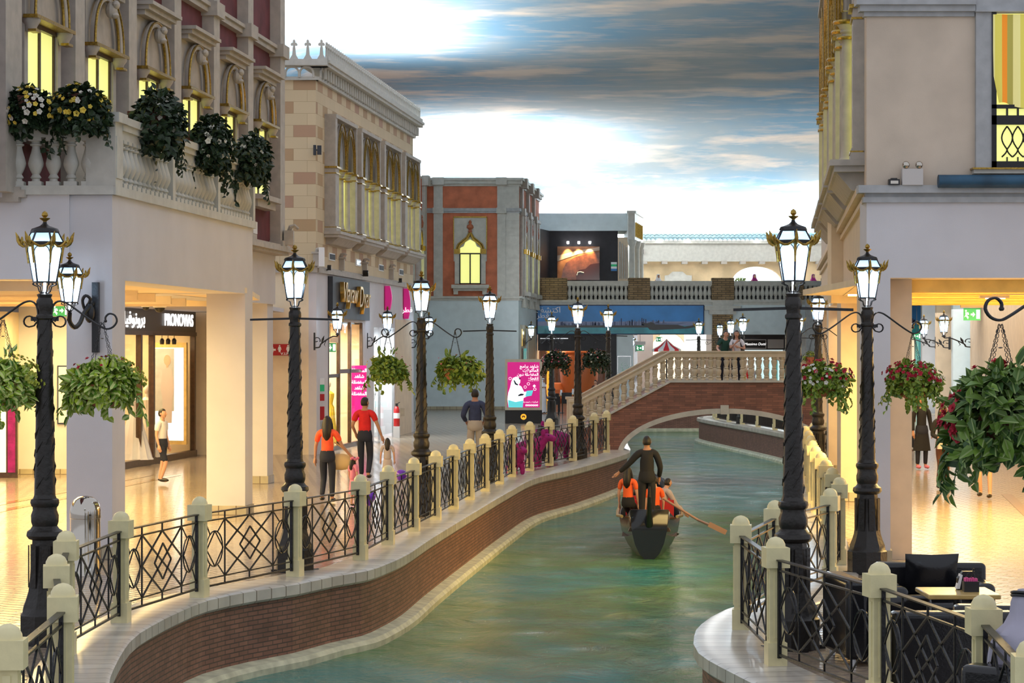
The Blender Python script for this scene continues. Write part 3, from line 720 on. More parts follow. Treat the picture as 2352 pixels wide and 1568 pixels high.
def maroon_window(u, zsp=7.28, zsill=5.84):
    w = 1.72; b = MB(); s = -1
    w0 = MB(); 
    for e in (u, u+w-.16): sbox(w0, s, e, 0, zsill, e+.16, .10, zsp)
    sbox(w0, s, u-.02, 0, zsp+.85, u+w+.02, .24, zsp+.93); sbox(w0, s, u-.07, 0, zsp+.93, u+w+.07, .32, zsp+1.0); sbox(w0, s, u-.12, 0, zsp+1.0, u+w+.12, .40, zsp+1.06)
    sbox(w0, s, u+.02, 0, zsp, u+w-.02, .10, zsp+.86)
    fr = ob('window', w0, 'stone', pal)
    # arched head: two gilded ribs around a pale panel
    A = arc_pointed(w-.40, .74, 10); c = u+w/2; g = MB(); st = MB()
    g.tube([(c+x, O(s,.20), zsp+.02+z) for x, z in A], .022, 6); g.tube([(c+x*1.22, O(s,.24), zsp+.02+z*1.09) for x, z in A], .020, 6)
    st.tube([(c+x*1.11, O(s,.19), zsp+.02+z*1.05) for x, z in A], .055, 8)
    sbox(g, s, u-.06, .10, zsp-.02, u+w+.06, .30, zsp+.03)
    for e in (u-.03, u+w-.20):
        sbox(g, s, e, .16, zsp-.20, e+.23, .27, zsp-.165); st.lathe([(.07,-.19),(.09,-.12),(.13,-.06),(.14,-.01)], 10, (e+.115, O(s,.16), zsp))
    ob('arch_moulding', st, 'stone', fr, label='pale carved arch moulding'); ob('gilt_trim', g, 'gilt', fr, label='gilded ribs and capital bands')
    k = MB(); k.ball((c, O(s,.26), zsp+.62), (.11,.09,.13), 10, 8); k.ball((c, O(s,.33), zsp+.70), (.10,.06,.07), 10, 6); k.ball((c, O(s,.31), zsp+.54), (.08,.07,.05), 10, 6); ob('keystone', k, 'stone', fr)
    p = MB(); sbox(p, s, u+.14, .02, zsill, u+w-.14, .03, zsp-.03); ob('pane', p, 'litpane', fr, label='pane glowing yellow-green')
    f = MB()
    for e in (u+.14, u+w/2-.03, u+w-.20): sbox(f, s, e, .02, zsill, e+.06, .06, zsp-.02)
    sbox(f, s, u+.18, .02, zsp-.08, u+w-.18, .10, zsp-.02); ob('window_frame', f, 'darkwood', fr)
    sl = MB(); sbox(sl, s, u-.10, 0, zsill-.10, u+w+.10, .34, zsill); sbox(sl, s, u-.02, 0, zsill-.24, u+w+.02, .22, zsill-.10); ob('sill', sl, 'stone', fr)
for k in range(6): maroon_window(WM.u(32.35+2.95*k))
# low wall lamp-side fittings at the end of the facade
# ---------------------------------------------------------------- left arcade block under the balcony (white)
WA = Wall(-5.31, 31.8, .0988, -1)
arc = thing('arcade_building', 'white plastered ground floor arcade under the left balcony', 'building', WA.loc(31.8), WA.rz)
b = MB(); s = -1
H1 = 3.72
sbox(b, s, 0, -.62, 0, .66, 0, H1); ob('corner_pier', b, 'white_wall', arc)
b = MB(); sbox(b, s, WA.u(40.2), -.66, 0, WA.u(40.8), 0, H1); ob('pier', b, 'white_wall', arc)
b = MB(); sbox(b, s, 0, -.62, H1, WA.u(40.8), 0, 4.86); ob('upper_wall', b, 'white_wall', arc)
b = MB(); sbox(b, s, WA.u(40.8), -2.2, H1, WA.u(50), -1.45, 4.78); sbox(b, s, WA.u(49.4), -2.3, 0, WA.u(50), -1.5, H1); sbox(b, s, WA.u(40.2), -2.0, H1, WA.u(40.8), -.6, 4.86); ob('rear_wall', b, 'white_wall', arc)
for u0, u1, o0, o1 in ((0, .66, -.62, 0), (WA.u(40.2), WA.u(40.8), -.66, 0), (WA.u(49.4), WA.u(50), -2.3, -1.5)):
    b = MB(); sbox(b, s, u0-.02, o0-.02, 0, u1+.02, o1+.02, .16); ob('skirting', b, 'skirting', arc)
# frontal wall over the near-left opening
fw = MB(); fw.box(-16, 31.8, H1, -5.93+.05, 32.4, 4.86); fw.box(-16, 31.7, 4.80, -6.75, 32.4, 4.92)
struct('wall_near_left', fw, 'white_wall', 'white wall above the near left arcade opening')
# arcade interior
b = MB(); b.prism([(-16,31.9),(-5.9,31.9),(-5.35+.0988*9,40.3),(-6.35+.0988*14.8,46.4),(-16,46.4)], H1+.01, H1+.1, 'z')
struct('ceiling_arcade_left', b, 'cream_wall', 'warm lit ceiling of the left arcade')
b = MB()
for i in range(7): b.box(-15.5, 32.6+i*1.9, H1-.14, -6.0, 32.72+i*1.9, H1)
struct('beam_left', b, 'cream_wall', 'shallow beams across the left arcade ceiling')
b = MB()
for y in (32.8, 36.5, 41.0, 45.6): b.box(-14.5, y+.3, H1-.05, -6.3, y+.38, H1-.01)
ob('cove_strip', b, 'warmstrip', None, label='warm light strips tucked between the left arcade ceiling beams', cat='light strip')
b = MB(); b.box(-16, 46.4, 3.62, -5.2, 46.8, 5.0); struct('wall_beam_left', b, 'cream_wall', 'cream cross beam over the left arcade')
b = MB(); b.box(-10.98, 53.3, 0, -9.27, 53.6, 4.6); b.box(-20, 63.1, 0, -11, 63.4, 5)
struct('wall_left_hall', b, 'white_wall', 'white wall inside the left arcade beside the bridal shop')
b = MB(); b.box(-16, 51.9, 0, -11.35, 52.3, 3.6); b.box(-11.35, 51.9, 0, -10.98, 53.4, 3.6); struct('wall_left_shop', b, 'cream_wall', 'warm cream wall and pier at the far left of the arcade')
t = thing('shop_entrance', 'narrow dark framed shop entrance with pink glow at the left edge of the picture', 'shop entrance', (X(14,51.8), 51.8, 0))
b = MB(); b.box(-.28, 0, 0, .24, .1, 2.5); ob('frame', b, 'darkwood', t); b = MB(); b.box(-.22, -.03, .12, .0, 0, 2.4); ob('lit_pane', b, 'shoplight', t); b = MB(); b.box(.04, -.03, .12, .20, 0, 2.4); ob('glass_pane', b, 'plush', t, label='pane glowing pink')
b = MB(); b.box(-10.98, 53.27, 0, -9.25, 53.3, .12); struct('baseboard_left_hall', b, 'skirting', 'tiled skirting of the white wall inside the left arcade')
b = MB(); b.box(-14, 46.6, 3.75, -6, 63, 3.85); struct('ceiling_left_hall', b, 'white_wall', 'ceiling of the left arcade hall')

# balcony
bal = thing('balcony', 'pale stone balcony with vase balusters and panelled corner pedestal', 'balcony', WA.loc(31.8), WA.rz)
b = MB(); sbox(b, s, -.05, -1.42, 4.84, WA.u(40.85), .06, 4.96); ob('slab', b, 'lstone', bal)
BB = baluster_mesh(.64, .105)
zb_ = 4.96
b = MB(); sbox(b, s, -.06, -.34, zb_, .30, .06, 5.80); sbox(b, s, -.03, -.30, zb_+.1, .28, .075, 5.62); sbox(b, s, -.10, -.40, 5.80, .36, .12, 5.93); ob('corner_pedestal', b, 'lstone', bal)
b = MB(); sbox(b, s, .3, -.10, 5.60, WA.u(40.8), .03, 5.72); sbox(b, s, .3, -.14, 5.72, WA.u(40.8), .07, 5.80); sbox(b, s, .3, -.18, 5.80, WA.u(40.8), .11, 5.90); ob('side_handrail', b, 'lstone', bal)
for u0 in (3.25, 6.25, 8.95):
    b = MB(); sbox(b, s, u0-.08, -.12, zb_, u0+.08, .05, 5.62); ob('pier', b, 'lstone', bal)
for u0, u1 in ((.40, 3.1), (3.42, 6.1), (6.42, 8.8)):
    for k in range(11): ob('baluster', BB, 'lstone', bal, (u0+(u1-u0)*(k+.5)/11, O(s, -.04), zb_))
# the short front run lies square to the view
fb = MB()
cz, sz = math.cos(WM.rz), math.sin(WM.rz)
def tolocal(root, p):
    M = Matrix.Translation(root.location) @ root.rotation_euler.to_matrix().to_4x4()
    return M.inverted() @ Vector(p)
for k in range(5):
    p = tolocal(bal, (X(42+40.5*k, 31.86), 31.86, zb_)); ob('baluster', BB, 'lstone', bal, tuple(p), (0,0,-WA.rz))
b = MB(); b.box(X(14,31.8), 31.76, 5.60, X(225,31.8), 31.96, 5.78); b.box(X(14,31.8), 31.70, 5.78, X(225,31.8), 32.0, 5.90)
o = ob('front_handrail', b, 'lstone', bal); o.matrix_local = (Matrix.Translation(bal.location) @ bal.rotation_euler.to_matrix().to_4x4()).inverted()
b = MB(); b.box(X(-2,31.8), 31.74, 4.84, X(262,31.8), 33, 4.96); o = ob('front_slab', b, 'lstone', bal); o.matrix_local = (Matrix.Translation(bal.location) @ bal.rotation_euler.to_matrix().to_4x4()).inverted()

# ---------------------------------------------------------------- beige palazzo
WB = Wall(-5.17, 63.1, .105, -1)
bei = thing('beige_building', 'beige stone block palazzo with crested roof and four lit triple-column windows', 'building', WB.loc(63.1), WB.rz)
UB = WB.u(80.6)
def inv(o, root): o.matrix_local = (Matrix.Translation(root.location) @ root.rotation_euler.to_matrix().to_4x4()).inverted(); return o
b = MB(); b.prism([(-16,63.1),(-5.17,63.1),(-3.33,80.6),(-16,80.6)], 4.86, 9.86, 'z'); inv(ob('wall', fixn(b.mesh('wall', False)), 'beige_blocks', bei), bei)
b = MB(); b.prism([(-16,63.12),(-5.19,63.12),(-4.90,65.9),(-16,65.9)], 0, 4.86, 'z')
yA, yB_ = WB.atpx(752), WB.atpx(833); yC, yD = WB.atpx(857), WB.atpx(905)
for y0, y1, z0, z1 in ((WB.y0+.02, yA, 0, 4.84), (yA, yB_, 3.45, 4.84), (yB_, yC, 0, 4.84), (yC, yD, 3.45, 4.84), (yD, 80.6, 0, 4.84)):
    sbox(b, -1, 0, 0, 0, 0, 0, 0)
g_ = MB(); g_.prism([(-16,63.12),(-5.19,63.12),(-5.17+.105*(yA-63.1),yA),(-16,yA)], 0, 4.84, 'z')
inv(ob('ground_wall', fixn(g_.mesh('ground_wall', False)), 'cream_wall', bei), bei)
g_ = MB()
for y0, y1, z0, z1 in ((WB.y0, yA, 0, 4.84), (yA, yB_, 3.55, 4.84), (yB_, yC, 0, 4.84), (yC, yD, 3.45, 4.84), (yD, 80.6, 0, 4.84)): sbox(g_, -1, WB.u(y0), -.25, z0, WB.u(y1), .02, z1)
ob('shop_wall', g_, 'white_wall', bei)
b = MB(); sbox(b, -1, -.03, -.2, 4.80, UB, .10, 4.92); sbox(b, -1, -.03, -.2, 4.92, UB, .05, 4.97); ob('ledge', b, 'stone', bei)
b = MB(); b.box(-16, 63.0, 4.80, -5.12, 63.2, 4.95); inv(ob('front_ledge', b, 'stone', bei), bei)
# frieze of small round arches and the cornice
b = MB(); sbox(b, -1, -.1, -.4, 9.86, UB, .10, 9.95); sbox(b, -1, -.1, -.4, 10.22, UB, .34, 10.30); sbox(b, -1, -.1, -.4, 10.30, UB, .40, 10.38)
b2 = MB(); b2.box(-16, 62.98, 9.86, -5.1, 63.3, 9.95); b2.box(-16, 62.72, 10.22, -4.85, 63.3, 10.38)
ob('cornice', b, 'lstone', bei); inv(ob('front_cornice', b2, 'lstone', bei), bei)
def roundarch(b, c, w, h, put):
    n = 8; A = [(c-w/2+w/2*(1-math.cos(PI*k/n)), h*.35+h*.5*math.sin(PI*k/n)) for k in range(n+1)]
    pts = [(c-w/2, 0)]+A+[(c+w/2, 0)]
    b.tube([put(x, z) for x, z in pts], .03, 5)
b = MB()
for k in range(46): u = .2+k*.38; roundarch(b, u, .36, .32, lambda x, z: (x, O(-1, .12), 9.93+z)); b.bar((u+.18, O(-1,.18), 9.93), (u+.18, O(-1,.18), 10.2), .06, .10)
ob('arched_frieze', b, 'lstone', bei, label='frieze of tiny interlaced arches under the cornice')
b = MB()
for k in range(7): x = -5.4-k*.38; roundarch(b, x, .36, .32, lambda x, z: (x, 62.95, 9.93+z))
inv(ob('front_arched_frieze', b, 'lstone', bei), bei)
b = MB()
b.prism([(-.12,0),(.12,0),(.05,.12),(.035,.30),(.028,.34),(.028,.37),(.075,.36),(.09,.40),(.06,.44),(.028,.44),(.035,.49),(0,.53),(-.035,.49),(-.028,.44),(-.06,.44),(-.09,.40),(-.075,.36),(-.028,.37),(-.028,.34),(-.035,.30),(-.05,.12)], -.03, .03)
FIN = fixn(b.mesh('roof_crest', False))
for k in range(5): p = tolocal(bei, (-5.1-.36*k+.1, 62.85, 10.38)); ob('roof_crest', FIN, 'lstone', bei, tuple(p), (0,0,-WB.rz))
for k in range(58): ob('roof_crest', FIN, 'lstone', bei, (.05+k*.30, O(-1,.28), 10.38), (0,0,0), .92)
bt_ = MB(); sbox(bt_, -1, 0, .30, 10.38, UB, .33, 10.50); ob('crest_base', bt_, 'lstone', bei)

def gothic_bay(root, side, u, z0, wl=3.45, cap=1.72, top=3.05, stone='stone', out=.30, zbot=-.35, po=None):
    """bay window: corbelled sill, thick end pier, two slim columns, far pier, two pointed arches above"""
    s = side; w = MB(); po = po or out
    sbox(w, s, u, 0, z0, u+.55, po, z0+cap); sbox(w, s, u-.03, 0, z0, u+.62, po+.03, z0+.10); sbox(w, s, u-.02, 0, z0+.12, u+.60, po+.02, z0+.16)
    sbox(w, s, u+wl-.30, 0, z0, u+wl, out, z0+cap)
    sbox(w, s, u, 0, z0+cap, u+.30, po, z0+top); sbox(w, s, u+wl-.12, 0, z0+cap, u+wl, out, z0+top); sbox(w, s, u, 0, z0+top, u+wl, out+.02, z0+top+.10)
    fr = ob('window', w, stone, root)
    c1, c2 = u+wl*.44, u+wl*.72
    col = MB(); g = MB()
    for c in (c1, c2):
        col.lathe([(.14,0),(.14,.05),(.10,.08),(.12,.12),(.09,.16),(.08,.3),(.072,cap-.16),(.10,cap-.13),(.09,cap-.10),(.15,cap-.02),(.17,cap)], 12, (c, O(s, out-.12), z0))
        g.lathe([(.185,cap-.03),(.205,cap),(.185,cap+.03)], 12, (c, O(s, out-.12), z0)); g.lathe([(.14,cap-.24),(.15,cap-.22),(.14,cap-.20)], 12, (c, O(s, out-.12), z0)); g.lathe([(.165,.05),(.175,.07),(.15,.09)], 12, (c, O(s, out-.12), z0))
    ob('column', col, stone, fr)
    for e0, e1 in ((u-.03, u+.62), (u+wl-.34, u+wl+.03)):
        q_ = po if e0 < u+1 else out; sbox(g, s, e0, .01, z0+cap-.02, e1, q_+.05, z0+cap+.03); sbox(g, s, e0+.02, .01, z0+cap-.17, e1-.02, q_+.025, z0+cap-.14); sbox(g, s, e0, .01, z0+.10, e1, q_+.04, z0+.12)
    p = MB(); sbox(p, s, u+.50, .015, z0+.02, u+wl-.28, max(.05, out-.22), z0+cap+.02); ob('pane', p, 'litpane', fr, label='pane glowing yellow-green')
    # tympanum: marbled spandrels, pointed ribs
    m = MB(); sbox(m, s, u+.3, .01, z0+cap+.02, u+wl-.12, .07, z0+top); ob('spandrel', m, 'marble', fr, label='grey marbled spandrel')
    wv = wl*.36; H = (top-cap)*.88
    for c in (u+wl*.36, u+wl*.74):
        A = arc_pointed(wv*1.05, H, 8)
        rb = MB()
        rb.tube([(c+x, O(s, out-.08), z0+cap+.03+z) for x, z in A], .05, 6); g.tube([(c+x*.84, O(s, out-.03), z0+cap+.03+z*.88) for x, z in A], .024, 5); g.tube([(c+x*1.1, O(s, out-.02), z0+cap+.03+z*1.05) for x, z in A], .020, 5)
        ob('arch_rib', rb, stone, fr)
    ob('gilt_trim', g, 'gilt', fr, label='gilded capitals and ribs')
    sl = MB(); sbox(sl, s, u-.10, 0, z0-.08, u+wl+.10, out+.16, z0); sbox(sl, s, u-.05, 0, z0-.16, u+wl+.05, out+.10, z0-.08)
    sl.prism([(O(s,0), z0+zbot), (O(s,.16), z0+zbot+.02), (O(s,out+.06), z0-.16), (O(s,0), z0-.16)][::(1 if s > 0 else -1)], u+.15, u+wl-.15, 'x'); ob('sill', fixn(sl.mesh('sill', False)), stone, fr)
for k in range(4): gothic_bay(bei, -1, WB.u(64.35+4.17*k), 5.95)
# thin pilaster strip right of the last bay
# ---------------------------------------------------------------- orange palazzo
WO = Wall(-3.98, 110, .11, -1)
ora = thing('orange_building', 'orange plastered palazzo with grey quoins and an ogee arched lit window', 'building', (0, 110, 0))
x0, x1 = X(977,110), X(1190,110); zt_, zl = 10.55, 5.0
b = MB(); b.prism([(x0-1.3*.9, 98-110), (x0, 0), (x1, 0), (x1+1.1, 12), (x0-6, 12), (x0-6, -12)], zl, zt_-.05, 'z'); ob('wall', fixn(b.mesh('wall', False)), 'orange', ora)
b = MB(); b.prism([(x0-1.3*.9, -12), (x0, -.02), (x1+.02, -.02), (x1+1.12, 12), (x0-6, 12), (x0-6, -12)], 0, zl, 'z'); ob('ground_wall', fixn(b.mesh('ground_wall', False)), 'blue_wall', ora)
b = MB(); b.box(x0-1.4, -.05, 0, x1+.02, -.02, .14); ob('skirting', b, 'skirting', ora)
def ring(b, o, z0, z1):
    b.prism([(x0-1.32-o, -12), (x0-o*0, -o), (x1+o, -o), (x1+1.1+o, 12), (x1+1.0, 12), (x1-.1, .1), (x0, .1), (x0-1.4-o, -11.9)], z0, z1, 'z')
b = MB(); ring(b, .06, zl, zl+.1); ring(b, .14, zl+.1, zl+.2); ob('ledge', b, 'lstone', ora)
b = MB(); ring(b, .05, 9.02, 9.1); ring(b, .10, 9.1, 9.24); ob('string_course', b, 'greystone', ora)
b = MB(); ring(b, .07, 10.25, 10.35); ring(b, .16, 10.35, 10.5); ring(b, .24, 10.5, 10.62); ob('cornice', b, 'lstone', ora)
for a, c in ((996, 1017), (1142, 1161)):
    b = MB(); b.box(X(a,110), -.08, zl+.2, X(c,110), 0, 10.3); b.box(X(a-2,110), -.16, 9.0, X(c+2,110), 0, 9.26); b.box(X(a-3,110), -.26, 10.3, X(c+3,110), 0, 10.64); ob('pilaster', b, 'lstone', ora)
b = MB(); b.box(X(1161,110), -.05, 9.2, x1+.05, .4, 10.3)
for k in range(11): b.box(X(1162,110), -.06, zl+.22+k*.345, x1+.06, .5, zl+.22+k*.345+.32)
b.box(X(1160,110), -.04, zl+.2, x1+.04, .4, 9.1); ob('quoins', b, 'lstone', ora, label='pale rusticated corner quoins')
# ogee window
wc = X(1080,110); b = MB(); b.box(X(1042,110), -.05, Zh(600,110), X(1118,110), 0, Zh(498,110))
for sgn in (-1, 1): b.box(wc+sgn*.60-.11, -.12, Zh(652,110), wc+sgn*.60+.11, 0, Zh(572,110))
wn = ob('window', b, 'lstone', ora)
og = [(-.52,0),(-.52,.25),(-.46,.42),(-.30,.60),(-.14,.76),(-.05,.95),(0,1.12),(.05,.95),(.14,.76),(.30,.60),(.46,.42),(.52,.25),(.52,0)]
zz = Zh(580,110)
b = MB(); b.tube([(wc+x*1.05, -.12, zz+z*.82) for x, z in og], .05, 6); b.tube([(wc+x*1.2, -.10, zz+z*.92) for x, z in og], .03, 6)
for (a, c, d, e) in ((1041,498,1119,500),): b.box(X(1041,110), -.09, Zh(500,110), X(1119,110), -.05, Zh(498,110)+.02); b.box(X(1041,110), -.09, Zh(572,110), X(1041,110)+.04, -.05, Zh(498,110)); b.box(X(1119,110)-.04, -.09, Zh(572,110), X(1119,110), -.05, Zh(498,110))
for sgn in (-1, 1): b.box(wc+sgn*.60-.14, -.17, Zh(583,110), wc+sgn*.60+.14, -.02, Zh(572,110))
ob('gilt_trim', b, 'gilt', wn, label='gilded ogee arch')
b = MB(); b.prism([(wc-.5, Zh(652,110)), (wc+.5, Zh(652,110)), (wc+.5, zz+.1), (wc+.44, zz+.22), (wc+.30, zz+.28), (wc+.22, zz+.48), (wc, zz+.60), (wc-.22, zz+.48), (wc-.30, zz+.28), (wc-.44, zz+.22), (wc-.5, zz+.1)], -.07, -.055); ob('pane', b, 'litpane', wn, label='lobed pane glowing yellow')
b = MB()
for x in (-.5, -.03, .44): b.box(wc+x, -.13, Zh(652,110), wc+x+.06, -.07, Zh(584,110))
b.box(wc-.5, -.13, Zh(584,110), wc+.5, -.07, Zh(584,110)+.06); b.box(wc-.5, -.13, Zh(653,110), wc+.5, -.07, Zh(653,110)+.06); ob('window_frame', b, 'iron', wn)
b = MB(); b.lathe([(.03,0),(.10,.06),(.06,.14),(.16,.24),(.14,.34),(.04,.42),(.08,.50),(.01,.60)], 8, (wc, -.12, Zh(535,110)), 1, .6); ob('finial', b, 'terracotta', wn, label='red carved finial over the window')
b = MB(); b.box(wc-.86, -.36, Zh(662,110), wc+.86, 0, Zh(654,110)); b.box(wc-.78, -.22, Zh(668,110), wc+.78, 0, Zh(662,110))
for sgn in (-1, 1): b.box(wc+sgn*.66-.1, -.2, Zh(676,110), wc+sgn*.66+.1, 0, Zh(668,110))
ob('sill', b, 'lstone', wn)
# windows of the two flanks: slim lit lancets
def lancet(u, root, px0, rot, n, name='window'):
    pass
def flank(x_, y_, m, rz, side, us, lab):
    for u in us:
        w = MB(); sbox(w, side, u, 0, 5.45, u+.28, .22, 9.0); sbox(w, side, u+1.2, 0, 5.45, u+1.45, .22, 9.0); sbox(w, side, u-.05, 0, 5.25, u+1.5, .34, 5.45)
        for e in (u+.1, u+1.2): w.lathe([(.14,4.7),(.10,4.95),(.05,5.25)], 8, (e, O(side,.12), 0))
        o = ob('window', w, 'lstone', ora, (x_, y_, 0), (0,0,rz), label=lab)
        p = MB(); sbox(p, side, u+.28, .01, 5.45, u+1.2, .03, 7.9); ob('pane', p, 'litpane', o)
        g = MB(); A = arc_pointed(.95, .75, 6); g.tube([(u+.74+x, O(side,.15), 7.35+z) for x, z in A], .04, 6); sbox(g, side, u+1.16, .05, 7.2, u+1.5, .28, 7.42); sbox(g, side, u-.02, .05, 7.2, u+.3, .28, 7.42); ob('gilt_trim', g, 'gilt', o)
        f = MB(); f.lathe([(.03,0),(.10,.06),(.14,.24),(.04,.42),(.08,.50),(.01,.60)], 8, (u+.74, O(side,.18), 8.2), 1, .6); ob('finial', f, 'terracotta', o)
rz_ = math.atan2(12, 1.1)
flank(x1, 0, .09, rz_, -1, (1.6, 5.0, 8.4), 'slim lit lancet window on the canal flank')
flank(x0-1.17, -12, .1, math.atan2(12, 1.17), -1, (8.8,), 'slim lit lancet window on the near flank')
for k in range(3):
    b = MB(); sbox(b, -1, .9+3.4*k, 0, 5.2, 1.3+3.4*k, .14, 10.5); sbox(b, -1, .8+3.4*k, 0, 8.95, 1.4+3.4*k, .26, 9.28); sbox(b, -1, .75+3.4*k, 0, 10.2, 1.45+3.4*k, .36, 10.66); ob('pilaster', b, 'stone', ora, (x1, 0, 0), (0,0,rz_))
for q_ in (7.0, 10.9): b = MB(); sbox(b, -1, q_, 0, 5.2, q_+.5, .16, 10.5); sbox(b,-1,q_-.1,0,10.2,q_+.6,.3,10.66); ob('pilaster', b, 'lstone', ora, (x0-1.17, -12, 0), (0,0,math.atan2(12,1.17)))

# ---------------------------------------------------------------- right building
WR = Wall(4.62, 31.2, .11, 1)
rb_ = thing('right_building', 'peach plastered palazzo with grey ledges above the right arcade', 'building', WR.loc(31.2), WR.rz)
UR = WR.u(62)
def rinv(o): return inv(o, rb_)
poly = [(4.62,31.2),(16,31.2),(16,32.4),(5.6,32.4),(8.9,62),(4.62+.11*30.8,62)]
b = MB(); b.prism(poly, 4.87, 11, 'z'); rinv(ob('wall', fixn(b.mesh('wall', False)), 'pink_plaster', rb_))
b = MB(); b.prism([(4.62,31.22),(16,31.22),(16,31.8),(5.0,31.8),(5.2,34),(4.9,34)], 3.72, 4.87, 'z'); b = MB(); b.box(4.62, 31.2, 3.72, 16, 31.8, 4.72); b.box(4.62, 31.2, 0, 4.93, 31.8, 3.72)
rinv(ob('front_wall', b, 'white_wall', rb_))
b = MB(); sbox(b, 1, .61, -.5, 3.72, UR, 0, 4.80)
for ya, yb2 in ((31.85, 35.2), (43.8, 46.5), (54, 56), (61, 62)): sbox(b, 1, WR.u(ya), -.62, 0, WR.u(yb2), -.01, 3.72)
ob('side_wall', b, 'warm_plaster', rb_)
for ya, yb2 in ((31.2, 35.2), (43.8, 46.5), (54, 56), (61, 62)):
    b = MB(); sbox(b, 1, WR.u(ya)-.015, -.33 if ya < 32 else -.64, 0, WR.u(yb2)+.015, .012, .17); ob('skirting', b, 'skirting', rb_)
for z0, z1, o in ((4.70,4.78,.05),(4.78,4.83,.02),(4.83,4.93,.12),(7.18,7.26,.05),(7.26,7.36,.12),(7.36,7.44,.06)):
    pass
b = MB()
for z0, z1, o in ((4.70,4.77,.05),(4.77,4.82,.02),(4.82,4.92,.12)): b.box(4.62-o, 31.2-o, z0, 16, 31.3, z1)
for z0, z1, o in ((7.12,7.18,.04),(7.18,7.26,.10),(7.26,7.34,.15)): b.box(4.62-o, 31.2-o, z0, 6.02, 31.3, z1)
rinv(ob('front_ledge', b, 'greystone', rb_))
b = MB()
for z0, z1, o in ((4.70,4.77,.05),(4.77,4.82,.02),(4.82,4.92,.12)): sbox(b, 1, .1, 0, z0, UR, o, z1)
ob('side_ledge', b, 'warm_plaster', rb_)
for k in range(4): gothic_bay(rb_, 1, WR.u(32.0+4.35*k), 5.32, wl=3.7, cap=2.05, top=4.2, out=.30, zbot=-.42, po=.15)
# striped curtain window on the front
xw = X(2275,31.2); b = MB(); b.box(X(2239,31.2), 31.12, Zh(386,31.2), xw, 31.25, 8.2); b.box(xw, 31.12, Zh(33,31.2)+0, 15.5, 31.25, 8.2); b.box(X(2237,31.2), 31.06, Zh(30,31.2), 15.5, 31.2, Zh(26,31.2))
rw = rinv(ob('window', b, 'greystone', rb_))
b = MB(); b.box(xw, 31.16, Zh(386,31.2), 12.5, 31.18, Zh(30,31.2)); o = ob('pane', b, 'litpane', rw, label='pane glowing yellow')
# curtain: hung cloth with a scalloped foot
b = MB(); n = 60; xs2 = [X(2281,31.1)+k*.04 for k in range(n)]; vs = []
zc0, zc1 = Zh(236,31.1), Zh(33,31.1)
for j, t in enumerate((0, .02, .05, .3, .6, 1)):
    for k, x in enumerate(xs2):
        pinch = max(0, 1-t*3)*.25*max(0, 1-k/6)
        vs.append((x+pinch*.3, 31.10-.025*math.sin(k*.9)*(1-t*.6)-(.05 if j in (0,) else 0)*0, zc0+(zc1-zc0)*t-(.06*abs(math.sin(k*.11)) if j == 0 else 0)+(.02*math.sin(k*.5) if j < 3 else 0)))
b.add(vs, [(j*n+k, j*n+k+1, (j+1)*n+k+1, (j+1)*n+k) for j in range(5) for k in range(n-1)]); ob('curtain', b, 'curtain', rw, label='yellow, orange and olive striped curtain')
b = MB(); zt2 = Zh(240,31.1); zb2 = Zh(386,31.1); xa = xw
b.box(xa, 31.10, zt2-.05, 12.5, 31.15, zt2); b.box(xa, 31.10, zb2, xa+.06, 31.15, zt2+1.2); b.box(xa, 31.10, zb2, 12.5, 31.15, zb2+.09); b.box(xa, 31.10, zt2-.26, 12.5, 31.15, zt2-.14)
for k in range(24):
    x = xa+.20+k*.14*1.0; b.box(x-.012, 31.11, zt2-.14, x+.012, 31.14, zt2)
    for dx, sg in ((0, 1), (0, -1)):
        b.tube([(x+sg*.07*math.sin(PI*q/8)*1.0+0, 31.12, zt2-.28-.30*q/8) for q in range(9)], .010, 4)
        b.tube([(x+sg*(.07-.07*math.cos(PI*q/8)), 31.12, zt2-.58-.2*q/8) for q in range(5)], .010, 4)
    b.box(x-.008, 31.11, zb2, x+.008, 31.14, zt2-.68)
ob('grille', b, 'iron', rw, label='black wrought iron window grille')
b = MB(); b.box(X(2228,31.2), 31.0, Zh(391,31.2), 15.5, 31.2, Zh(387,31.2)); ob('sill_cap', b, 'gilt', rw); b = MB(); b.box(X(2232,31.2), 31.05, Zh(400,31.2), 15.5, 31.2, Zh(391,31.2)); ob('sill', b, 'lstone', rw)
# right arcade interior
b = MB(); b.box(5.1, 31.8, 3.73, 16, 42, 3.83); struct('ceiling_arcade_right', b, 'cream_wall', 'ceiling behind the yellow slats of the right arcade')
b = MB()
for k in range(26): y = 32.1+k*.38; b.prism([(4.95+.11*(y-31.2), y), (16, y-.9), (16, y-.78), (4.95+.11*(y-31.2), y+.12)], 3.55, 3.72, 'z')
struct('slats_right', b, 'slatwood', 'yellow lit slats of the right arcade ceiling')
b = MB()
for k in range(7): b.box(5.6+k*.02, 32.6+k*1.35, 3.69, 15.5, 32.68+k*1.35, 3.72)
ob('cove_strip', b, 'warmstrip', None, label='warm light strips above the yellow slats of the right arcade', cat='light strip')
b = MB(); b.box(5.6, 42, 3.60, 18, 42.5, 5.2); struct('wall_beam_right', b, 'cream_wall', 'cream cross beam over the right arcade')
b = MB(); b.prism([(6.4,42.5),(14.8,118),(26,118),(18,42.5)], 5.2, 5.3, 'z'); struct('ceiling_right_hall', fixn(b.mesh('c', False)), 'white_wall', 'ceiling of the right arcade hall')
WH = Wall(14.8, 77, .11, 1)
b = MB(); b.prism([(9.9,32.5),(12.95,60.2),(14.8,77),(15.2,77),(13.3,60.2),(10.3,32.5)], 0, 5.2, 'z'); struct('wall_right_hall', fixn(b.mesh('w', False)), 'warm_plaster', 'cream wall at the right of the right arcade hall')
b = MB()
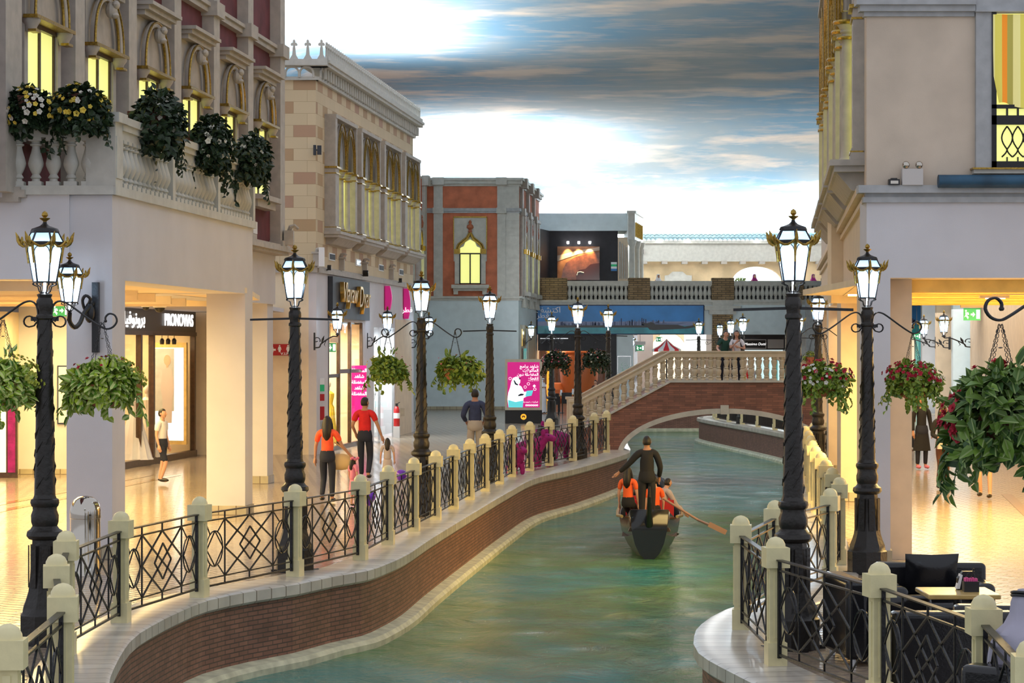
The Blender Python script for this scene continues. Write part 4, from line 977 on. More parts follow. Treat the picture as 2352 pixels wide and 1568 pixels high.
for y0, y1 in ((77, 85), (86, 93), (95, 103), (104, 112)): b.prism([(WH.X(y0)+.6, y0), (WH.X(y1)+.6, y1), (WH.X(y1)+.9, y1), (WH.X(y0)+.9, y0)], 0, 5.2, 'z')
struct('wall_shops_right', fixn(b.mesh('w', False)), 'shopcool', 'brightly lit shop fronts along the right arcade hall')
for i, y in enumerate((77, 85.3, 94, 103.3)):
    b = MB(); b.box(WH.X(y), y, 0, WH.X(y)+1.0, y+.35, 5.2); struct('wall_pier_%d' % (i+1), b, ('warm_plaster', 'blue_wall', 'warm_plaster', 'white_wall')[i], 'pier between the shop fronts of the right hall')
b = MB(); b.box(14.5, 118, 0, 26, 118.4, 5.2); struct('wall_end_right_hall', b, 'greystone', 'end wall of the right arcade hall')
# interior end: glass shop fronts
for i, (a, c, m_) in enumerate(((2050, 2080, 'blue_wall'), (2084, 2100, 'shoplight'), (2110, 2126, 'glassteal'), (2134, 2150, 'shoplight'))):
    b = MB(); b.box(X(a,117), 117, 0, X(c,117), 117.9, 3.3); ob('lit_storefront', b, m_, None, label=('pale blue shop front at the end of the right arcade hall', 'narrow warm lit shop front at the end of the right arcade hall', 'teal glass shop front at the end of the right arcade hall', 'warm lit shop front nearest the side wall at the end of the right hall')[i], cat='shop front')
# ================================================================ LAMPS
def lantern_meshes(ph):
    d = {}
    n = 6
    def hexa(r, z): return [Vector((r*math.cos(ph+2*PI*k/n), r*math.sin(ph+2*PI*k/n), z)) for k in range(n)]
    A, B_, Cc, D = hexa(.111, .112), hexa(.176, .482), hexa(.187, .500), hexa(.130, .606)
    g = MB()
    for k in range(n):
        j = (k+1) % n; g.add([A[k], A[j], B_[j], B_[k]], [(0,1,2,3)])
    d['glass'] = g.mesh('lantern_glass', False)
    g = MB()
    for k in range(n):
        j = (k+1) % n; g.add([Cc[k], Cc[j], D[j], D[k]], [(0,1,2,3)])
    d['roof'] = g.mesh('roof_glass', False)
    f = MB()
    for k in range(n):
        j = (k+1) % n
        f.bar(A[k], B_[k], .014); f.bar(A[k], A[j], .014, .016); f.bar(B_[k], B_[j], .014, .02); f.bar(Cc[k], Cc[j], .016, .018); f.bar(Cc[k], D[k], .016); f.bar(D[k], D[j], .012, .02)
        # curved stays under the glass, and the little brackets beside each corner
        a = A[k]; f.tube([(a.x, a.y, .112), (a.x*.98, a.y*.98, .085), (a.x*.62, a.y*.62, .07), (a.x*.48, a.y*.48, .02), (a.x*.25, a.y*.25, .0)], .0075, 5)
        f.ball((a.x*1.03, a.y*1.03, .094), .012, 6, 4)
        e = B_[k]
        for sg in (-1, 1):
            q = (B_[(k+sg) % n]-e)*.30; f.tube([e+Vector((0,0,-.10)), e+q*.5+Vector((0,0,-.035)), e+q+Vector((0,0,-.012))], .005, 4)
    f.lathe([(.135,.606),(.130,.622),(.12,.64),(.085,.652),(.045,.668),(.022,.69),(.016,.71)], 16, flute=.06)
    f.lathe([(.03,-.02),(.036,0),(.02,.01),(.012,.02)], 10)
    d['frame'] = f.mesh('lantern_frame')
    c = MB()
    for k in range(n):
        a = ph+2*PI*k/n; ca, sa = math.cos(a), math.sin(a)
        P = [(.185,.470),(.215,.468),(.245,.490),(.262,.525),(.270,.560),(.290,.605)]; r = [.011,.015,.018,.021,.016,.003]
        c.tube([(p*ca, p*sa, z) for p, z in P], r, 6)
        c.tube([(.185*ca,.185*sa,.49), (.172*ca,.172*sa,.40), (.165*ca,.165*sa,.33), (.160*ca,.160*sa,.30)], [.016,.014,.010,.013], 5)
        a2 = ph+2*PI*(k+1)/n; e = Vector((.205*ca, .205*sa, .515)); h = Vector((.205*math.cos(a2), .205*math.sin(a2), .515))
        c.tube([e.lerp(h, t)+Vector((0, 0, -.055*math.sin(PI*t))) for t in (0,.2,.4,.6,.8,1)], [.012,.013,.014,.014,.013,.012], 5)
        c.ball((.225*ca, .225*sa, .515), (.018,.018,.05), 6, 5)
    d['crown'] = c.mesh('crown')
    c = MB(); c.lathe([(.014,.70),(.018,.715),(.045,.735),(.050,.745),(.02,.74),(.014,.752),(.020,.757),(.030,.772),(.022,.80),(.003,.815)], 10, flute=.12); d['finial'] = c.mesh('finial')
    c = MB(); c.ball((0,0,.23), (.022,.022,.05), 8, 6); c.lathe([(.014,0),(.014,.18)], 6); d['bulb'] = c.mesh('bulb')
    return d
mat('bulb', (1,1,1), .5, emit=(.85,.93,1), es=10)
LM = {0: lantern_meshes(0), 1: lantern_meshes(PI/6)}
def lantern(parent, loc, ph=0, power=16, scale=1.0, rz=0):
    d = LM[ph]; root = parent
    for nm, key, m in (('lantern_frame','frame','iron'),('lantern_glass','glass','lantern_glass'),('roof_glass','roof','lantern_glass'),('crown','crown','gilt'),('finial','finial','gilt'),('bulb','bulb','bulb')):
        ob(nm, d[key], m, root, loc, (0,0,rz), scale, label={'crown': 'gilded crown of leaf horns and swags'}.get(nm))
    l = bpy.data.lights.new('lantern_light', 'POINT'); l.energy = power; l.color = (.80, .90, 1.0); l.shadow_soft_size = .05
    o = bpy.data.objects.new('lantern_light', l); C.objects.link(o); o.parent = root; o.location = (loc[0], loc[1], loc[2]+.27*scale)
def post_lamp_meshes():
    d = {}
    b = MB(); b.lathe([(.245,0),(.245,.28),(.225,.30),(.215,.36),(.19,.42)], 8, ph=PI/8); b.lathe([(.19,.42),(.165,.50),(.150,.62),(.128,.95),(.125,1.0)], 8, ph=PI/8)
    b.lathe([(.125,.99),(.15,1.0),(.172,1.03),(.165,1.07),(.135,1.09),(.115,1.12),(.128,1.16),(.13,1.22),(.112,1.27),(.115,1.30),(.125,1.31),(.135,1.34),(.13,1.37),(.11,1.38),(.095,1.42)], 20, flute=.05)
    for s in (-1, 1): b.box(s*.20, -.05, 0, s*.30, .05, .035); b.box(-.05, s*.20, 0, .05, s*.30, .035)
    for k in range(8):
        a = PI/4*k; b.cbox((.150*math.cos(a), .150*math.sin(a), .74), (.012, .065, .40), Matrix.Rotation(a, 3, 'Z'))
    d['base'] = b.mesh('lamp_base')
    b = MB(); b.lathe([(.100,1.40),(.093,1.7),(.082,2.3),(.071,2.9),(.066,3.08)], 16)
    # raised climbing leaves on the shaft
    r_ = random.Random(3)
    for k in range(60):
        z = 1.45+k*.026; a = k*2.4+r_.random(); r = .100-.034*(z-1.4)/1.7
        p0 = Vector((r*math.cos(a), r*math.sin(a), z)); p1 = Vector((r*1.03*math.cos(a+.35), r*1.03*math.sin(a+.35), z+.05)); p2 = Vector((r*1.0*math.cos(a+.8), r*1.0*math.sin(a+.8), z+.11))
        b.tube([p0, p1, p2], [.004,.010,.003], 5)
    b.lathe([(.066,3.07),(.078,3.085),(.078,3.11),(.062,3.13),(.064,3.16),(.078,3.20),(.076,3.25),(.060,3.28),(.066,3.295),(.072,3.31),(.05,3.322)], 14, flute=.05)
    d['shaft'] = b.mesh('shaft')
    # curled arms
    b = MB()
    for off in (-.02, .02):
        b.tube(sm([(.06,off,3.10),(.075,off,3.20),(.12,off,3.245),(.18,off,3.24),(.25,off,3.20),(.40,off,3.09),(.52,off,3.01),(.58,off,2.985),(.64,off,3.005),(.675,off,3.06),(.655,off,3.115),(.605,off,3.13),(.57,off,3.10),(.568,off,3.065)]), .0085, 6)
        b.ball((.568, off, 3.06), .015, 6, 5)
    d['arm'] = b.mesh('arm')
    b = MB()
    for off in (-.018, .018):
        b.tube([(.065,off,3.06),(.10,off,3.015)]+[(.145+.052*math.cos(t), off, 3.055+.052*math.sin(t)) for t in [PI*1.35+k*PI/6 for k in range(11)]], .0075, 5)
    b.box(.05,-.015,3.06,.13,.015,3.10); d['scroll'] = b.mesh('scroll')
    b = MB(); b.bar((.05,0,3.175),(.56,0,3.16),.026); d['rod'] = b.mesh('rod')
    return d
PL = post_lamp_meshes()
LAMPS = [ # (x, y(px top) , arms: 'curl' / 'rod', arm angle, phase, label)
 (103, 485, 'curl', .10, 1, 'black street lamp nearest on the left bank, its gold crowned lantern lit white'),
 (677, 562, 'rod', .0, 0, 'black street lamp with plain straight rods on the left bank, second from the left'),
 (968, 622, 'curl', -.1, 0, 'black street lamp carrying two leafy green baskets in front of the pink shop signs'),
 (1125, 657, 'rod', 0, 0, 'black street lamp with straight rods beside the man in the blue shirt'),
 (1327, 682, 'curl', .0, 0, 'black street lamp carrying two baskets of pink and white flowers left of the bridge'),
 (1397, 698, 'rod', 0, 0, 'black street lamp with straight rods standing behind the sloping bridge rail'),
 (1267, 716, 'curl', .9, 0, 'black street lamp just right of the lit billboard'),
 (1822, 480, 'rod', .0, 0, 'tallest looking street lamp with straight rods inside the bend of the right bank railing'),
 (1992, 560, 'curl', .0, 0, 'black street lamp with two red flower baskets in front of the right arcade pier'),
 (1879, 664, 'curl', .0, 0, 'black street lamp half hidden behind the nearest right lamp, against the peach wall'),
 (1605, 730, 'rod', 0, 0, 'small distant street lamp in front of the right end of the skyline banner'),
 (1653, 737, 'curl', 0, 0, 'leftmost of the three small lamps behind the couple on the bridge'),
 (1678, 726, 'curl', .4, 0, 'middle of the three small lamps behind the couple on the bridge'),
 (1706, 719, 'rod', 0, 0, 'rightmost of the three small lamps behind the couple on the bridge'),
 (1835, 716, 'rod', 0, 0, 'small distant street lamp beyond the bridge, showing right of the nearest right lamp'),
]
lamp_at = []
for px, py, arm, ang, ph, lab in LAMPS:
    Y = F*1.30/(HOR-py); x = X(px, Y); far = Y > 75
    t = thing('street_lamp', lab, 'street lamp', (x, Y, .0), 0, 'black street lamps along the canal')
    ob('lamp_base', PL['base'], 'ironpost', t, rot=(0,0,.2)); ob('shaft', PL['shaft'], 'ironpost', t, rot=(0,0,px*.01))
    for a in (0, PI):
        if arm == 'rod': ob('arm', PL['rod'], 'iron', t, (0,0,0), (0,0,ang+a))
        else: ob('arm', PL['arm'], 'iron', t, (0,0,0), (0,0,ang+a)); ob('scroll', PL['scroll'], 'iron', t, (0,0,0), (0,0,ang+a+(.0)))
    lantern(t, (0,0,3.32), ph, 13 if Y < 45 else 24, .96 if True else 1, PI/6 if ph == 0 else PI/6)
    lamp_at.append((x, Y, ang))

# wall lamps: scroll bracket on a back plate, lantern upright on its end
def bracket_mesh(L):
    b = MB(); b.box(-.02,-.05,-.16,.02,.05,.30)
    b.tube(sm([(0,0,-.10),(.12,0,-.08),(.28*L,0,.0),(.55*L,0,.12),(.80*L,0,.20),(.97*L,0,.20),(L,0,.26)]), .018, 6)
    b.tube([(.05+.09*math.cos(t)*(1-.06*k), 0, .10+.09*math.sin(t)*(1-.06*k)) for k, t in enumerate([-.5+k*.55 for k in range(12)])], .013, 5)
    b.tube([(.30*L,0,.02),(.36*L,0,.12),(.42*L,0,.22)], [.006,.03,.004], 6); b.tube([(.5*L,0,.09),(.42*L,0,-.02),(.5*L,0,-.08),(.56*L,0,-.02)], .010, 5)
    b.lathe([(.02,.22),(.05,.25),(.03,.28),(.02,.30)], 8, (L,0,0)); return b.mesh('bracket')
BR = bracket_mesh(.55)
def wall_lamp(px, ptop, Y, dx, lab, wallx=None, sc_=1.0, ang=0):
    # px: lantern axis; ptop: finial row; dx: side of the wall (-1 wall on the left)
    x = X(px, Y); zt = Zh(ptop, Y); z0 = zt-.815*sc_
    L = .55 if wallx is None else abs(x-wallx)
    t = thing('wall_lamp', lab, 'wall lamp', (x, Y, z0), 0, 'wall lamps on scroll brackets')
    o = ob('bracket', BR, 'iron', t, (dx*L, 0, -.28*sc_), (0, 0, 0 if dx < 0 else PI)); o.scale = (L/.55, 1, sc_)
    lantern(t, (0,0,0), 0, 22, sc_, PI/6); return t
def wx(w, Y, o=0): return w.X(Y)+o
for px, py, lab in ((775, 694, 'wall lamp left of the dark shop sign with gold lettering'), (890, 703, 'wall lamp between the dark sign and the pink shop signs'), (985, 716, 'wall lamp partly behind the third street lamp on the left bank')):
    # solve the depth at which the lantern stands .62 m out from the beige wall
    Y = (WB.x0-.105*WB.y0+.62)/((px-1176)/F-.105); wall_lamp(px, py, Y, -1, lab, WB.X(Y)+.02)
t = thing('wall_lamp', 'large wall lamp on the white arcade corner behind the nearest left street lamp', 'wall lamp', (X(160,31.2), 31.2, Zh(579,31.2)-.815*.93), 0, 'wall lamps on scroll brackets')
lantern(t, (0,0,0), 1, 14, .93, PI/6)
b = MB(); b.box(.20, .50, -.55, .29, .60, .38); b.tube(sm([(0,0,-.03),(-.01,.05,-.14),(.04,.12,-.22),(.10,.2,-.16),(.14,.3,-.02),(.22,.5,.10)]), .03, 8); b.tube(sm([(.2,.5,-.1),(.12,.44,.02),(.10,.38,.14),(.15,.34,.20),(.2,.38,.16),(.18,.42,.10)]), .022, 6)
b.ball((.18,.44,-.02), (.07,.06,.14), 10, 8); b.tube([(0,0,-.02),(-.03,.03,-.12),(.02,.1,-.2)], .02, 6); ob('bracket', b, 'iron', t)
wall_lamp(1220, 737, 112.5, -1, 'wall lamp at the gold framed entrance on the flank of the orange building', x1+.22)
for px, py, Y, wxx, lab in ((2168, 712, 77.3, X(2233,77.3), 'nearest of the three wall lamps in the right arcade hall'), (2122, 722, 85.6, X(2181,85.6), 'middle of the three wall lamps in the right arcade hall'), (2086, 727, 94.3, X(2150,94.3), 'farthest of the three wall lamps in the right arcade hall')):
    wall_lamp(px, py, Y, 1, lab, wxx)
wall_lamp(2372, 690, 61.5, 1, 'wall lamp at the right edge of the picture above the big basket', X(2420,61.5))
wall_lamp(1452, 768, 121, -1, 'small wall lamp under the terrace left of the striped umbrella', X(1425,120.5), .8)

# ================================================================ PLANTS
def leaf_at(b, p, d, nrm, L, w, fold, r):
    d = Vector(d).normalized(); side = d.cross(nrm).normalized(); up = side.cross(d).normalized()
    u = r.random(); p = Vector(p); tip = p+d*L-up*L*.18
    l1 = p+d*L*.28+side*w*.9+up*fold*w; l2 = p+d*L*.62+side*w*.75+up*fold*w*.6; r1 = p+d*L*.28-side*w*.9+up*fold*w; r2 = p+d*L*.62-side*w*.75+up*fold*w*.6
    b.add([p, l1, l2, tip, r1, r2], [(0,1,2,3), (0,3,5,4)], [[(u,.5),(u,0),(u,.08),(u,.5)], [(u,.5),(u,.5),(u,.92),(u,1)]])
def foliage(n, rx, ry, rz, L, w, seed, trail=6, zc=0, lo=-.8, sprout=0):
    r = random.Random(seed); b = MB()
    lobes = [(r.uniform(0, 2*PI), r.uniform(-.5,.8), r.uniform(.75,1.12)) for _ in range(9)]
    for k in range(n):
        a = r.uniform(0, 2*PI); cz_ = r.uniform(lo, 1); q = math.sqrt(1-cz_*cz_)
        s = r.uniform(.35, 1.15)**.5
        bump_ = 1
        for la, lz, ls in lobes:
            dd = (math.cos(a-la)*q+lz*cz_); bump_ += (ls-1)*max(0, dd)
        s *= bump_; n_ = Vector((math.cos(a)*q, math.sin(a)*q, cz_)); p = Vector((n_.x*rx*s, n_.y*ry*s, n_.z*rz*s+zc))
        d = (n_*.7+Vector((r.uniform(-1,1), r.uniform(-1,1), r.uniform(-1.1,.5)))).normalized()
        leaf_at(b, p, d, (n_+Vector((0,0,.6))).normalized() if abs(d.dot(n_)) < .95 else Vector((0,1,.1)), L*r.uniform(.7,1.25), w*r.uniform(.8,1.2), r.uniform(.1,.5), r)
    for k in range(trail):
        a = r.uniform(0, 2*PI); p = Vector((math.cos(a)*rx*.8, math.sin(a)*ry*.8, zc-rz*.4)); ln = r.uniform(.6,1.3)*rz
        m = int(ln/(L*.45))+2; pts = []
        for i in range(m):
            t = i/m; q = p+Vector((math.cos(a)*.10*t, math.sin(a)*.10*t, -ln*t)); pts.append(q)
            dd = Vector((r.uniform(-1,1), r.uniform(-1,1), -.7)); leaf_at(b, q, dd, Vector((math.cos(a), math.sin(a), .3)), L*r.uniform(.6,1), w*.9, .3, r)
        b.tube(pts, .004, 4)
    for k in range(sprout):
        a = r.uniform(0, 2*PI); dd = Vector((.5*math.cos(a), .5*math.sin(a), 1)); p = Vector((math.cos(a)*rx*.3, math.sin(a)*ry*.3, zc+rz*.9))
        leaf_at(b, p, dd, Vector((math.sin(a), math.cos(a), 0)), L*1.3, w, .2, r); leaf_at(b, p+dd*L*.7, dd+Vector((.5,0,-.3)), Vector((math.sin(a), math.cos(a), 0)), L*1.1, w, .2, r)
    return fixn_skip(b, 'foliage')
def fixn_skip(b, nm): return b.mesh(nm, False)
def flowers(n, rx, ry, rz, s, seed, zc=0, lo=-.4, amin=0, amax=6.3, out=1.0):
    r = random.Random(seed); b = MB()
    for k in range(n):
        a = r.uniform(amin, amax); cz_ = r.uniform(lo, 1); q = math.sqrt(max(0,1-cz_*cz_)); n_ = Vector((math.cos(a)*q, math.sin(a)*q, cz_)); ss = r.uniform(.88,1.02)*(1+(out-1)*.4)
        c = Vector((n_.x*rx*ss, n_.y*ry*ss, n_.z*rz*ss+zc)); u = n_.orthogonal().normalized(); v = n_.cross(u); z_ = s*r.uniform(.7,1.2)
        for ring_, (rr, h, m) in enumerate(((1, .0, 5), (.6, .35, 4))):
            for j in range(m):
                t = 2*PI*j/m+ring_*.5; d = u*math.cos(t)+v*math.sin(t); e = u*math.cos(t+PI/2)+v*math.sin(t+PI/2)
                p0 = c; p1 = c+d*z_*rr*.6+e*z_*rr*.5+n_*z_*(h+.2); p2 = c+d*z_*rr+n_*z_*(h+.35); p3 = c+d*z_*rr*.6-e*z_*rr*.5+n_*z_*(h+.2)
                b.add([p0,p1,p2,p3], [(0,1,2,3)])
    return b.mesh('flowers', False)
b = MB(); b.lathe([(.10,-.18),(.17,-.14),(.205,0),(.215,.03),(.20,.03),(.18,.0)], 18); POT = b.mesh('pot')
def chain_mesh(zt):
    b = MB()
    for k in range(4):
        a = PI/4+PI/2*k; p = Vector((.19*math.cos(a), .19*math.sin(a), .03)); q = Vector((.0+.012*math.cos(a), .012*math.sin(a), zt)); n = int((q-p).length/.032)
        for i in range(n):
            c0 = p.lerp(q, (i+.05)/n); c1 = p.lerp(q, (i+.98)/n); d = (c1-c0); s = d.cross(Vector((0,0,1)) if i % 2 else Vector((math.cos(a+1), math.sin(a+1), .2))).normalized()*.0085
            b.tube([c0, c0+d*.25+s, c0+d*.75+s, c1, c0+d*.75-s, c0+d*.25-s], .0028, 4, True)
    b.lathe([(.006,zt-.16),(.02,zt-.155),(.006,zt-.15)], 6); b.tube([(0,0,zt-.02),(.018,0,zt+.01),(0,0,zt+.04),(-.018,0,zt+.01)], .004, 5, True)
    return b.mesh('chain')
CH = chain_mesh(.62)
FOL = {'var': foliage(1000, .41, .34, .26, .11, .040, 1, 9, .02), 'grn': foliage(1000, .40, .34, .26, .095, .034, 2, 9, .02, sprout=5), 'grn2': foliage(1000, .41, .34, .24, .095, .036, 5, 9, .0, sprout=3),
       'red': foliage(850, .38, .32, .25, .080, .032, 8, 16, .02), 'red2': foliage(850, .40, .32, .24, .080, .032, 9, 18, .02), 'big': foliage(900, .38, .35, .38, .14, .038, 12, 10, .0, sprout=2), 'small': foliage(160, .26, .22, .13, .08, .03, 14, 3, .05)}
def basket(x, y, z, fol, lm, fls, lab, hook=True, pot='terracotta', s=1.0, ch=True, rz=0):
    t = thing('hanging_basket', lab, 'hanging basket', (x, y, z), rz, 'hanging flower baskets on the street lamps', s)
    ob('pot', POT, pot, t)
    if ch: ob('chain', CH, 'iron', t)
    ob('foliage', FOL[fol], lm, t, label='leafy green foliage spilling over the pot', kind='stuff')
    for i, (n, m, seed, kw) in enumerate(fls): ob('flowers', flowers(n, kw.get('rx', .40), kw.get('ry', .34), kw.get('rz', .26), kw.get('s', .022), seed, kw.get('zc', .04), kw.get('lo', -.3), kw.get('a0', 0), kw.get('a1', 6.3), kw.get('out', 1.0)), m, t, kind='stuff')
    return t
def arm_end(i, side):
    x, y, a = lamp_at[i]; return (x+side*.568*math.cos(a), y+side*.568*math.sin(a))
HZ = 2.43
x, y = arm_end(0, 1); basket(x-.03, y, HZ, 'var', 'leaf_variegated', [(55, 'flower_lime', 3, dict(a0=-.6, a1=.7, s=.026, lo=-.1, out=1.08)), (10, 'flower_red', 5, dict(lo=.6))], 'hanging basket of variegated ivy with lime blossom right of the nearest left lamp')
x, y = arm_end(0, -1); basket(x+.18, y-.0, HZ+.02, 'grn', 'leaf_variegated', [(70, 'flower_lime', 4, dict(a0=-1.2, a1=.9, s=.026, lo=-.2, out=1.05))], 'hanging basket cut off by the left edge of the picture', rz=.4)
x, y = arm_end(2, -1); basket(x, y, HZ, 'grn', 'leaf_green', [(7, 'flower_yellow', 6, dict(a0=2.6, a1=3.9)), (6, 'flower_pink', 7, dict(a0=-.6, a1=.6, out=1.1))], 'leafy green basket in front of the glass shop front, left of the third left lamp')
x, y = arm_end(2, 1); basket(x, y, HZ, 'grn2', 'leaf_green', [(14, 'flower_pink', 8, dict(s=.018))], 'leafy green basket against the pale blue wall, right of the third left lamp')
x, y = arm_end(4, -1); basket(x+.02, y, HZ+.05, 'red', 'leaf_dark', [(36, 'flower_pink', 9, {}), (26, 'flower_white', 10, {})], 'basket of pink and white flowers nearest the lit billboard')
x, y = arm_end(4, 1); basket(x-.12, y, HZ+.05, 'red2', 'leaf_dark', [(12, 'flower_pink', 11, {}), (30, 'flower_white', 12, {})], 'basket of mostly white flowers left of the bridge')
x, y = arm_end(8, -1); basket(x, y, HZ-.05, 'red', 'leaf_green', [(80, 'flower_red', 13, dict(s=.028, lo=-.1)), (26, 'flower_white', 14, dict(a0=3.6, a1=6, s=.026, lo=-.5))], 'basket of red and white flowers between the two nearest right lamps')
x, y = arm_end(8, 1); basket(x, y, HZ-.07, 'red2', 'leaf_green', [(70, 'flower_red', 15, dict(a0=2, a1=5.6, s=.028, lo=.0)), (30, 'flower_white', 16, dict(a0=-1, a1=1, s=.026, lo=-.5))], 'basket of red flowers in front of the right arcade hall')
basket(X(2298,15.7), 15.7, 2.34, 'big', 'leaf_striped', [(34, 'flower_red', 17, dict(a0=2.9, a1=3.7, s=.034, lo=-.45, rx=.40, zc=-.02)), (8, 'flower_red', 18, dict(lo=.8, s=.034, rz=.34))], 'large striped-leaf basket with red roses hanging nearest the camera on the right', pot='darkpot')
x, y = arm_end(9, -1); basket(X(1868,61), 61, HZ+.12, 'small', 'leaf_green', [], 'small green basket seen above the right end of the bridge rail')
# the lamp that carries the big basket stands out of frame to the right; its arm comes in
t = thing('street_lamp', 'street lamp mostly outside the right edge, its curled arm holding the large basket', 'street lamp', (X(2298,15.7)+.575, 15.7, 0), 0, 'black street lamps along the canal')
ob('lamp_base', PL['base'], 'ironpost', t); ob('shaft', PL['shaft'], 'ironpost', t)
ob('arm', PL['arm'], 'iron', t, (0,0,0), (0,0,PI)); lantern(t, (0,0,3.32), 0, 20, .96)

# balcony planters
PT = MB(); PT.prism([(-.10,0),(.10,0),(.13,.20),(-.13,.20)], -.35, .35)
PTm = fixn(PT.mesh('planter', False))
def planter(x, y, z, rz, rx, ry, rz_, n, fm, nf, seed, lab, white=0, sh=1, off=0):
    t = thing('flower_box', lab, 'flower box', (x, y, z), rz, 'flower boxes on the left balcony')
    ob('trough', PTm, 'darkpot', t, (0,0,0), (0,0,0), (sh,sh*.8,1))
    ob('foliage', foliage(n*2, rx*1.1, ry, rz_*1.08, .11, .048, seed, 5, -.02), 'leaf_dark', t, (0,-off,0), kind='stuff')
    ob('flowers', flowers(nf, rx, ry, rz_, .042, seed+1, 0, -.5, 3.0, 6.5), fm, t, (0,-off,0), kind='stuff')
    if white: ob('flowers', flowers(white, rx, ry, rz_, .040, seed+2, 0, -.5, 3.0, 6.5), 'flower_white', t, (0,-off,0), kind='stuff')
planter(X(72,31.7), 31.7, 5.92, 0, .41, .30, .33, 700, 'flower_yellow', 26, 31, 'flower box at the far left of the balcony front, yellow and white blooms', 26, off=.12)
planter(X(186,31.7), 31.7, 5.95, 0, .40, .30, .34, 700, 'flower_yellow', 44, 41, 'flower box beside the balcony corner, mostly yellow blooms', 10, off=.12)
for px, Y, seed, lab in ((330, 33.6, 51, 'flower box on the balcony side nearest the corner, white blooms hanging low'), (450, 36.8, 61, 'middle flower box on the balcony side'), (545, 39.6, 71, 'farthest flower box on the balcony side')):
    planter(WA.X(Y)+.04, Y, 5.92, WA.rz, .50, .32, .42, 700, 'flower_white', 36, seed, lab, 0, 1, off=.15)

# ================================================================ SIGNS AND SHOP FRONTS, LEFT
def onwall(w, Y, o, z): p = w.loc(Y, o, z); return p
# bridal shop inside the left arcade
WS = Wall(-9.0, 55.7, .113, -1)
bs = thing('bridal_shop', 'dark framed bridal shop front with white lettering inside the left arcade', 'shop', WS.loc(53.6), WS.rz)
L_ = WS.u(62.4)-WS.u(53.6)
b = MB(); b.box(0, 0, 3.20, L_, .3, 3.80); ob('fascia', b, 'bronze', bs)
b = MB(); b.box(0, -.04, 0, L_, .12, .16); ob('plinth', b, 'darkwood', bs)
def wallrel(px): 
    Y = WS.atpx(px); return WS.u(Y)-WS.u(53.6)
for u in (wallrel(323), wallrel(352), L_-.15):
    b = MB(); b.box(u-.07, -.03, .1, u+.07, .1, 3.2); ob('mullion', b, 'darkwood', bs)
b = MB(); b.box(0, -.03, 3.12, L_, .1, 3.22); ob('transom', b, 'darkwood', bs)
b = MB(); b.box(0, .02, .16, L_, .035, 3.15); ob('window_glass', b, 'glass', bs)
text('lettering', 'PRONOVIAS', .42, 'whitelit', bs, (wallrel(409), -.03, 3.50), sx=1.25, bold=.008, label='white lit lettering reading PRONOVIAS')
text('lettering', arabic('برونوفياس'), .40, 'whitelit', bs, (wallrel(296), -.03, 3.50), sx=1.6, bold=.008, label='white lit Arabic lettering')
# shop room
def room(pts, z1, m, nm, lab, zf=0):
    b = MB(); n = len(pts)
    for i in range(n-1):
        a, c = pts[i], pts[i+1]; b.add([(a[0],a[1],0),(c[0],c[1],0),(c[0],c[1],z1),(a[0],a[1],z1)], [(0,1,2,3)])
    b.add([(p[0],p[1],z1) for p in pts], [tuple(range(n))])
    return struct(nm, b, m, lab)
a0 = WS.loc(53.7, -.05); a1 = WS.loc(62.35, -.05)
room([(a0[0],a0[1]), (a0[0]-2.2,a0[1]+.2), (a1[0]-2.2,a1[1]+.2), (a1[0],a1[1])], 3.6, 'cream_wall', 'wall_bridal_shop', 'cream back room of the bridal shop')
area('shop_light', (WS.X(58)-1.1, 58, 3.5), (1.6, 7), 420, (1, .72, .38), (0,0,0))
b = MB(); b.box(-1.6, 0, 0, -1.5, 3.4, 2.9)
o = ob('curtain_backdrop', b, 'bowl', None, (WS.X(56.2), 54.6, .1), (0,0,-.0), label='shimmering copper sequinned backdrop in the bridal shop window', cat='backdrop')
def dress(x, y, m, lab, h=1.55, r=.34, rz=0, z=.15, cat='dress'):
    t = thing('dress', lab, cat, (x, y, z), rz)
    b = MB(); n = 28; prof = [(r,0),(r*.93,.05),(r*.62,.55*h/1.55),(.15,.98*h/1.55),(.105,1.06*h/1.55),(.145,1.25*h/1.55),(.15,1.35*h/1.55),(.05,1.42*h/1.55)]
    b.lathe(prof, n, sy=.8, flute=.10); ob('skirt', b, m, t)
    b = MB(); b.lathe([(.045,1.38*h/1.55),(.04,1.5*h/1.55)], 10); b.ball((0,0,1.60*h/1.55), (.075,.09,.11), 12, 8); ob('mannequin_head', b, 'mannequin', t)
    return t
dress(X(309,57.2), 57.2, 'whitecloth', 'long white gown in the left pane of the bridal shop', 1.6, .42)
dress(X(337,58.5), 58.5, 'mannequin', 'ivory gown behind the bridal shop door', 1.6, .34)
# lit poster of a model
ps = thing('lit_poster', 'backlit poster of a woman in a pale lace dress in the bridal shop', 'poster', (X(388,61.2), 61.2, 0), -.35)
b = MB(); b.box(-.50,0,.35,.50,.08,2.95); ob('frame', b, 'wood', ps); b = MB(); b.box(-.42,-.02,.45,.42,.0,2.82); ob('light_panel', b, 'whitelit', ps)
b = MB(); b.box(-.42,-.03,1.2,.16,-.021,2.80); ob('picture', b, 'greystone', ps)
b = MB(); b.flat([(-.16,.9),(.10,.9),(.12,1.5),(.17,1.8),(.10,2.25),(-.02,2.32),(-.16,2.25),(-.22,1.8),(-.17,1.5)], -.036); ob('printed_dress', b, 'dresscloth', ps)
b = MB(); b.flat([(-.03+.10*math.cos(k*PI/6), 2.50+.14*math.sin(k*PI/6)) for k in range(12)], -.036); b.flat([(-.06,2.3),(0,2.3),(0,2.4),(-.06,2.4)], -.035); ob('printed_face', b, 'skinlight', ps)
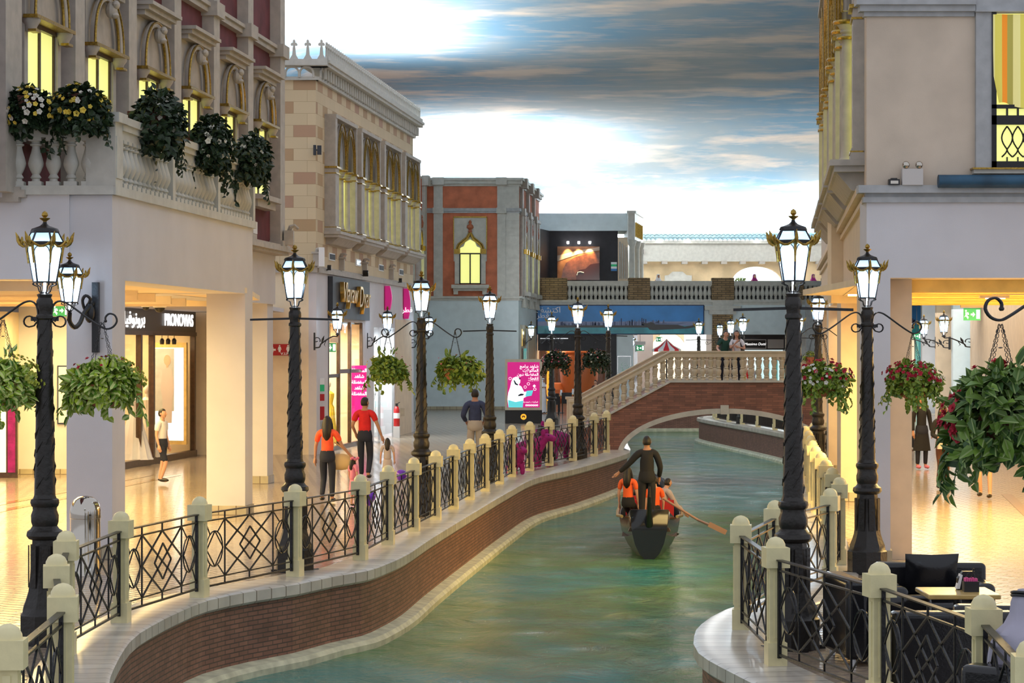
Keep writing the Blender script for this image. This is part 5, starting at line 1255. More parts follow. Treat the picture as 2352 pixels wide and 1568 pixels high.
for i in range(3):
    t = thing('spotlight', 'track spotlight %s at the top of the bridal shop window' % ('nearest the door', 'in the middle of the track', 'farthest along the track')[i], 'spotlight', (X(372+14*i,59), 59, 3.0))
    b = MB(); b.lathe([(.05,-.1),(.06,0),(.03,.05)], 10); b.bar((0,0,.03),(0,0,.14),.015); ob('lamp_head', b, 'black', t)
for px, s_, lab in ((335, .8, 'small dome security camera on the left arcade ceiling'), (367, 1.2, 'larger dome security camera on the left arcade ceiling')):
    t = thing('dome_camera', lab, 'security camera', (X(px,46.1), 46.1, 3.62), 0, None, s_); b = MB(); b.lathe([(.11,.12),(.12,.0),(.10,-.03)][::-1], 16); ob('housing', b, 'plastic', t); b = MB(); b.ball((0,0,-.03), (.085,.085,.08), 14, 8); ob('dome', b, 'black', t)
# litter bin
t = thing('litter_bin', 'polished chrome litter bin with domed lid in front of the left arcade pier', 'bin', (X(196,29.6), 29.6, 0))
b = MB(); b.lathe([(.19,0),(.19,.02),(.185,.03),(.185,.70),(.19,.705),(.19,.74)], 32); ob('bin_body', b, 'chrome', t)
b = MB(); b.lathe([(.188,.74),(.188,.80),(.175,.87),(.14,.93),(.09,.965),(.03,.98),(.003,.982)], 32); ob('lid', b, 'chrome', t)
# info board and exit sign at the back of the near-left arcade
t = thing('notice_board', 'white notice board with dark frame on the white wall behind the first lamp', 'notice board', (X(146,53.2), 53.28, 0))
b = MB(); b.box(-.15,-.03,1.12,.6,.02,2.42); ob('frame', b, 'navy', t); b = MB(); b.box(-.12,-.04,1.15,.57,-.03,2.39); ob('sheet', b, 'white', t)
def exit_sign(x, y, z, lab, s=1.0, arrow=1, box=True, rz=0, hang=None):
    t = thing('exit_sign', lab, 'exit sign', (x, y, z), rz, 'green exit signs', s)
    if box:
        b = MB(); b.box(-.27,-.05,.16,.27,.05,.33); ob('housing', b, 'plastic', t)
    b = MB(); b.box(-.20,-.015,-.14,.20,.015,.15); ob('sign_plate', b, 'green', t)
    b = MB(); b.box(.10,-.022,-.10,.18,-.016,.11); y_ = -.02
    b.flat([(-.03,.02),(.02,.02),(.02,.06),(.07,0),(.02,-.06),(.02,-.02),(-.03,-.02)], y_)
    b.flat([(-.145+.02*math.cos(k), .085+.022*math.sin(k)) for k in range(6)], y_)
    b.flat([(-.16,.05),(-.09,.05),(-.07,0),(-.09,-.01),(-.10,.02),(-.12,-.02),(-.08,-.06),(-.10,-.11),(-.13,-.06),(-.16,-.04),(-.185,-.07),(-.15,.0)], y_)
    ob('pictogram', b, 'whitelit', t, label='white running figure, arrow and door')
    b = MB(); b.bar((0,.03,.33 if box else .15), (0,.03,hang or (1.0 if box else .5)), .02); ob('hanger', b, 'iron', t); return t
exit_sign(X(140,46.3), 46.3, Zh(713,46.3), 'green exit sign behind the nearest left lamp', .8, box=False)
exit_sign(X(757,65.5), 65.6, Zh(798,65.6), 'green exit sign on the beige building under the first wall lamp', .85)
exit_sign(X(2230,42.4), 42.3, Zh(722,42.3), 'green exit sign hanging from the cross beam of the right arcade', .75)
exit_sign(X(1514,122), 122, Zh(779,122), 'green exit sign above the striped umbrella', .8, box=False)
exit_sign(X(1470,120.3), 120.25, Zh(799,120.3), 'green exit sign left of the striped umbrella', 1.0)
exit_sign(X(2106,90), 90, Zh(772,90), 'farther green exit sign seen through the right arcade hall', .7, box=False, hang=2.85)
# restroom sign
t = thing('restroom_sign', 'dark red restroom sign with arrow and two white figures', 'sign', (X(645,62.8), 62.8, Zh(803,62.8)))
b = MB(); b.box(-.31,-.02,-.15,.31,.02,.15); ob('sign_plate', b, 'red', t)
b = MB(); b.flat([(-.26,0),(-.19,.07),(-.19,.025),(-.13,.025),(-.13,-.025),(-.19,-.025),(-.19,-.07)], -.025)
for cx in (-.03, .19):
    b.flat([(cx+.022*math.cos(k), .105+.022*math.sin(k)) for k in range(6)], -.025); b.flat([(cx-.03,.08),(cx+.03,.08),(cx+.05,.0),(cx+.035,.0),(cx+.02,.04),(cx+.03,-.02),(cx+.02,-.06),(cx-.02,-.06),(cx-.03,-.02),(cx-.02,.04),(cx-.035,0),(cx-.05,0)], -.025)
ob('pictogram', b, 'white', t, label='white arrow and two figures'); text('lettering', 'V.I.P', .09, 'white', t, (.10,-.025,-.105), sx=1.3, bold=.002)
b = MB(); b.box(-.33,-.03,-.26,-.315,.03,.22); ob('mounting_bar', b, 'iron', t)

# boutique one on the beige palazzo
bq = thing('boutique', 'boutique with dark plaque, gold cursive lettering and dressed mannequins', 'shop', WB.loc(63.1), WB.rz)
ub = lambda px: WB.u(WB.atpx(px))
b = MB(); sbox(b, -1, ub(751), .02, 3.62, ub(837), .16, Zh(634,WB.atpx(751))); ob('plaque', b, 'slate', bq)
zc = 4.22
text('lettering', 'Vlayaw', .80, 'gold', bq, (ub(781), -.24, zc+.10), sx=1.05, ext=.06, shear=.25, bold=-.002, label='gold raised cursive lettering')
text('lettering', 'Dyar', .86, 'gold', bq, (ub(815), -.24, zc+.02), sx=1.1, ext=.06, shear=.25, bold=-.002, label='gold raised cursive lettering')
for u in (ub(753), ub(778.5), ub(804), ub(831)):
    b = MB(); sbox(b, -1, u-.06, -.06, 0, u+.06, .03, 3.55); ob('mullion', b, 'darkwood', bq)
b = MB()
sbox(b, -1, ub(753), -.05, 2.0, ub(778), .02, 2.10); sbox(b, -1, ub(779), -.05, 2.1, ub(804), .02, 2.22); sbox(b, -1, ub(804), -.05, 2.1, ub(831), .02, 2.2); sbox(b, -1, ub(753), -.05, 0, ub(831), .05, .12)
ob('transom', b, 'darkwood', bq)
b = MB(); sbox(b, -1, ub(753), -.03, .1, ub(831), -.02, 3.5); ob('window_glass', b, 'glass', bq)
p0, p1 = WB.loc(WB.atpx(752), -.1), WB.loc(WB.atpx(833), -.1)
room([(p0[0],p0[1]), (p0[0]-1.8,p0[1]), (p1[0]-1.8,p1[1]), (p1[0],p1[1])], 3.5, 'warm_plaster', 'wall_boutique', 'pinkish back room of the boutique')
area('shop_light', ((p0[0]+p1[0])/2-.9, (p0[1]+p1[1])/2, 3.4), (1.2, 4), 520, (1, .82, .55))
cY = [WB.atpx(v) for v in (768, 789, 800, 822)]
dress(WB.X(cY[0])-.45, cY[0]-.5, 'yellowcloth', 'yellow jacket outfit in the left pane of the boutique', 1.75, .2)
dress(WB.X(cY[1])-.4, cY[1]-.3, 'yellowcloth', 'long yellow gown in the centre pane of the boutique', 1.6, .30)
dress(WB.X(cY[2])-.9, cY[2], 'red', 'dark red beaded dress deep in the boutique', 1.6, .22)
b = MB(); b.box(-.22,-.02,0,.22,.02,1.6); o = ob('window_banner', b, 'screen', None, (X(826,70.5), 70.2, .7), (0,0,.3), label='upright pink banner with white lettering in the boutique window', cat='banner')
for i in range(5): text('banner_text', arabic('شاهد') if i % 2 else arabic('المفضلة'), .14, 'whitelit', o, (0,-.03,1.45-.17*i))
# notices on the pier beside the boutique
for k, (m_, z) in enumerate((('white', 1.92), ('green', 1.75), ('red', 1.5), ('red', 1.1), ('greystone', .72))):
    Y = WB.atpx(734); ob('notice', MB().box(-.10,-.01,-.09 if k < 3 else -.2,.10,.01,.09 if k < 3 else .16), m_, None, (WB.X(Y)+.04, Y-.02, z), (0,0,.6), label=('small white no-entry notice at the top of the column of notices', 'small green notice in the column of notices', 'small red notice under the green one', 'long red notice in the column of notices', 'grey notice at the foot of the column of notices')[k], cat='notice')
# pink signs
for px, py0, py1, lab in ((887, 657, 712, 'pink lit curved shop sign on the left of the pair'), (930, 663, 732, 'pink lit curved shop sign on the right of the pair, with white script')):
    Y = WB.atpx(px-3); t = thing('shop_sign', lab, 'shop sign', (WB.X(Y)+.02, Y, 0), 0, None)
    z0, z1 = Zh(py1, Y), Zh(py0, Y); b = MB(); n = 8; pts = []
    for k in range(n+1): pts.append((.15+.06*math.sin(PI*k/n), z0+(z1-z0)*k/n))
    b.prism([(0, z0)]+pts+[(0, z1)], -.32, .05); ob('sign_box', fixn(b.mesh('sign_box', False)), 'magenta', t)
    if px > 900: text('lettering', arabic('قطر'), .22, 'whitelit', t, (.12,-.34,z0+.28))
# second shop: glass front, white pier
b = MB(); 
sh = thing('glass_shop', 'glass shop front behind the left leafy basket', 'shop', WB.loc(63.1), WB.rz)
b = MB(); sbox(b, -1, ub(857), -.03, .12, ub(904), -.01, 3.45); ob('window_glass', b, 'glass', sh)
for u in (ub(857), ub(872), ub(904)):
    b = MB(); sbox(b, -1, u-.03, -.05, 0, u+.03, .02, 3.45); ob('mullion', b, 'steel', sh)
p0, p1 = WB.loc(WB.atpx(857), -.1), WB.loc(WB.atpx(905), -.1)
room([(p0[0],p0[1]), (p0[0]-1.5,p0[1]), (p1[0]-1.5,p1[1]), (p1[0],p1[1])], 3.44, 'white_wall', 'wall_glass_shop', 'white back room of the glass shop')
area('shop_light', ((p0[0]+p1[0])/2-.8, (p0[1]+p1[1])/2, 3.35), (1, 3), 320, (.95, 1, 1))
for i,(m_,px) in enumerate((('glassteal',862),('pinkcloth',884),('white',896))):
    Y=WB.atpx(px); dress(WB.X(Y)-.6, Y, m_, ('pale teal','pink','white')[i]+' dress on a stand inside the glass shop', 1.5, .2)
Y = WB.atpx(893); t = thing('fire_extinguisher', 'red fire extinguisher standing by the glass shop door', 'fire extinguisher', (WB.X(Y)+.25, Y, .35))
b = MB(); b.lathe([(.09,0),(.10,.02),(.10,.52),(.07,.60),(.03,.64)], 14); ob('cylinder', b, 'redfire', t); b = MB(); b.box(-.04,-.05,.64,.04,.05,.72); b.bar((0,0,.70),(.10,0,.76),.02); ob('valve', b, 'black', t); b = MB(); b.lathe([(.102,.25),(.102,.42)], 14, cap=False); ob('paper_label', b, 'white', t)
b = MB(); b.box(-.1,-.2,0,.1,.2,.35); o = ob('extinguisher_stand', b, 'plastic', None, (WB.X(Y)+.25, Y, 0), (0,0,0), label='small pale stand under the fire extinguisher', cat='stand')
Y = WB.atpx(917); ob('socket_box', MB().box(-.09,-.05,-.13,.09,.02,.13), 'sand', None, (WB.X(Y)+.08, Y-.05, Zh(946,Y)), (0,0,.2), label='beige wall socket box on the white shop pier', cat='socket box')
# cream doorway panel right of the glass shop
b = MB(); sbox(b, -1, ub(906), .02, 0, ub(942), .05, Zh(733, WB.atpx(906))); ob('door_panel', b, 'warm_plaster', sh, label='cream panel beside the glass')
# vents, floodlights, plinths on the wall above the ledge
for px, py, m_ , lab in ((761,590,'slate','vent grille nearest the corner of the beige building'),(821,603,'steel','pale vent grille second from the corner'),(874,615,'slate','third vent grille from the corner'),(920,625,'slate','vent grille nearest the orange building')):
    Y = WB.atpx(px); t = thing('vent_grille', lab, 'vent', (WB.X(Y), Y, Zh(py, Y)), WB.rz, 'vent grilles under the gothic windows')
    b = MB(); b.box(-.42,-.03,-.10,.42,.0,.10); ob('frame', b, 'white', t); b = MB(); b.box(-.37,-.04,-.07,.37,-.03,.07)
    for k in range(5): b.box(-.37,-.05,-.065+.028*k,.37,-.04,-.055+.028*k)
    ob('grille', b, m_, t)
for px, py, lab in ((764,617,'small black floodlight at the corner of the beige ledge'),(845,630,'larger black floodlight in the middle of the beige ledge'),(923,646,'small black floodlight at the far end of the beige ledge')):
    Y = WB.atpx(px)-1.5; big = px == 845; t = thing('floodlight', lab, 'floodlight', (WB.X(Y)+.18, Y, Zh(py,Y)-.02)); b = MB(); b.cbox((0,0,.05), (.16 if big else .1,.12,.14 if big else .1), Matrix.Rotation(.5,3,'X')); ob('housing', b, 'black', t); b = MB(); b.bar((0,.02,.0),(-.12,.1,-.02),.03); ob('bracket', b, 'iron', t)
for px, py in ((736,607),(791,622),(843,634),(903,640)):
    Y = WB.atpx(px)-.8; t = thing('ledge_post', 'small stone post on the beige ledge, %s' % {736:'at the corner',791:'between the first two vents',843:'behind the larger floodlight',903:'nearest the orange building'}[px], 'stone post', (WB.X(Y)+.05, Y, 4.97)); b = MB(); b.box(-.09,-.09,0,.09,.09,.32); b.box(-.13,-.12,.32,.13,.12,.37); ob('block', b, 'stone', t); b = MB(); b.tube([(.0,0,.36),(.02,-.02,.44),(.10,-.03,.46),(.16,-.03,.42)], [.05,.05,.035,.03], 6); ob('spout', b, 'stone', t)
Y = WB.y0; t = thing('speaker', 'small dark speaker on the corner of the beige wall', 'speaker', (-5.17, 63.0, Zh(345,63))); b = MB(); b.box(-.05,-.12,-.13,.02,.02,.13); b.box(.05,-.10,-.12,.16,.0,.12); b.bar((0,-.05,0),(.08,-.05,0),.03); ob('housing', b, 'slate', t)
t = thing('wall_camera', 'white box camera at the corner above the beige ledge', 'security camera', (-5.05, 62.9, Zh(590,62.9))); b = MB(); b.box(-.02,-.1,-.25,.12,.05,.25); ob('housing', b, 'white', t)

# emergency light, small camera and blue duct on the right ledge
t = thing('emergency_light', 'twin-headed emergency light on the grey ledge of the right building', 'emergency light', (X(2095,31.1), 31.1, 4.92))
b = MB(); b.box(-.135,-.05,0,.135,.06,.21); ob('housing', b, 'plastic', t)
for s in (-1, 1): b = MB(); b.ball((s*.085,-.03,.26), (.05,.04,.05), 16, 10); ob('lamp_head', b, 'chrome', t)
t = thing('ledge_floodlight', 'small black floodlight on the ledge left of the emergency light', 'floodlight', (X(2053,31.1), 31.1, 4.92)); b = MB(); b.box(-.07,-.05,0,.07,.05,.075); b.box(-.04,-.04,.075,.04,.04,.09); ob('housing', b, 'black', t); b = MB(); b.box(-.05,-.055,.015,.05,-.05,.055); ob('lens', b, 'chrome', t)
b = MB(); b.tube([(X(2155,31.02), 31.02, Zh(416,31)), (15.5, 31.02, Zh(416,31))], .085, 20); ob('blue_duct', b, 'bluetube', None, label='long dark blue fabric duct lying on the right ledge', cat='duct')
t = thing('spot_bar', 'pale ceiling light box hanging in the right arcade', 'light box', (X(2330,33), 33, Zh(668,33))); b = MB(); b.box(-.30,-.06,-.05,.4,.06,.06); ob('housing', b, 'plastic', t)
t = thing('spot_tube', 'short tube light on the right arcade ceiling', 'tube light', (X(2285,34), 34, Zh(681,34))); b = MB(); b.box(-.22,-.04,-.02,.20,.04,.02); ob('housing', b, 'plastic', t); b = MB(); b.box(-.14,-.05,-.035,.14,-.01,-.02); ob('tube', b, 'whitelit', t)
# fittings at the end of the maroon facade
t = thing('stone_gargoyle', 'small stone post with spout on the ledge at the end of the maroon facade', 'stone post', (-4.62, 49.6, 4.94)); b = MB(); b.box(-.10,-.1,0,.10,.1,.3); b.tube([(.0,0,.28),(.04,-.03,.38),(.12,-.04,.40),(.2,-.04,.33)], [.05,.05,.04,.03], 6); ob('block', b, 'stone', t)
t = thing('wall_vent', 'small pale vent low on the maroon wall', 'vent', (WM.X(47.6)+.02, 47.6, 5.2), WM.rz); b = MB(); b.box(-.2,-.04,-.12,.2,0,.12); ob('frame', b, 'white', t)

# ================================================================ BILLBOARD
YK = 89.5; kx = X(1202.5,YK)
bb = thing('billboard', 'free-standing lit pink billboard with Arabic text and a man in white', 'billboard', (kx, YK, 0))
wk = .69
b = MB(); b.box(-wk,-.10,0,wk,.10,.50); ob('plinth', b, 'black', bb)
b = MB(); b.box(-wk,-.12,.50,wk,.12,2.40); ob('frame', b, 'sand', bb)
b = MB(); b.box(-.60,-.13,.60,.60,-.12,2.29); ob('screen', b, 'screen', bb, label='pink backlit sheet')
b = MB(); b.flat([(.11*math.cos(k*PI/12), .25+.11*math.sin(k*PI/12)) for k in range(24)], -.105); ob('emblem', b, 'amber', bb, label='round gold emblem'); b = MB(); b.flat([(-.06,.22),(-.05,.30),(-.02,.28),(0,.31),(.02,.28),(.05,.30),(.06,.22),(.02,.22),(.02,.25),(-.02,.25),(-.02,.22)], -.11); ob('emblem_mark', b, 'black', bb)
for i, w in enumerate(('شاهد برامج', 'المأكولات', 'المفضلة دون', 'انقطاع')): text('headline', arabic(w), .155, 'screenwhite', bb, (.56,-.135,2.13-.15*i), align='RIGHT', ext=.002, bold=.003)
text('small_print', arabic('المفضلة دون انقطاع'), .05, 'screenwhite', bb, (.56,-.135,1.60), align='RIGHT', ext=.001); text('small_print', arabic('المأكولات المفضلة'), .075, 'screenwhite', bb, (.54,-.135,.80), align='RIGHT', ext=.001)
b = MB()
for k in range(7): b.tube([(.10+.068*k+.026*math.cos(t*PI/6), -.137, .68+.026*math.sin(t*PI/6)) for t in range(12)], .009, 4, True)
ob('logo', b, 'screenwhite', bb, label='row of seven white rings')
b = MB(); b.flat([(-.56,.60),(-.03,.60),(.0,.95),(.10,1.0),(.20,1.12),(.16,1.20),(.02,1.18),(-.08,1.38),(-.18,1.44),(-.13,1.52),(-.12,1.62),(-.18,1.72),(-.28,1.75),(-.40,1.70),(-.46,1.55),(-.50,1.35),(-.57,1.15),(-.60,.9)], -.134); ob('printed_figure', b, 'screenwhite', bb, label='printed man in a white robe and headdress')
b = MB(); b.flat([(-.56,.60),(-.03,.60),(-.01,.86),(-.30,.80),(-.57,.88)], -.136); b.flat([(.06,1.0),(.30,1.04),(.36,1.24),(.12,1.22)], -.137); ob('printed_tablet', b, 'screenteal', bb)
b = MB(); b.flat([(-.34,1.62),(-.27,1.50),(-.20,1.46),(-.22,1.42),(-.32,1.46),(-.37,1.60)], -.137); b.flat([(-.20,1.02),(-.02,1.05),(.02,1.1),(-.1,1.12),(-.2,1.06)], -.137); b.flat([(-.17,1.64),(-.11,1.66),(-.11,1.69),(-.18,1.69)], -.137); ob('printed_beard', b, 'denim', bb)
b = MB()
for cx, cz in ((-.50,1.68),(.18,1.48),(.06,1.36),(.42,1.28)): b.tube([(cx+.05*math.cos(t*PI/4), -.137, cz+.05*math.sin(t*PI/4)) for t in range(8)], .008, 4, True)
b.flat([(.34,1.40),(.40,1.46),(.46,1.40),(.40,1.34)], -.137); ob('printed_icons', b, 'screenwhite', bb)
# ================================================================ TERRACE AND THE FAR END
YT = 120.0
def tx(px, Y=YT): return X(px, Y)
def tz(py, Y=YT): return Zh(py, Y)
ter = thing('terrace', 'upper terrace with white balustrade and brown brick piers across the far end', 'terrace', (0, YT, 0))
xr = tx(1960)
b = MB(); b.box(tx(1238), 0, tz(700), xr, 14, tz(690)); b.box(tx(1238), -.12, tz(693), xr, 0, tz(690)+.02); ob('slab', b, 'lstone', ter)
b = MB(); b.box(tx(1236), .02, tz(768), xr, .5, tz(700)); ob('fascia', b, 'blue_wall', ter)
for k, (a, c) in enumerate(((1236,1303),(1443,1493),(1635,1686),(1838,1846),(1888,1960))):
    b = MB(); b.box(tx(a), -.06, tz(690), tx(c), .5, tz(638)); ob('brick_pier', b, 'pier_brick', ter)
TB = baluster_mesh(tz(655)-tz(690), .118, 10)
b = MB(); b.box(tx(1303), .9, tz(690), tx(1888), 1.0, tz(652)); ob('dark_backing', b, 'darkwall', ter, label='dark backing sheet behind the balusters')  # backing sheet added so the gaps between balusters come out dark
for a, c, n in ((1303,1443,14),(1493,1635,14),(1686,1838,15),(1846,1888,4)):
    b = MB(); b.box(tx(a), -.05, tz(655), tx(c), .35, tz(645)); b.box(tx(a), -.1, tz(648), tx(c), .4, tz(645)); ob('handrail', b, 'lstone', ter)
    for k in range(n): ob('baluster', TB, 'lstone', ter, (tx(a)+(tx(c)-tx(a))*(k+.5)/n, .15, tz(690)))
b = MB(); b.box(tx(1618), -.25, tz(712), tx(1700), .1, tz(702)); b.box(tx(1628), -.2, tz(722), tx(1690), .1, tz(712)); b.box(tx(1636), -.08, tz(692), tx(1683), .1, tz(702)); ob('capital', b, 'lstone', ter)
b = MB(); b.box(tx(1636), -.12, 0, tx(1683), .4, tz(722)); ob('brick_column', b, 'pier_brick', ter)
# skyline banner
bn = thing('skyline_banner', 'wide blue banner picturing a city skyline over the sea with white Arabic text', 'banner', (0, YT-.12, 0))
b = MB(); b.box(tx(1233), 0, tz(768), tx(1617), .08, tz(700)); ob('frame', b, 'navy', bn)
b = MB(); b.box(tx(1235), -.01, tz(766), tx(1615), 0, tz(702)); ob('printed_sky', b, 'bannersky', bn)
b = MB(); b.box(tx(1235), -.014, tz(766), tx(1615), -.01, tz(738)); ob('printed_haze', b, 'bannerhaze', bn)
b = MB(); b.box(tx(1235), -.018, tz(766), tx(1615), -.014, tz(748)); ob('printed_sea', b, 'bannersea', bn)
r_ = random.Random(4)
for m_, n, hmin, hmax in (('bannercity2', 60, 3, 14), ('bannercity', 46, 3, 18)):
    b = MB()
    for k in range(n):
        px = r_.uniform(1285, 1530); h = r_.uniform(hmin, hmax)*(1 if px > 1395 else .55); w = r_.uniform(1.2, 3.0)
        b.box(tx(px), -.022-(.001 if n < 50 else 0), tz(749), tx(px+w), -.018, tz(748-h))
    ob('printed_towers', b, m_, bn)
b = MB(); b.box(tx(1262), -.024, tz(752), tx(1540), -.02, tz(747)); ob('printed_shore', b, 'black', bn)
b = MB(); b.flat([(tx(p), tz(q)) for p, q in ((1472,742),(1484,748),(1492,757),(1500,758),(1545,756),(1582,754),(1600,750),(1606,744),(1596,746),(1572,750),(1550,744),(1500,741),(1494,739),(1490,742))], -.026); ob('printed_dhow', b, 'black', bn, label='dark printed dhow')
b = MB(); b.flat([(tx(p), tz(q)) for p, q in ((1500,741),(1550,743),(1580,740),(1556,746),(1505,745))], -.028); ob('printed_deck', b, 'bannercity2', bn)
text('lettering', arabic('اكتشف'), .40, 'white', bn, (tx(1258), -.03, tz(712)), sx=1.1, ext=.002); text('lettering', arabic('قطر'), .34, 'white', bn, (tx(1247), -.03, tz(725)), sx=1.2, ext=.002)
# second banner, in the right arcade hall
b2_ = thing('skyline_banner', 'blue banner reading DISCOVER QATAR over a skyline in the right arcade hall', 'banner', (0, 117.9, 0))
b = MB(); b.box(X(1990,117.5), 0, Zh(768,117.5), X(2133,117.5), .1, Zh(702,117.5)); ob('frame', b, 'bannersky', b2_)
b = MB(); b.box(X(1990,117.5), -.01, Zh(768,117.5), X(2132,117.5), 0, Zh(746,117.5)); ob('printed_sea', b, 'bannersea', b2_)
b = MB()
for k in range(26): px = 2040+r_.uniform(0, 88); b.box(X(px,117.5), -.02, Zh(747,117.5), X(px+3,117.5), -.01, Zh(746-r_.uniform(3,16),117.5))
ob('printed_towers', b, 'bannercity', b2_); text('lettering', 'DISCOVER', .24, 'white', b2_, (X(2054,117.5), -.03, Zh(712,117.5)), ext=.002, sx=1.15); text('lettering', 'QATAR', .24, 'white', b2_, (X(2062,117.5), -.03, Zh(721,117.5)), ext=.002, sx=1.15)

# ground floor under the terrace
b = MB(); b.box(tx(1236), YT+15, 0, tx(1236)+30, YT+15.4, 5.2); struct('wall_far', b, 'white_wall', 'far white wall under the terrace')
b = MB(); b.box(tx(1700), YT+.3, 4.0, 22, YT+15, 4.1); struct('ceiling_far_hall', b, 'white_wall', 'ceiling under the terrace')
cf = thing('cafe', 'dark cafe front with warm orange interior left of the bridge', 'cafe', (0, YT, 0))
b = MB(); b.box(tx(1236), .1, tz(805), tx(1415), .6, tz(768)); ob('fascia', b, 'darkwall', cf); b = MB(); b.box(tx(1241), .05, tz(778), tx(1305), .1, tz(776)); ob('shelf_light', b, 'steel', cf)
b = MB(); b.box(tx(1236), 4.4, 0, tx(1415), 4.6, tz(768)); ob('back_wall', b, 'darkwood', cf)
b = MB(); b.box(tx(1400), .0, 0, tx(1416), .8, tz(768)); ob('end_pier', b, 'darkwall', cf)
for a, c, m_ in ((1256,1264,'amber'), (1238,1241,'bowl')):
    b = MB(); b.box(tx(a), .2, 0, tx(c), .4, tz(806)); ob('lit_column', b, m_, cf)
area('cafe_light', (tx(1330), YT+2.4, 3.2), (3.4, 2.5), 120, (1, .55, .22))
t = thing('giant_pot', 'giant terracotta pot glowing inside the dark cafe', 'pot', (tx(1330,122), 122, 0)); b = MB(); b.lathe([(.45,0),(.75,.5),(.95,1.2),(1.0,1.9),(.93,2.35),(.80,2.5),(.84,2.56),(.90,2.6),(.86,2.66)], 28); ob('body', b, 'bowl', t)
t = thing('giant_pot', 'smaller squat orange pot in the cafe left of the giant one', 'pot', (tx(1283,122.6), 122.6, 0)); b = MB(); b.lathe([(.4,0),(.75,.25),(.8,.7),(.6,1.0),(.45,1.05)], 24); ob('body', b, 'bowl', t)
def cafe_table(px, Y, lab, m='wood'):
    t = thing('cafe_table', lab, 'table', (X(px,Y), Y, 0), 0, 'cafe tables'); b = MB(); b.lathe([(.42,.72),(.43,.74),(.42,.76)], 20); ob('tabletop', b, m, t); b = MB(); b.lathe([(.22,0),(.22,.02),(.03,.04),(.03,.72)], 12); ob('pedestal', b, 'iron', t)
def stool(px, Y, lab):
    t = thing('cafe_chair', lab, 'chair', (X(px,Y), Y, 0), 0, 'cafe chairs'); b = MB(); b.box(-.22,-.22,.43,.22,.22,.48); ob('seat', b, 'leather', t); b = MB(); b.box(-.22,.18,.48,.22,.24,.9); ob('backrest', b, 'leather', t)
    L_ = MB().box(-.02,-.02,0,.02,.02,.43).mesh('leg', False)
    for i in (-1, 1):
        for j in (-1, 1): ob('leg', L_, 'iron', t, (i*.19, j*.19, 0))
for px, Y, lab in ((1285, 104, 'cafe table just right of the lamp beside the billboard'), (1318, 107, 'cafe table in front of the giant pot'), (1394, 101, 'cafe table under the white-flowered basket'), (1366, 110, 'cafe table farthest back at the dark pier')): cafe_table(px, Y, lab)
for px, Y, lab in ((1272, 101, 'black cafe chair nearest the lamp beside the billboard'), (1302, 103, 'black cafe chair between the two left cafe tables'), (1334, 103, 'black cafe chair below the giant pot'), (1380, 98, 'black cafe chair left of the cafe table by the bridge rail'), (1410, 99, 'black cafe chair right of the cafe table by the bridge rail')): stool(px, Y, lab)
for px, Y, lab in ((1289, 103.9, 'glass jar on the left cafe table'), (1316, 106.8, 'small jar on the cafe table in front of the giant pot')):
    ob('jar', MB().lathe([(.05,0),(.06,.1),(.04,.2),(.045,.24)], 10), 'whitecloth', None, (X(px,Y), Y, .76), label=lab, cat='jar')
b = MB(); b.box(tx(1416), .1, 0, tx(1455), .6, tz(768)); o = struct('wall_map_pier', b, 'blue_wall', 'pale blue pier with a map board under the terrace'); o.location.y = YT
t = thing('map_board', 'framed mall map on the pale blue pier', 'map board', (tx(1433), YT+.05, 0)); b = MB(); b.box(-.33,-.02,tz(868),.36,.06,tz(817)); ob('frame', b, 'steel', t); b = MB(); b.box(-.30,-.03,tz(866),.33,-.02,tz(819)); ob('sheet', b, 'blue_wall', t)
b = MB()
for k in range(46): q = r_.uniform(0, 6.28); rr = r_.uniform(.08,.22); b.box(.02+rr*math.cos(q)-.008, -.034, tz(845)+rr*1.4*math.sin(q)-.01, .02+rr*math.cos(q)+.012, -.03, tz(845)+rr*1.4*math.sin(q)+.01)
ob('map_marks', b, 'green', t)
for a, c, z1, m_, lab, Y in ((1456,1464,5,'steel','slim steel column',YT+1),(1464,1500,5,'white_wall','white pier left of the lit passage',YT+6),(1500,1572,5,'shoplight','warm lit passage behind the striped umbrella',YT+14),(1572,1622,5,'shopcool','cool lit shop front right of the umbrella',YT+9)):
    b = MB(); b.box(X(a,Y), Y, 0, X(c,Y), Y+.3, z1-.9); ob('lit_storefront', b, m_, None, label=lab+' under the terrace', cat='shop front')
YA = YT+10; xa = X(1536, YA); r0 = .95
b = MB(); b.prism([(X(1500,YA),0),(X(1500,YA),4),(X(1592,YA),4),(X(1592,YA),0),(xa+r0,0)]+[(xa+r0*math.cos(PI*k/12), 2.7+r0*math.sin(PI*k/12)) for k in range(13)]+[(xa-r0,0)], 0, .4)
ob('arch_screen', fixn(b.mesh('arch_screen', False)), 'cream_wall', None, (0,YA,0), label='cream wall with an arched opening behind the striped umbrella', cat='arch')
# striped umbrella
t = thing('parasol', 'red and white striped parasol left of the bridge top', 'parasol', (tx(1531,100), 100, 0))
b = MB(); rr = 34*100/F; ap = Zh(779,100); rim = Zh(802,100); n = 16
vs = [(0,0,ap)]; fs = []; uvs = []
for ring_, (rad, z) in enumerate(((rr*.5, ap-(ap-rim)*.62), (rr, rim), (rr*.99, rim-.10))):
    for k in range(n): a = 2*PI*(k+.3)/n; vs.append((rad*math.cos(a), rad*math.sin(a), z))
for k in range(n):
    j = (k+1) % n; u = .0625+.125*k
    fs.append((0,1+k,1+j)); uvs.append([(u,0)]*3)
    for q in range(2): fs.append((1+q*n+k,1+q*n+n+k,1+q*n+n+j,1+q*n+j)); uvs.append([(u,0)]*4)
b.add(vs, fs, uvs); ob('canopy', b, 'umbrella_cloth', t); b = MB(); b.lathe([(.03,0),(.03,ap)], 8); ob('pole', b, 'iron', t)
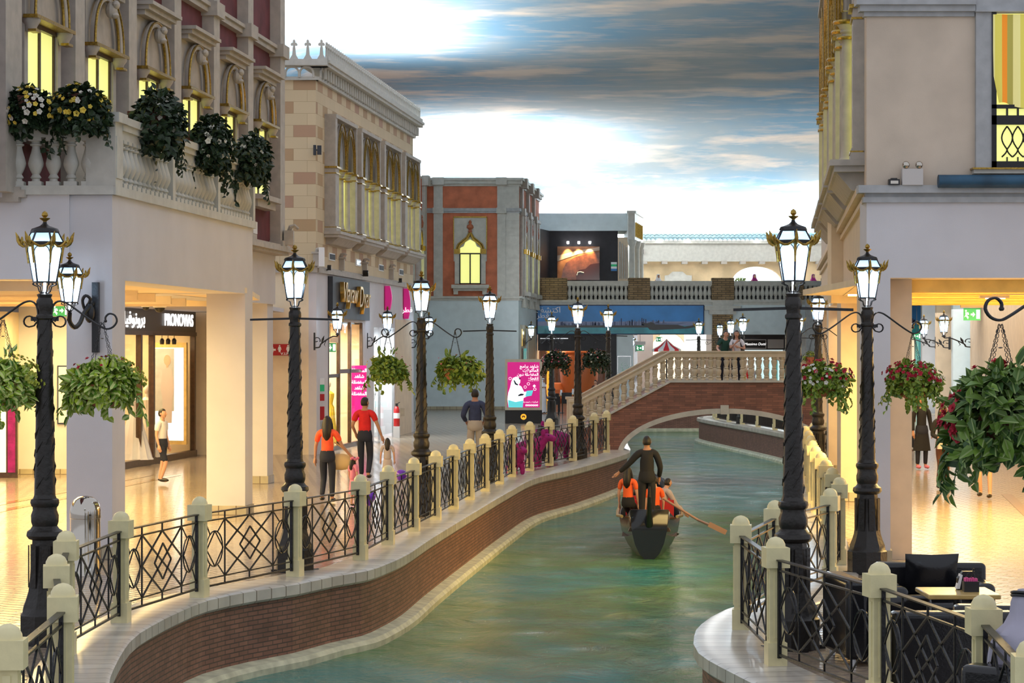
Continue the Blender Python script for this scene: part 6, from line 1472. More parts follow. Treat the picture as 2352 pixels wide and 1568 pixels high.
# fashion shop beyond the bridge
YM = 132; shop_ = thing('fashion_shop', 'bright shop front with black sign reading Massimo Dutti', 'shop', (0, YM, 0))
b = MB(); b.box(X(1697,YM), 0, Zh(803,YM), X(1802,YM), .3, Zh(768,YM)); ob('fascia', b, 'darkwall', shop_)
b = MB(); b.box(X(1706,YM), -.03, Zh(801,YM), X(1760,YM), 0, Zh(779,YM)); ob('sign_frame', b, 'steel', shop_); b = MB(); b.box(X(1708,YM), -.05, Zh(799,YM), X(1758,YM), -.03, Zh(781,YM)); ob('sign_board', b, 'black', shop_)
text('lettering', 'Massimo Dutti', .20, 'whitelit', shop_, (X(1734,YM), -.06, Zh(790,YM)), ext=.003, shear=.2)
b = MB(); b.box(X(1763,YM), -.04, Zh(800,YM), X(1800,YM), -.02, Zh(779,YM)); ob('side_sign', b, 'steel', shop_)
b = MB(); b.box(X(1706,YM), .4, 0, X(1800,YM), .6, Zh(803,YM)); ob('back_wall', b, 'shopcool', shop_)
for k, px in enumerate((1738, 1757, 1776, 1795)):
    b = MB(); b.box(X(px,YM), .2, 0, X(px+11,YM), .3, Zh(826,YM)); ob('glass_door', b, 'glassteal', shop_)
for k, (px, m_) in enumerate(((1716,'redshirt'),(1722,'amber'),(1730,'whitecloth'))):
    dress(X(px,130.5), 130.5, m_, ('red','orange','white')[k]+' outfit on a mannequin in the bright shop window beyond the bridge', 1.6, .22)
b = MB(); b.box(X(1803,YM), 0, 0, X(1818,YM), .3, 5); b.box(X(1830,YM), 0, 0, X(1850,YM), .3, 5); o = struct('wall_far_right', b, 'blue_wall', 'pale blue piers right of the bright shop'); o.location.y = YM
b = MB(); b.box(X(1818,YM+1), 0, 0, X(1900,YM+1), .3, 5); o = struct('wall_far_pink', b, 'white_wall', 'pale wall at the far right under the terrace'); o.location.y = YM+1

# upper level: dark shop, pale block, tile-roofed wall
YU = 131.0
dk = thing('dark_shopfront', 'dark upper shop wall with a lit picture and a pale parapet', 'shop', (0, YU, 0))
b = MB(); b.box(X(1262,YU), 0, 5.2, X(1419,YU), .4, Zh(530,YU)); b.prism([(X(1228,YU)-1.5, -10), (X(1262,YU), 0), (X(1262,YU), .4), (X(1228,YU)-1.9, .4)], 5.2, Zh(530,YU), 'z'); ob('wall', fixn(b.mesh('wall', False)), 'darkwall', dk)
b = MB(); b.box(X(1200,YU), -.2, Zh(530,YU), X(1441,YU), 4, Zh(490,YU)); ob('parapet', b, 'blue_wall', dk)
b = MB(); b.box(X(1280,YU), -.08, Zh(643,YU), X(1377,YU), 0, Zh(566,YU)); ob('picture_back', b, 'chocoback', dk, label='blurred brown backdrop of the picture')
xx = lambda p: X(p, YU)
zz_ = lambda q: Zh(q, YU)
b = MB(); b.flat([(xx(1280),zz_(587)),(xx(1320),zz_(577)),(xx(1377),zz_(567)),(xx(1377),zz_(575)),(xx(1330),zz_(583)),(xx(1280),zz_(600))], -.10); ob('picture_paper', b, 'chocopaper', dk)
b = MB(); b.flat([(xx(p),zz_(q)) for p, q in ((1288,643),(1293,618),(1300,604),(1318,592),(1345,583),(1377,579),(1377,643))], -.11); ob('picture_cocoa', b, 'chocolate', dk, label='printed mound of rough chocolate')
b = MB(); b.flat([(xx(p),zz_(q)) for p, q in ((1323,643),(1324,626),(1330,620),(1345,617),(1356,607),(1377,604),(1377,643))], -.12); ob('picture_sauce', b, 'chocosauce', dk)
b = MB(); b.tube([(xx(1325),-.125,zz_(632)),(xx(1327),-.125,zz_(625)),(xx(1333),-.125,zz_(624)),(xx(1341),-.125,zz_(626))], .025, 5); ob('picture_gleam', b, 'white', dk)
for px in (1304, 1329, 1354):
    l = bpy.data.lights.new('picture_light', 'SPOT'); l.energy = 260; l.color = (1, .75, .35); l.spot_size = 1.1; l.spot_blend = .8; l.shadow_soft_size = .03
    o = bpy.data.objects.new('picture_light', l); C.objects.link(o); o.location = (xx(px), YU-.45, zz_(562)); o.rotation_euler = (math.radians(28), 0, 0)
    t = thing('picture_lamp', 'small lamp above the chocolate picture, %s' % {1304:'left of three',1329:'middle of three',1354:'right of three'}[px], 'lamp', (xx(px), YU-.45, zz_(561))); b = MB(); b.lathe([(.03,0),(.07,.04),(.07,.14)], 10); b.bar((0,0,.1),(0,.45,.1),.03); ob('shade', b, 'downlight', t)
b = MB()
for k, m_ in enumerate(('white', 'green', 'white', 'bannersky')):
    pass
t = thing('notice', 'small white, green and blue notice at the right of the dark upper wall', 'notice', (xx(1410), YU-.05, zz_(622)))
for k, (m_, z) in enumerate((('bannersky', 0), ('white', .12), ('green', .24), ('white', .36))): ob('stripe', MB().box(-.16,-.02,z,.16,.02,z+.12), m_, t)
# classical corner: relief wall, columns, frieze and flat pediment
cc = thing('temple_front', 'pale classical corner with slim columns and a gilded frieze', 'building', (0, YU, 0))
b = MB(); b.prism([(xx(1419),0),(xx(1443),-.0),(xx(1447),4),(xx(1419),4)], 5.2, zz_(545), 'z'); ob('relief_wall', fixn(b.mesh('relief_wall', False)), 'warm_plaster', cc)
for k in range(4): b = MB(); b.box(xx(1422+k*5.5), -.06, zz_(640), xx(1425.5+k*5.5), 0, zz_(555-0)+.0-k*.1); ob('relief_panel', b, 'stone', cc)
for k, (px, dy) in enumerate(((1452,-.6),(1463,1.2),(1472,3))):
    b = MB(); h = zz_(552); b.lathe([(.24,5.2),(.24,5.4),(.17,5.5),(.155,h-.35),(.19,h-.3),(.24,h-.12),(.26,h)], 14, (X(px,YU+dy)*.998, dy, 0)); ob('column', b, 'lstone', cc)
b = MB(); b.prism([(xx(1441),-.9),(xx(1456),-.9),(X(1477,YU+4),4),(xx(1441),4)], zz_(552), zz_(492), 'z'); ob('frieze', fixn(b.mesh('frieze', False)), 'lstone', cc)
b = MB(); b.prism([(xx(1438),-1.1),(xx(1458),-1.1),(X(1480,YU+4),4.2),(xx(1438),4.2)], zz_(492), zz_(486), 'z'); ob('cornice', fixn(b.mesh('cornice', False)), 'lstone', cc)
for k in range(5):
    b = MB(); p0 = Vector((xx(1457),-.95,0)).lerp(Vector((X(1478,YU+4),4,0)), .08+k*.18); b.bar((p0.x,p0.y,zz_(545)),(p0.x,p0.y,zz_(512)), .10); ob('gilt_panel', b, 'gilt', cc)
# long tile-roofed building
YH = 145.0; hx = lambda p: X(p, YH); hz = lambda q: Zh(q, YH)
th = thing('tiled_building', 'long building with grey roof tiles, white band and ochre arcade wall', 'building', (0, YH, 0))
b = MB(); b.box(hx(1450), -.6, hz(601), hx(1960), .3, hz(558)); ob('white_band', b, 'lstone', th)
b = MB(); b.box(hx(1450), -.75, hz(560), hx(1960), .3, hz(553)); ob('gutter', b, 'lstone', th)
XL, XR = hx(1450), hx(1960); aL, aR = hx(1680), hx(1795); zt3 = hz(597)
pts = [(XL, 5.2), (XL, zt3), (XR, zt3), (XR, 5.2), (aR, 5.2), (aR, hz(648))]
pts += [((aL+aR)/2+(aR-aL)/2*math.cos(k*PI/14), hz(650)+1.0*math.sin(k*PI/14)) for k in range(1, 14)]
pts += [(aL, hz(648)), (aL, 5.2)]
b = MB(); b.prism(pts, -.2, .3); ob('arcade_wall', fixn(b.mesh('arcade_wall', False)), 'ochre', th)
b = MB(); b.box(hx(1600), 6, 5.2, hx(1900), 6.3, hz(600)); ob('inner_wall', b, 'blue_wall', th)
b = MB(); b.box(hx(1750), 5, hz(645), hx(1790), 5.3, hz(630)); ob('inner_balustrade', b, 'lstone', th)
for px in (1479, 1525, 1571, 1617, 1661, 1704, 1748, 1878): b = MB(); b.box(hx(px-7), -.9, hz(607), hx(px+6), -.2, hz(600)); ob('beam_end', b, 'stone', th)
b = MB(); cx = 1557
b.prism([(hx(cx-31),5.2),(hx(cx-31),hz(633)),(hx(cx-22),hz(632)),(hx(cx-13),hz(624)),(hx(cx+10),hz(624)),(hx(cx+19),hz(632)),(hx(cx+31),hz(633)),(hx(cx+31),5.2)], -.35, -.2); ob('pediment', fixn(b.mesh('pediment', False)), 'lstone', th)
# roof: wavy tiles
b = MB(); nw = 400; rows = ((hz(555), -.8), (hz(549)+.02, -.3), (hz(548), -.3), (hz(542)+.02, .3), (hz(541), .3), (hz(534), 1.0))
vs = []
for j, (z, y) in enumerate(rows):
    for k in range(nw+1): x = XL+(XR-XL)*k/nw; vs.append((x, y, z+.07*abs(math.sin(PI*x/.27))+(0 if j % 2 else .03)))
b.add(vs, [(j*(nw+1)+k, j*(nw+1)+k+1, (j+1)*(nw+1)+k+1, (j+1)*(nw+1)+k) for j in range(5) for k in range(nw)]); ob('roof_tiles', b, 'rooftile', th)
for px in (1512, 1577, 1735): 
    b = MB(); b.ball((hx(px), -.95, hz(553)), (.09,.05,.09), 10, 6); ob('roof_light', b, 'downlight', None, (0, YH, 0), label='bright white roof light under the grey tiles, %s' % {1512:'nearest the classical corner',1577:'second from the left',1735:'nearest the tall right lamp'}[px], cat='light')
t = thing('wall_fitting', 'small black fitting on the white band beside the columns', 'fitting', (hx(1474), YH-.65, hz(579))); ob('housing', MB().box(-.08,-.1,-.14,.08,0,.14), 'black', t)
# entrance on the flank of the orange building
en = thing('gilt_entrance', 'gold framed entrance with marble jambs on the flank of the orange building', 'entrance', (x1, 110, 0), math.atan2(12,1.1))
b = MB(); b.box(.9,-.06,0,3.6,0,3.9); ob('surround', b, 'sand', en); b = MB(); b.box(1.3,-.09,2.9,2.9,-.06,3.7); ob('gold_panel', b, 'gold', en)
for k in range(3): b = MB(); b.box(1.2+k*.9,-.12,0,1.5+k*.9,-.06,2.8); ob('glass_strip', b, ('darkwood','glassteal','glassteal')[k], en)
b = MB(); b.box(5.0,-.08,0,8.8,0,3.7); ob('marble_jamb', b, 'sand', en)

# ================================================================ PEOPLE
def skinned(name, verts, edges, m, parent, levels=2, smooth=True):
    me = bpy.data.meshes.new(name); me.from_pydata([v[0] for v in verts], edges, []); me.update(); me.materials.append(MT[m])
    o = bpy.data.objects.new(name, me); C.objects.link(o)
    if parent: o.parent = parent
    md = o.modifiers.new('skin', 'SKIN'); md.use_smooth_shade = True
    for i, v in enumerate(verts):
        s = me.skin_vertices[0].data[i]; r = v[1]; s.radius = r if isinstance(r, tuple) else (r, r); s.use_root = (i == 0); s.use_loose = False
    o.modifiers.new('subsurf', 'SUBSURF').levels = levels; o.modifiers['subsurf'].render_levels = levels
    return o
V = Vector
def person(label, loc, rz, h=1.72, top='navy', bottom='khaki', sleeve='long', skin='skin', hair='short', hairm='hair', lean=0, headturn=0, P=None, skirt=None, shoes='black', build=1.0, female=False, face=False, cat='person', robe=None, scarf=None, pants='long', group=None):
    """local -y is the way the person faces; P overrides joints: el,er,wl,wr,kl,kr,al,ar"""
    s = h/1.75; t = thing('person', label, cat, loc, rz, group); bw = build
    def q(x, y, z): # lean the upper body forward about the hips
        if z > .95: dz = z-.95; return V((x, y-math.sin(lean)*dz, .95+math.cos(lean)*dz))*s
        return V((x, y, z))*s
    J = dict(pel=q(0,0,.97), wa=q(0,.01,1.10), ch=q(0,0,1.29), nb=q(0,.01,1.45), nk=q(0,0,1.52), h1=q(0,-.01,1.60), h2=q(0,-.015,1.69),
             sl=q(-.175*bw,.01,1.41), sr=q(.175*bw,.01,1.41), el=q(-.225*bw,.02,1.14), er=q(.225*bw,.02,1.14), wl=q(-.235*bw,-.05,.90), wr=q(.235*bw,-.05,.90),
             hl=q(-.09,0,.91), hr=q(.09,0,.91), kl=q(-.10,-.01,.50), kr=q(.10,-.01,.50), al=q(-.10,.02,.09), ar=q(.10,.02,.09))
    for k, v in (P or {}).items(): J[k] = V(v)*s
    tl, tr = J['al']+V((-.01,-.17,-.05))*s, J['ar']+V((.01,-.17,-.05))*s
    nm = ['pel','wa','ch','nb','nk','h1','h2','sl','sr','el','er','wl','wr','hl','hr','kl','kr','al','ar']
    fw = .88 if female else 1.0
    RR = dict(pel=(.135,.105), wa=(.115*fw,.085), ch=(.135*fw,.095), nb=.06, nk=.046, h1=(.070,.078), h2=(.072,.082), sl=.058*fw, sr=.058*fw, el=.040*fw, er=.040*fw, wl=.027, wr=.027, hl=.085, hr=.085, kl=.055, kr=.055, al=.038, ar=.038)
    E = [('pel','wa'),('wa','ch'),('ch','nb'),('nb','nk'),('nk','h1'),('h1','h2'),('nb','sl'),('nb','sr'),('sl','el'),('sr','er'),('el','wl'),('er','wr'),('pel','hl'),('pel','hr'),('hl','kl'),('hr','kr'),('kl','al'),('kr','ar')]
    sc1 = lambda r, k=1.0, a=0: tuple((x*k+a)*s*(bw if k else 1) for x in (r if isinstance(r, tuple) else (r, r)))
    slim = {'pel': .80, 'wa': .86, 'ch': .88, 'hl': .84, 'hr': .84}
    vs = [(J[k], sc1(RR[k], slim.get(k, 1))) for k in nm]+[(tl, (.035*s,.028*s)), (tr, (.035*s,.028*s))]
    ix = {k: i for i, k in enumerate(nm)}
    body = skinned('body', vs, [(ix[a], ix[c]) for a, c in E]+[(ix['al'], 19), (ix['ar'], 20)], skin, t)
    # hands: palm, four unequal bent fingers, thumb
    for w, e, sg in (('wl','el',-1), ('wr','er',1)):
        d = (J[w]-J[e]).normalized(); sd = V((1,0,0)) if abs(d.x) < .8 else V((0,1,0)); sd = (sd-d*sd.dot(d)).normalized(); up = d.cross(sd)
        sd, up = up, sd; b = MB(); c = J[w]
        b.tube([c-d*.02*s, c+d*.03*s, c+d*.085*s, c+d*.10*s], [.024*s,.034*s,.038*s,.030*s], 8)
        for i, ln in enumerate((.065,.075,.07,.055)):
            o_ = sd*(-.026+.0175*i)*s; b.tube([c+d*.085*s+o_, c+d*(.085+ln*.55)*s+o_*1.1-up*sg*.004*s, c+d*(.085+ln)*s+o_*1.1-up*sg*.024*s], [.0105*s,.0095*s,.007*s], 6)
        b.tube([c+d*.02*s-sd*.025*s, c+d*.06*s-sd*.05*s, c+d*.09*s-sd*.052*s], [.013*s,.011*s,.008*s], 6); ob('hand', b, skin, t)
    # clothes: shells round the same joints
    def shell(name, keys, m, add, lev=1):
        ed = [(a, c) for a, c in E if a in keys and c in keys]; ks = [k for k in keys]
        return skinned(name, [(keys[k][0] if isinstance(keys, dict) and keys[k] is not None and isinstance(keys[k], tuple) else J[k], sc1(RR[k], 1, (add+.016 if k == 'pel' and name == 'shirt' else add) if k not in ('nb',) else add*.9)) for k in ks], [(ks.index(a), ks.index(c)) for a, c in ed], m, t, lev)
    if top:
        keys = {'pel': None, 'wa': None, 'ch': None, 'nb': None, 'sl': None, 'sr': None}
        if sleeve == 'long': keys.update({'el': None, 'er': None, 'wl': (J['el'].lerp(J['wl'], .92),), 'wr': (J['er'].lerp(J['wr'], .92),)})
        elif sleeve == 'short': keys.update({'el': (J['sl'].lerp(J['el'], .72),), 'er': (J['sr'].lerp(J['er'], .72),)})
        keys['pel'] = (J['pel']+V((0,0,-.075))*s,)
        shell('shirt', keys, top, .020 if sleeve != 'short' else .022)
    if bottom:
        f = 1.0 if pants == 'long' else .0
        keys = {'pel': None, 'wa': (J['pel'].lerp(J['wa'], .5),), 'hl': None, 'hr': None, 'kl': None, 'kr': None}
        if pants == 'long': keys.update({'al': (J['kl'].lerp(J['al'], .95),), 'ar': (J['kr'].lerp(J['ar'], .95),)})
        shell('trousers', keys, bottom, .016)
        b = MB(); b.lathe([(r*s*bw, z*s) for r, z in ((.135,.83),(.160,.87),(.164,.93),(.152,1.0),(.138,1.06))], 20, (0,-.0,0), 1, .80); ob('waistband', b, bottom, t)
    if skirt or robe:
        b = MB(); z0 = (.06 if robe else .45)*s; z1 = (1.36 if robe else 1.0)*s; n = 26; prof = []
        for k in range(9): q_ = k/8; z = z0+(z1-z0)*q_; r = ((.235-.10*q_**.7) if robe else (.21-.07*q_)); prof.append((r*s*(1 if q_ < 1 else .6), z))
        b.lathe(prof, n, (0, 0, 0), 1, .72, flute=.06); ob('robe' if robe else 'skirt', b, robe or skirt, t)
    # shoes
    for a, tt in ((J['al'], tl), (J['ar'], tr)):
        b = MB(); c = (a+tt)/2; b.ball((c.x, c.y, c.z-.0), (.050*s, .135*s, .042*s), 12, 8); ob('shoe', b, shoes, t)
    # head details
    hc = (J['h1']+J['h2'])/2; MHt = Matrix.Rotation(headturn, 3, 'Z')
    def hp(x, y, z): return hc+MHt @ V((x, y, z))*s
    b = MB(); b.ball(hp(0,-.012,-.005), (.073*s,.090*s,.108*s), 16, 12, None); b.ball(hp(0,-.05,-.075), (.038*s,.038*s,.032*s), 10, 6)
    b.tube([hp(0,-.098,.018), hp(0,-.112,-.012), hp(0,-.114,-.022), hp(0,-.096,-.030)], [.008*s,.011*s,.014*s,.008*s], 6)
    for sg in (-1, 1): b.ball(hp(sg*.078,.005,-.008), (.010*s,.020*s,.030*s), 8, 6)
    ob('head', b, skin, t)
    if face:
        b = MB()
        for sg in (-1, 1): b.ball(hp(sg*.030,-.094,.016), (.011*s,.006*s,.007*s), 8, 5); b.bar(hp(sg*.018,-.099,.036), hp(sg*.046,-.090,.038), .008*s)
        ob('eyes', b, 'eye', t); b = MB(); b.ball(hp(0,-.094,-.052), (.024*s,.008*s,.008*s), 8, 5); ob('mouth', b, 'lip', t)
    if hair == 'short' or hair == 'long':
        b = MB(); n, m = 16, 10; vs = []; fs = []
        for i in range(m+1):
            th_ = PI*.70*i/m
            for k in range(n):
                a = 2*PI*k/n; fr = math.sin(a) < -.35 # front side
                tt_ = min(th_, PI*.32) if fr else th_
                vs.append(hp(.084*math.sin(tt_)*math.cos(a), .102*math.sin(tt_)*math.sin(a)+.004, .118*math.cos(tt_)+.002))
        for i in range(m):
            for k in range(n): fs.append((i*n+k, i*n+(k+1) % n, (i+1)*n+(k+1) % n, (i+1)*n+k))
        b.add(vs, fs)
        if hair == 'long':
            b.tube([hp(0,.04,.06), hp(0,.075,-.05), hp(0,.085,-.17), hp(0,.095,-.30), hp(0,.09,-.38)], [.07*s,.085*s,.095*s,.085*s,.03*s], 12)
            for sg in (-1, 1): b.tube([hp(sg*.06,.01,.05), hp(sg*.083,.015,-.05), hp(sg*.09,.0,-.17), hp(sg*.08,-.01,-.27)], [.022*s,.03*s,.034*s,.012*s], 8)
        ob('hair', b, hairm, t)
    if scarf:
        b = MB(); prof = [(.0,.13),(.05,.122),(.085,.085),(.100,.02),(.105,-.06),(.13,-.14),(.185,-.22),(.20,-.30)]; n = 20; vs = []; fs = []
        for i, (r, z) in enumerate(prof):
            for k in range(n):
                a = 2*PI*k/n; fr = max(0, -math.sin(a)); cut = 1-.45*fr if z < .06 else 1
                vs.append(hp(max(r, .001)*math.cos(a)*(1+.05*math.sin(5*a)), r*math.sin(a)*1.05*cut+.01, z))
        for i in range(len(prof)-1):
            for k in range(n): fs.append((i*n+k, i*n+(k+1) % n, (i+1)*n+(k+1) % n, (i+1)*n+k))
        b.add(vs, fs); ob('headscarf', b, scarf, t)
        if scarf != 'black': b = MB(); b.tube([hp(.09*math.cos(k*PI/8), .1*math.sin(k*PI/8), .075) for k in range(16)], .012*s, 6, True); ob('head_cord', b, 'black', t)
    t['s'] = s; return t, J
def bag(parent, loc, size, m, lab=None, name='bag'): pass

# promenade, left
person('man in a dark blue shirt standing with his back turned by the fourth lamp', (X(1091,56.2), 56.2, 0), PI, 1.84, 'navy', 'khaki', hair='short', build=1.08, P=dict(el=(-.27,.04,1.16), er=(.27,.04,1.16), wl=(-.20,-.20,1.03), wr=(.20,-.20,1.03)))
tp, J = person('man in a red polo shirt and dark jeans walking away', (X(838,50.8), 50.8, 0), PI-.15, 1.76, 'redshirt', 'denim', 'short', hair='short', headturn=-.5, P=dict(kl=(-.09,-.12,.50), al=(-.09,.10,.12), kr=(.09,-.04,.50), ar=(.09,-.10,.09), er=(.26,.05,1.16), wr=(.22,-.12,.98), el=(-.28,.02,1.17), wl=(-.36,-.02,.93)))
tp, J = person('woman in an orange top with long black hair walking away', (X(752,43.4), 43.4, 0), PI-.1, 1.57, 'coral', 'denim', 'short', hair='long', female=True, P=dict(kl=(-.09,-.05,.50), kr=(.09,-.10,.50), ar=(.10,.08,.12), el=(-.30,0,1.16), wl=(-.46,-.06,.96), er=(.24,0,1.14), wr=(.25,0,.90)))
x_, y_ = X(795,43.2), 43.2
t = thing('shoulder_bag', 'large straw-coloured bag hanging behind the woman in orange', 'bag', (X(782,43.4), 43.5, .60)); b = MB(); b.ball((0,0,.14), (.25,.09,.15), 16, 10); ob('bag_body', b, 'straw', t); b = MB(); b.tube([(-.18,0,.25),(-.14,0,.40),(-.12,0,.50),(.02,0,.40),(.18,0,.25)], .012, 6); ob('strap', b, 'straw', t)
person('small girl in a pale dress walking beside the man in red', (X(890,49.2), 49.2, 0), PI, .96, 'dresscloth', None, 'short', skin='skinlight', hair='long', female=True, skirt='dresscloth', build=1.1)
person('small girl with a pink flower band in her hair behind the railing posts', (X(812,42.4), 42.4, 0), PI-.9, .88, 'pinkcloth', None, 'short', skin='skinlight', hair='long', female=True, skirt='pinkcloth', build=1.1)
t = thing('hair_bow', 'pink flower bow on the small girl behind the railing', 'hair bow', (X(814,42.3), 42.3, .855)); b = MB()
for k in range(5): b.ball((-.05+.028*k, .0, .01*math.sin(k*2)), .026, 8, 6)
ob('petals', b, 'flower_pink', t)
tp, J = person('walker in a white top and dark shorts inside the left arcade', (X(372,49.5), 49.5, 0), 1.2, 1.55, 'whitecloth', 'denim', 'short', skin='skinlight', hair='short', pants='short', P=dict(kl=(-.09,-.16,.50), al=(-.09,-.02,.12), kr=(.09,.03,.50), ar=(.09,.12,.12)))
for k, (px, py, Y, r, lab) in enumerate(((848,1142,35.5,.10,'purple balloon low behind the railing, nearest the camera'), (922,1092,40.5,.10,'purple balloon low behind the railing next to the third lamp'))):
    zc_ = Zh(py, Y); t = thing('balloon', lab, 'balloon', (X(px,Y)-.0, Y, zc_), 0, 'purple balloons'); b = MB(); b.lathe([(.002,-r*1.25),(.015,-r*1.2),(.01,-r*1.15),(r*.45,-r*.85),(r*.85,-r*.35),(r,.1*r),(r*.9,.5*r),(r*.6,.85*r),(r*.25,1.0*r),(.002,1.04*r)], 18); ob('skin', b, 'balloon', t); b = MB(); b.tube([(0,0,-r*1.2),(.02,0,-r*1.5),(.0,0,-zc_+.01)], .003, 4); ob('string', b, 'purple', t)

# couple on the bridge
dz = 1.78
person('man in a dark green t-shirt leaning on the near bridge rail', (X(1664,66.6), 66.6, dz), .25, 1.52, 'greencloth', 'denim', 'short', 'skinlight', 'short', lean=.16, face=True, headturn=.35, P=dict(el=(-.30,-.14,1.18), wl=(-.34,-.46,1.10), er=(.25,-.12,1.18), wr=(.16,-.38,1.10)))
person('woman in a white t-shirt with long dark hair on the bridge', (X(1692,66.6), 66.6, dz), -.1, 1.52, 'whitecloth', 'denim', 'short', 'skinlight', 'long', lean=.12, female=True, face=True, headturn=-.15, P=dict(el=(-.20,-.20,1.18), wl=(-.02,-.26,1.36), er=(.26,-.16,1.16), wr=(.06,-.34,1.22)))
t = thing('yellow_bag', 'small yellow shopping bag standing on the bridge deck behind the balusters', 'bag', (X(1705,66.8), 66.8, dz+.0)); b = MB(); b.prism([(-.09,0),(.09,0),(.08,.24),(-.08,.24)], -.05, .05); ob('bag_body', b, 'yellow', t); b = MB(); b.tube([(-.05,0,.24),(-.03,0,.33),(.03,0,.33),(.05,0,.24)], .006, 5); ob('handle', b, 'yellow', t)

# right arcade
person('person in a brown jacket at the left edge of the right arcade hall', (X(2050,50.5), 50.5, 0), PI-.3, 1.68, 'browncloth', 'darkcloth', P=dict(kl=(-.09,-.1,.5)))
person('woman in a long dark patterned coat and pink shoes in the right arcade hall', (X(2117,55.5), 55.5, 0), .2, 1.68, 'darkcloth', 'denim', hair='long', female=True, skirt='darkcloth', shoes='pinkcloth')
person('woman in black trousers carrying a pale handbag in the right arcade hall', (X(2166,47.6), 47.6, 0), .15, 1.66, 'darkcloth', 'browncloth', hair='long', female=True, P=dict(wl=(-.16,-.22,1.08), wr=(.12,-.22,1.12), kl=(-.08,-.08,.5), kr=(.08,.02,.5)))
t = thing('handbag', 'pale grey handbag held by the woman in black trousers', 'bag', (X(2166,47.3), 47.2, .82)); b = MB(); b.prism([(-.13,0),(.13,0),(.10,.20),(-.10,.20)], -.06, .06); ob('bag_body', b, 'plastic', t); b = MB(); b.tube([(-.07,0,.20),(-.04,0,.32),(.04,0,.32),(.07,0,.20)], .008, 5); ob('handle', b, 'plastic', t)
person('walker in dark shorts and black shoes under the big basket', (X(2262,44.6), 44.6, 0), -.4, 1.62, 'lilac', 'greycloth', 'short', 'skinlight', 'short', pants='short', P=dict(kl=(-.09,-.12,.5), al=(-.09,.04,.12)))
person('person in black walking away far inside the right arcade hall', (X(2082,66), 66, 0), PI, 1.7, 'darkcloth', 'darkcloth', robe='darkcloth', hair=None, scarf='black')
# terrace visitors, only heads above the balustrade
for px, m_, lab in ((1512, 'whitecloth', 'person in a white headdress behind the terrace balustrade'), (1733, 'plush', 'person in a red checked headdress below the terrace arch'), (1868, 'plush', 'person in a red headdress at the right end of the terrace')):
    person(lab, (X(px,134), 134, 5.2), .3, 1.74, None, None, robe='whitecloth', hair=None, scarf=m_)
t = thing('hedge_box', 'box hedge behind the terrace balustrade under the arch', 'hedge', (X(1700,136), 136, 5.2)); b = MB(); b.box(-.3,-.2,0,.35,.2,1.2); ob('planter', b, 'darkwood', t); ob('foliage', foliage(200, .40, .3, .25, .12, .05, 90, 0, 1.4), 'leaf_green', t)
person('person in a white robe and headdress seated at the cafe behind the billboard', (X(1247,103), 103, 0), .9, 1.5, None, None, robe='whitecloth', hair=None, scarf='whitecloth')
person('dark figure seated among the cafe tables below the white-flowered basket', (X(1368,104), 104, 0), -.5, 1.42, 'browncloth', 'darkcloth', hair='short')

# magenta plush ride-on animals behind the railing
def plush(px, Y, rz, s, lab):
    t = thing('plush_ride', lab, 'ride-on toy', (X(px,Y), Y, 0), rz, 'magenta plush ride-on animals', s)
    vs = [(V((0,.45,.62)),(.17,.19)), (V((0,.15,.66)),(.22,.24)), (V((0,-.15,.68)),(.22,.25)), (V((0,-.40,.80)),(.15,.18)), (V((0,-.55,.98)),(.15,.15)), (V((0,-.74,.93)),(.12,.11)), (V((0,-.86,.88)),(.10,.08)),
          (V((-.14,.38,.30)),.095), (V((-.14,.38,.05)),.085), (V((.14,.38,.30)),.095), (V((.14,.38,.05)),.085), (V((-.14,-.26,.30)),.095), (V((-.14,-.26,.05)),.085), (V((.14,-.26,.30)),.095), (V((.14,-.26,.05)),.085), (V((0,.66,.50)),.035)]
    skinned('body', vs, [(0,1),(1,2),(2,3),(3,4),(4,5),(5,6),(0,7),(7,8),(0,9),(9,10),(2,11),(11,12),(2,13),(13,14),(0,15)], 'plush', t)
    for sg in (-1, 1): b = MB(); b.ball((sg*.15,-.50,1.10), (.03,.07,.10), 10, 8); ob('ear', b, 'plush', t); 
    for sg in (-1, 1): b = MB(); b.ball((sg*.10,-.66,1.02), .02, 8, 6); ob('eye', b, 'eye', t)
plush(1185, 52.6, .4, .62, 'magenta plush ride-on animal nearest the fourth lamp behind the railing')
plush(1215, 55.6, 1.2, .78, 'magenta plush ride-on animal in the middle of the row behind the railing')
plush(1284, 59.6, -.9, .84, 'magenta plush ride-on animal nearest the bridge behind the railing')
t = thing('folding_chair', 'folding chair draped with a black cloth among the plush animals', 'chair', (X(1246,57.6), 57.6, 0), .2)
b = MB(); b.prism([(-.28,.10),(.28,.10),(.18,.85),(-.06,.95)], -.18, .2); ob('drape', fixn(b.mesh('drape')), 'darkcloth', t)
for i in (-1, 1):
    for j in (-1, 1): b = MB(); b.bar((i*.22, j*.2, 0), (i*.14, -j*.14, .5), .02); ob('leg', b, 'iron', t)

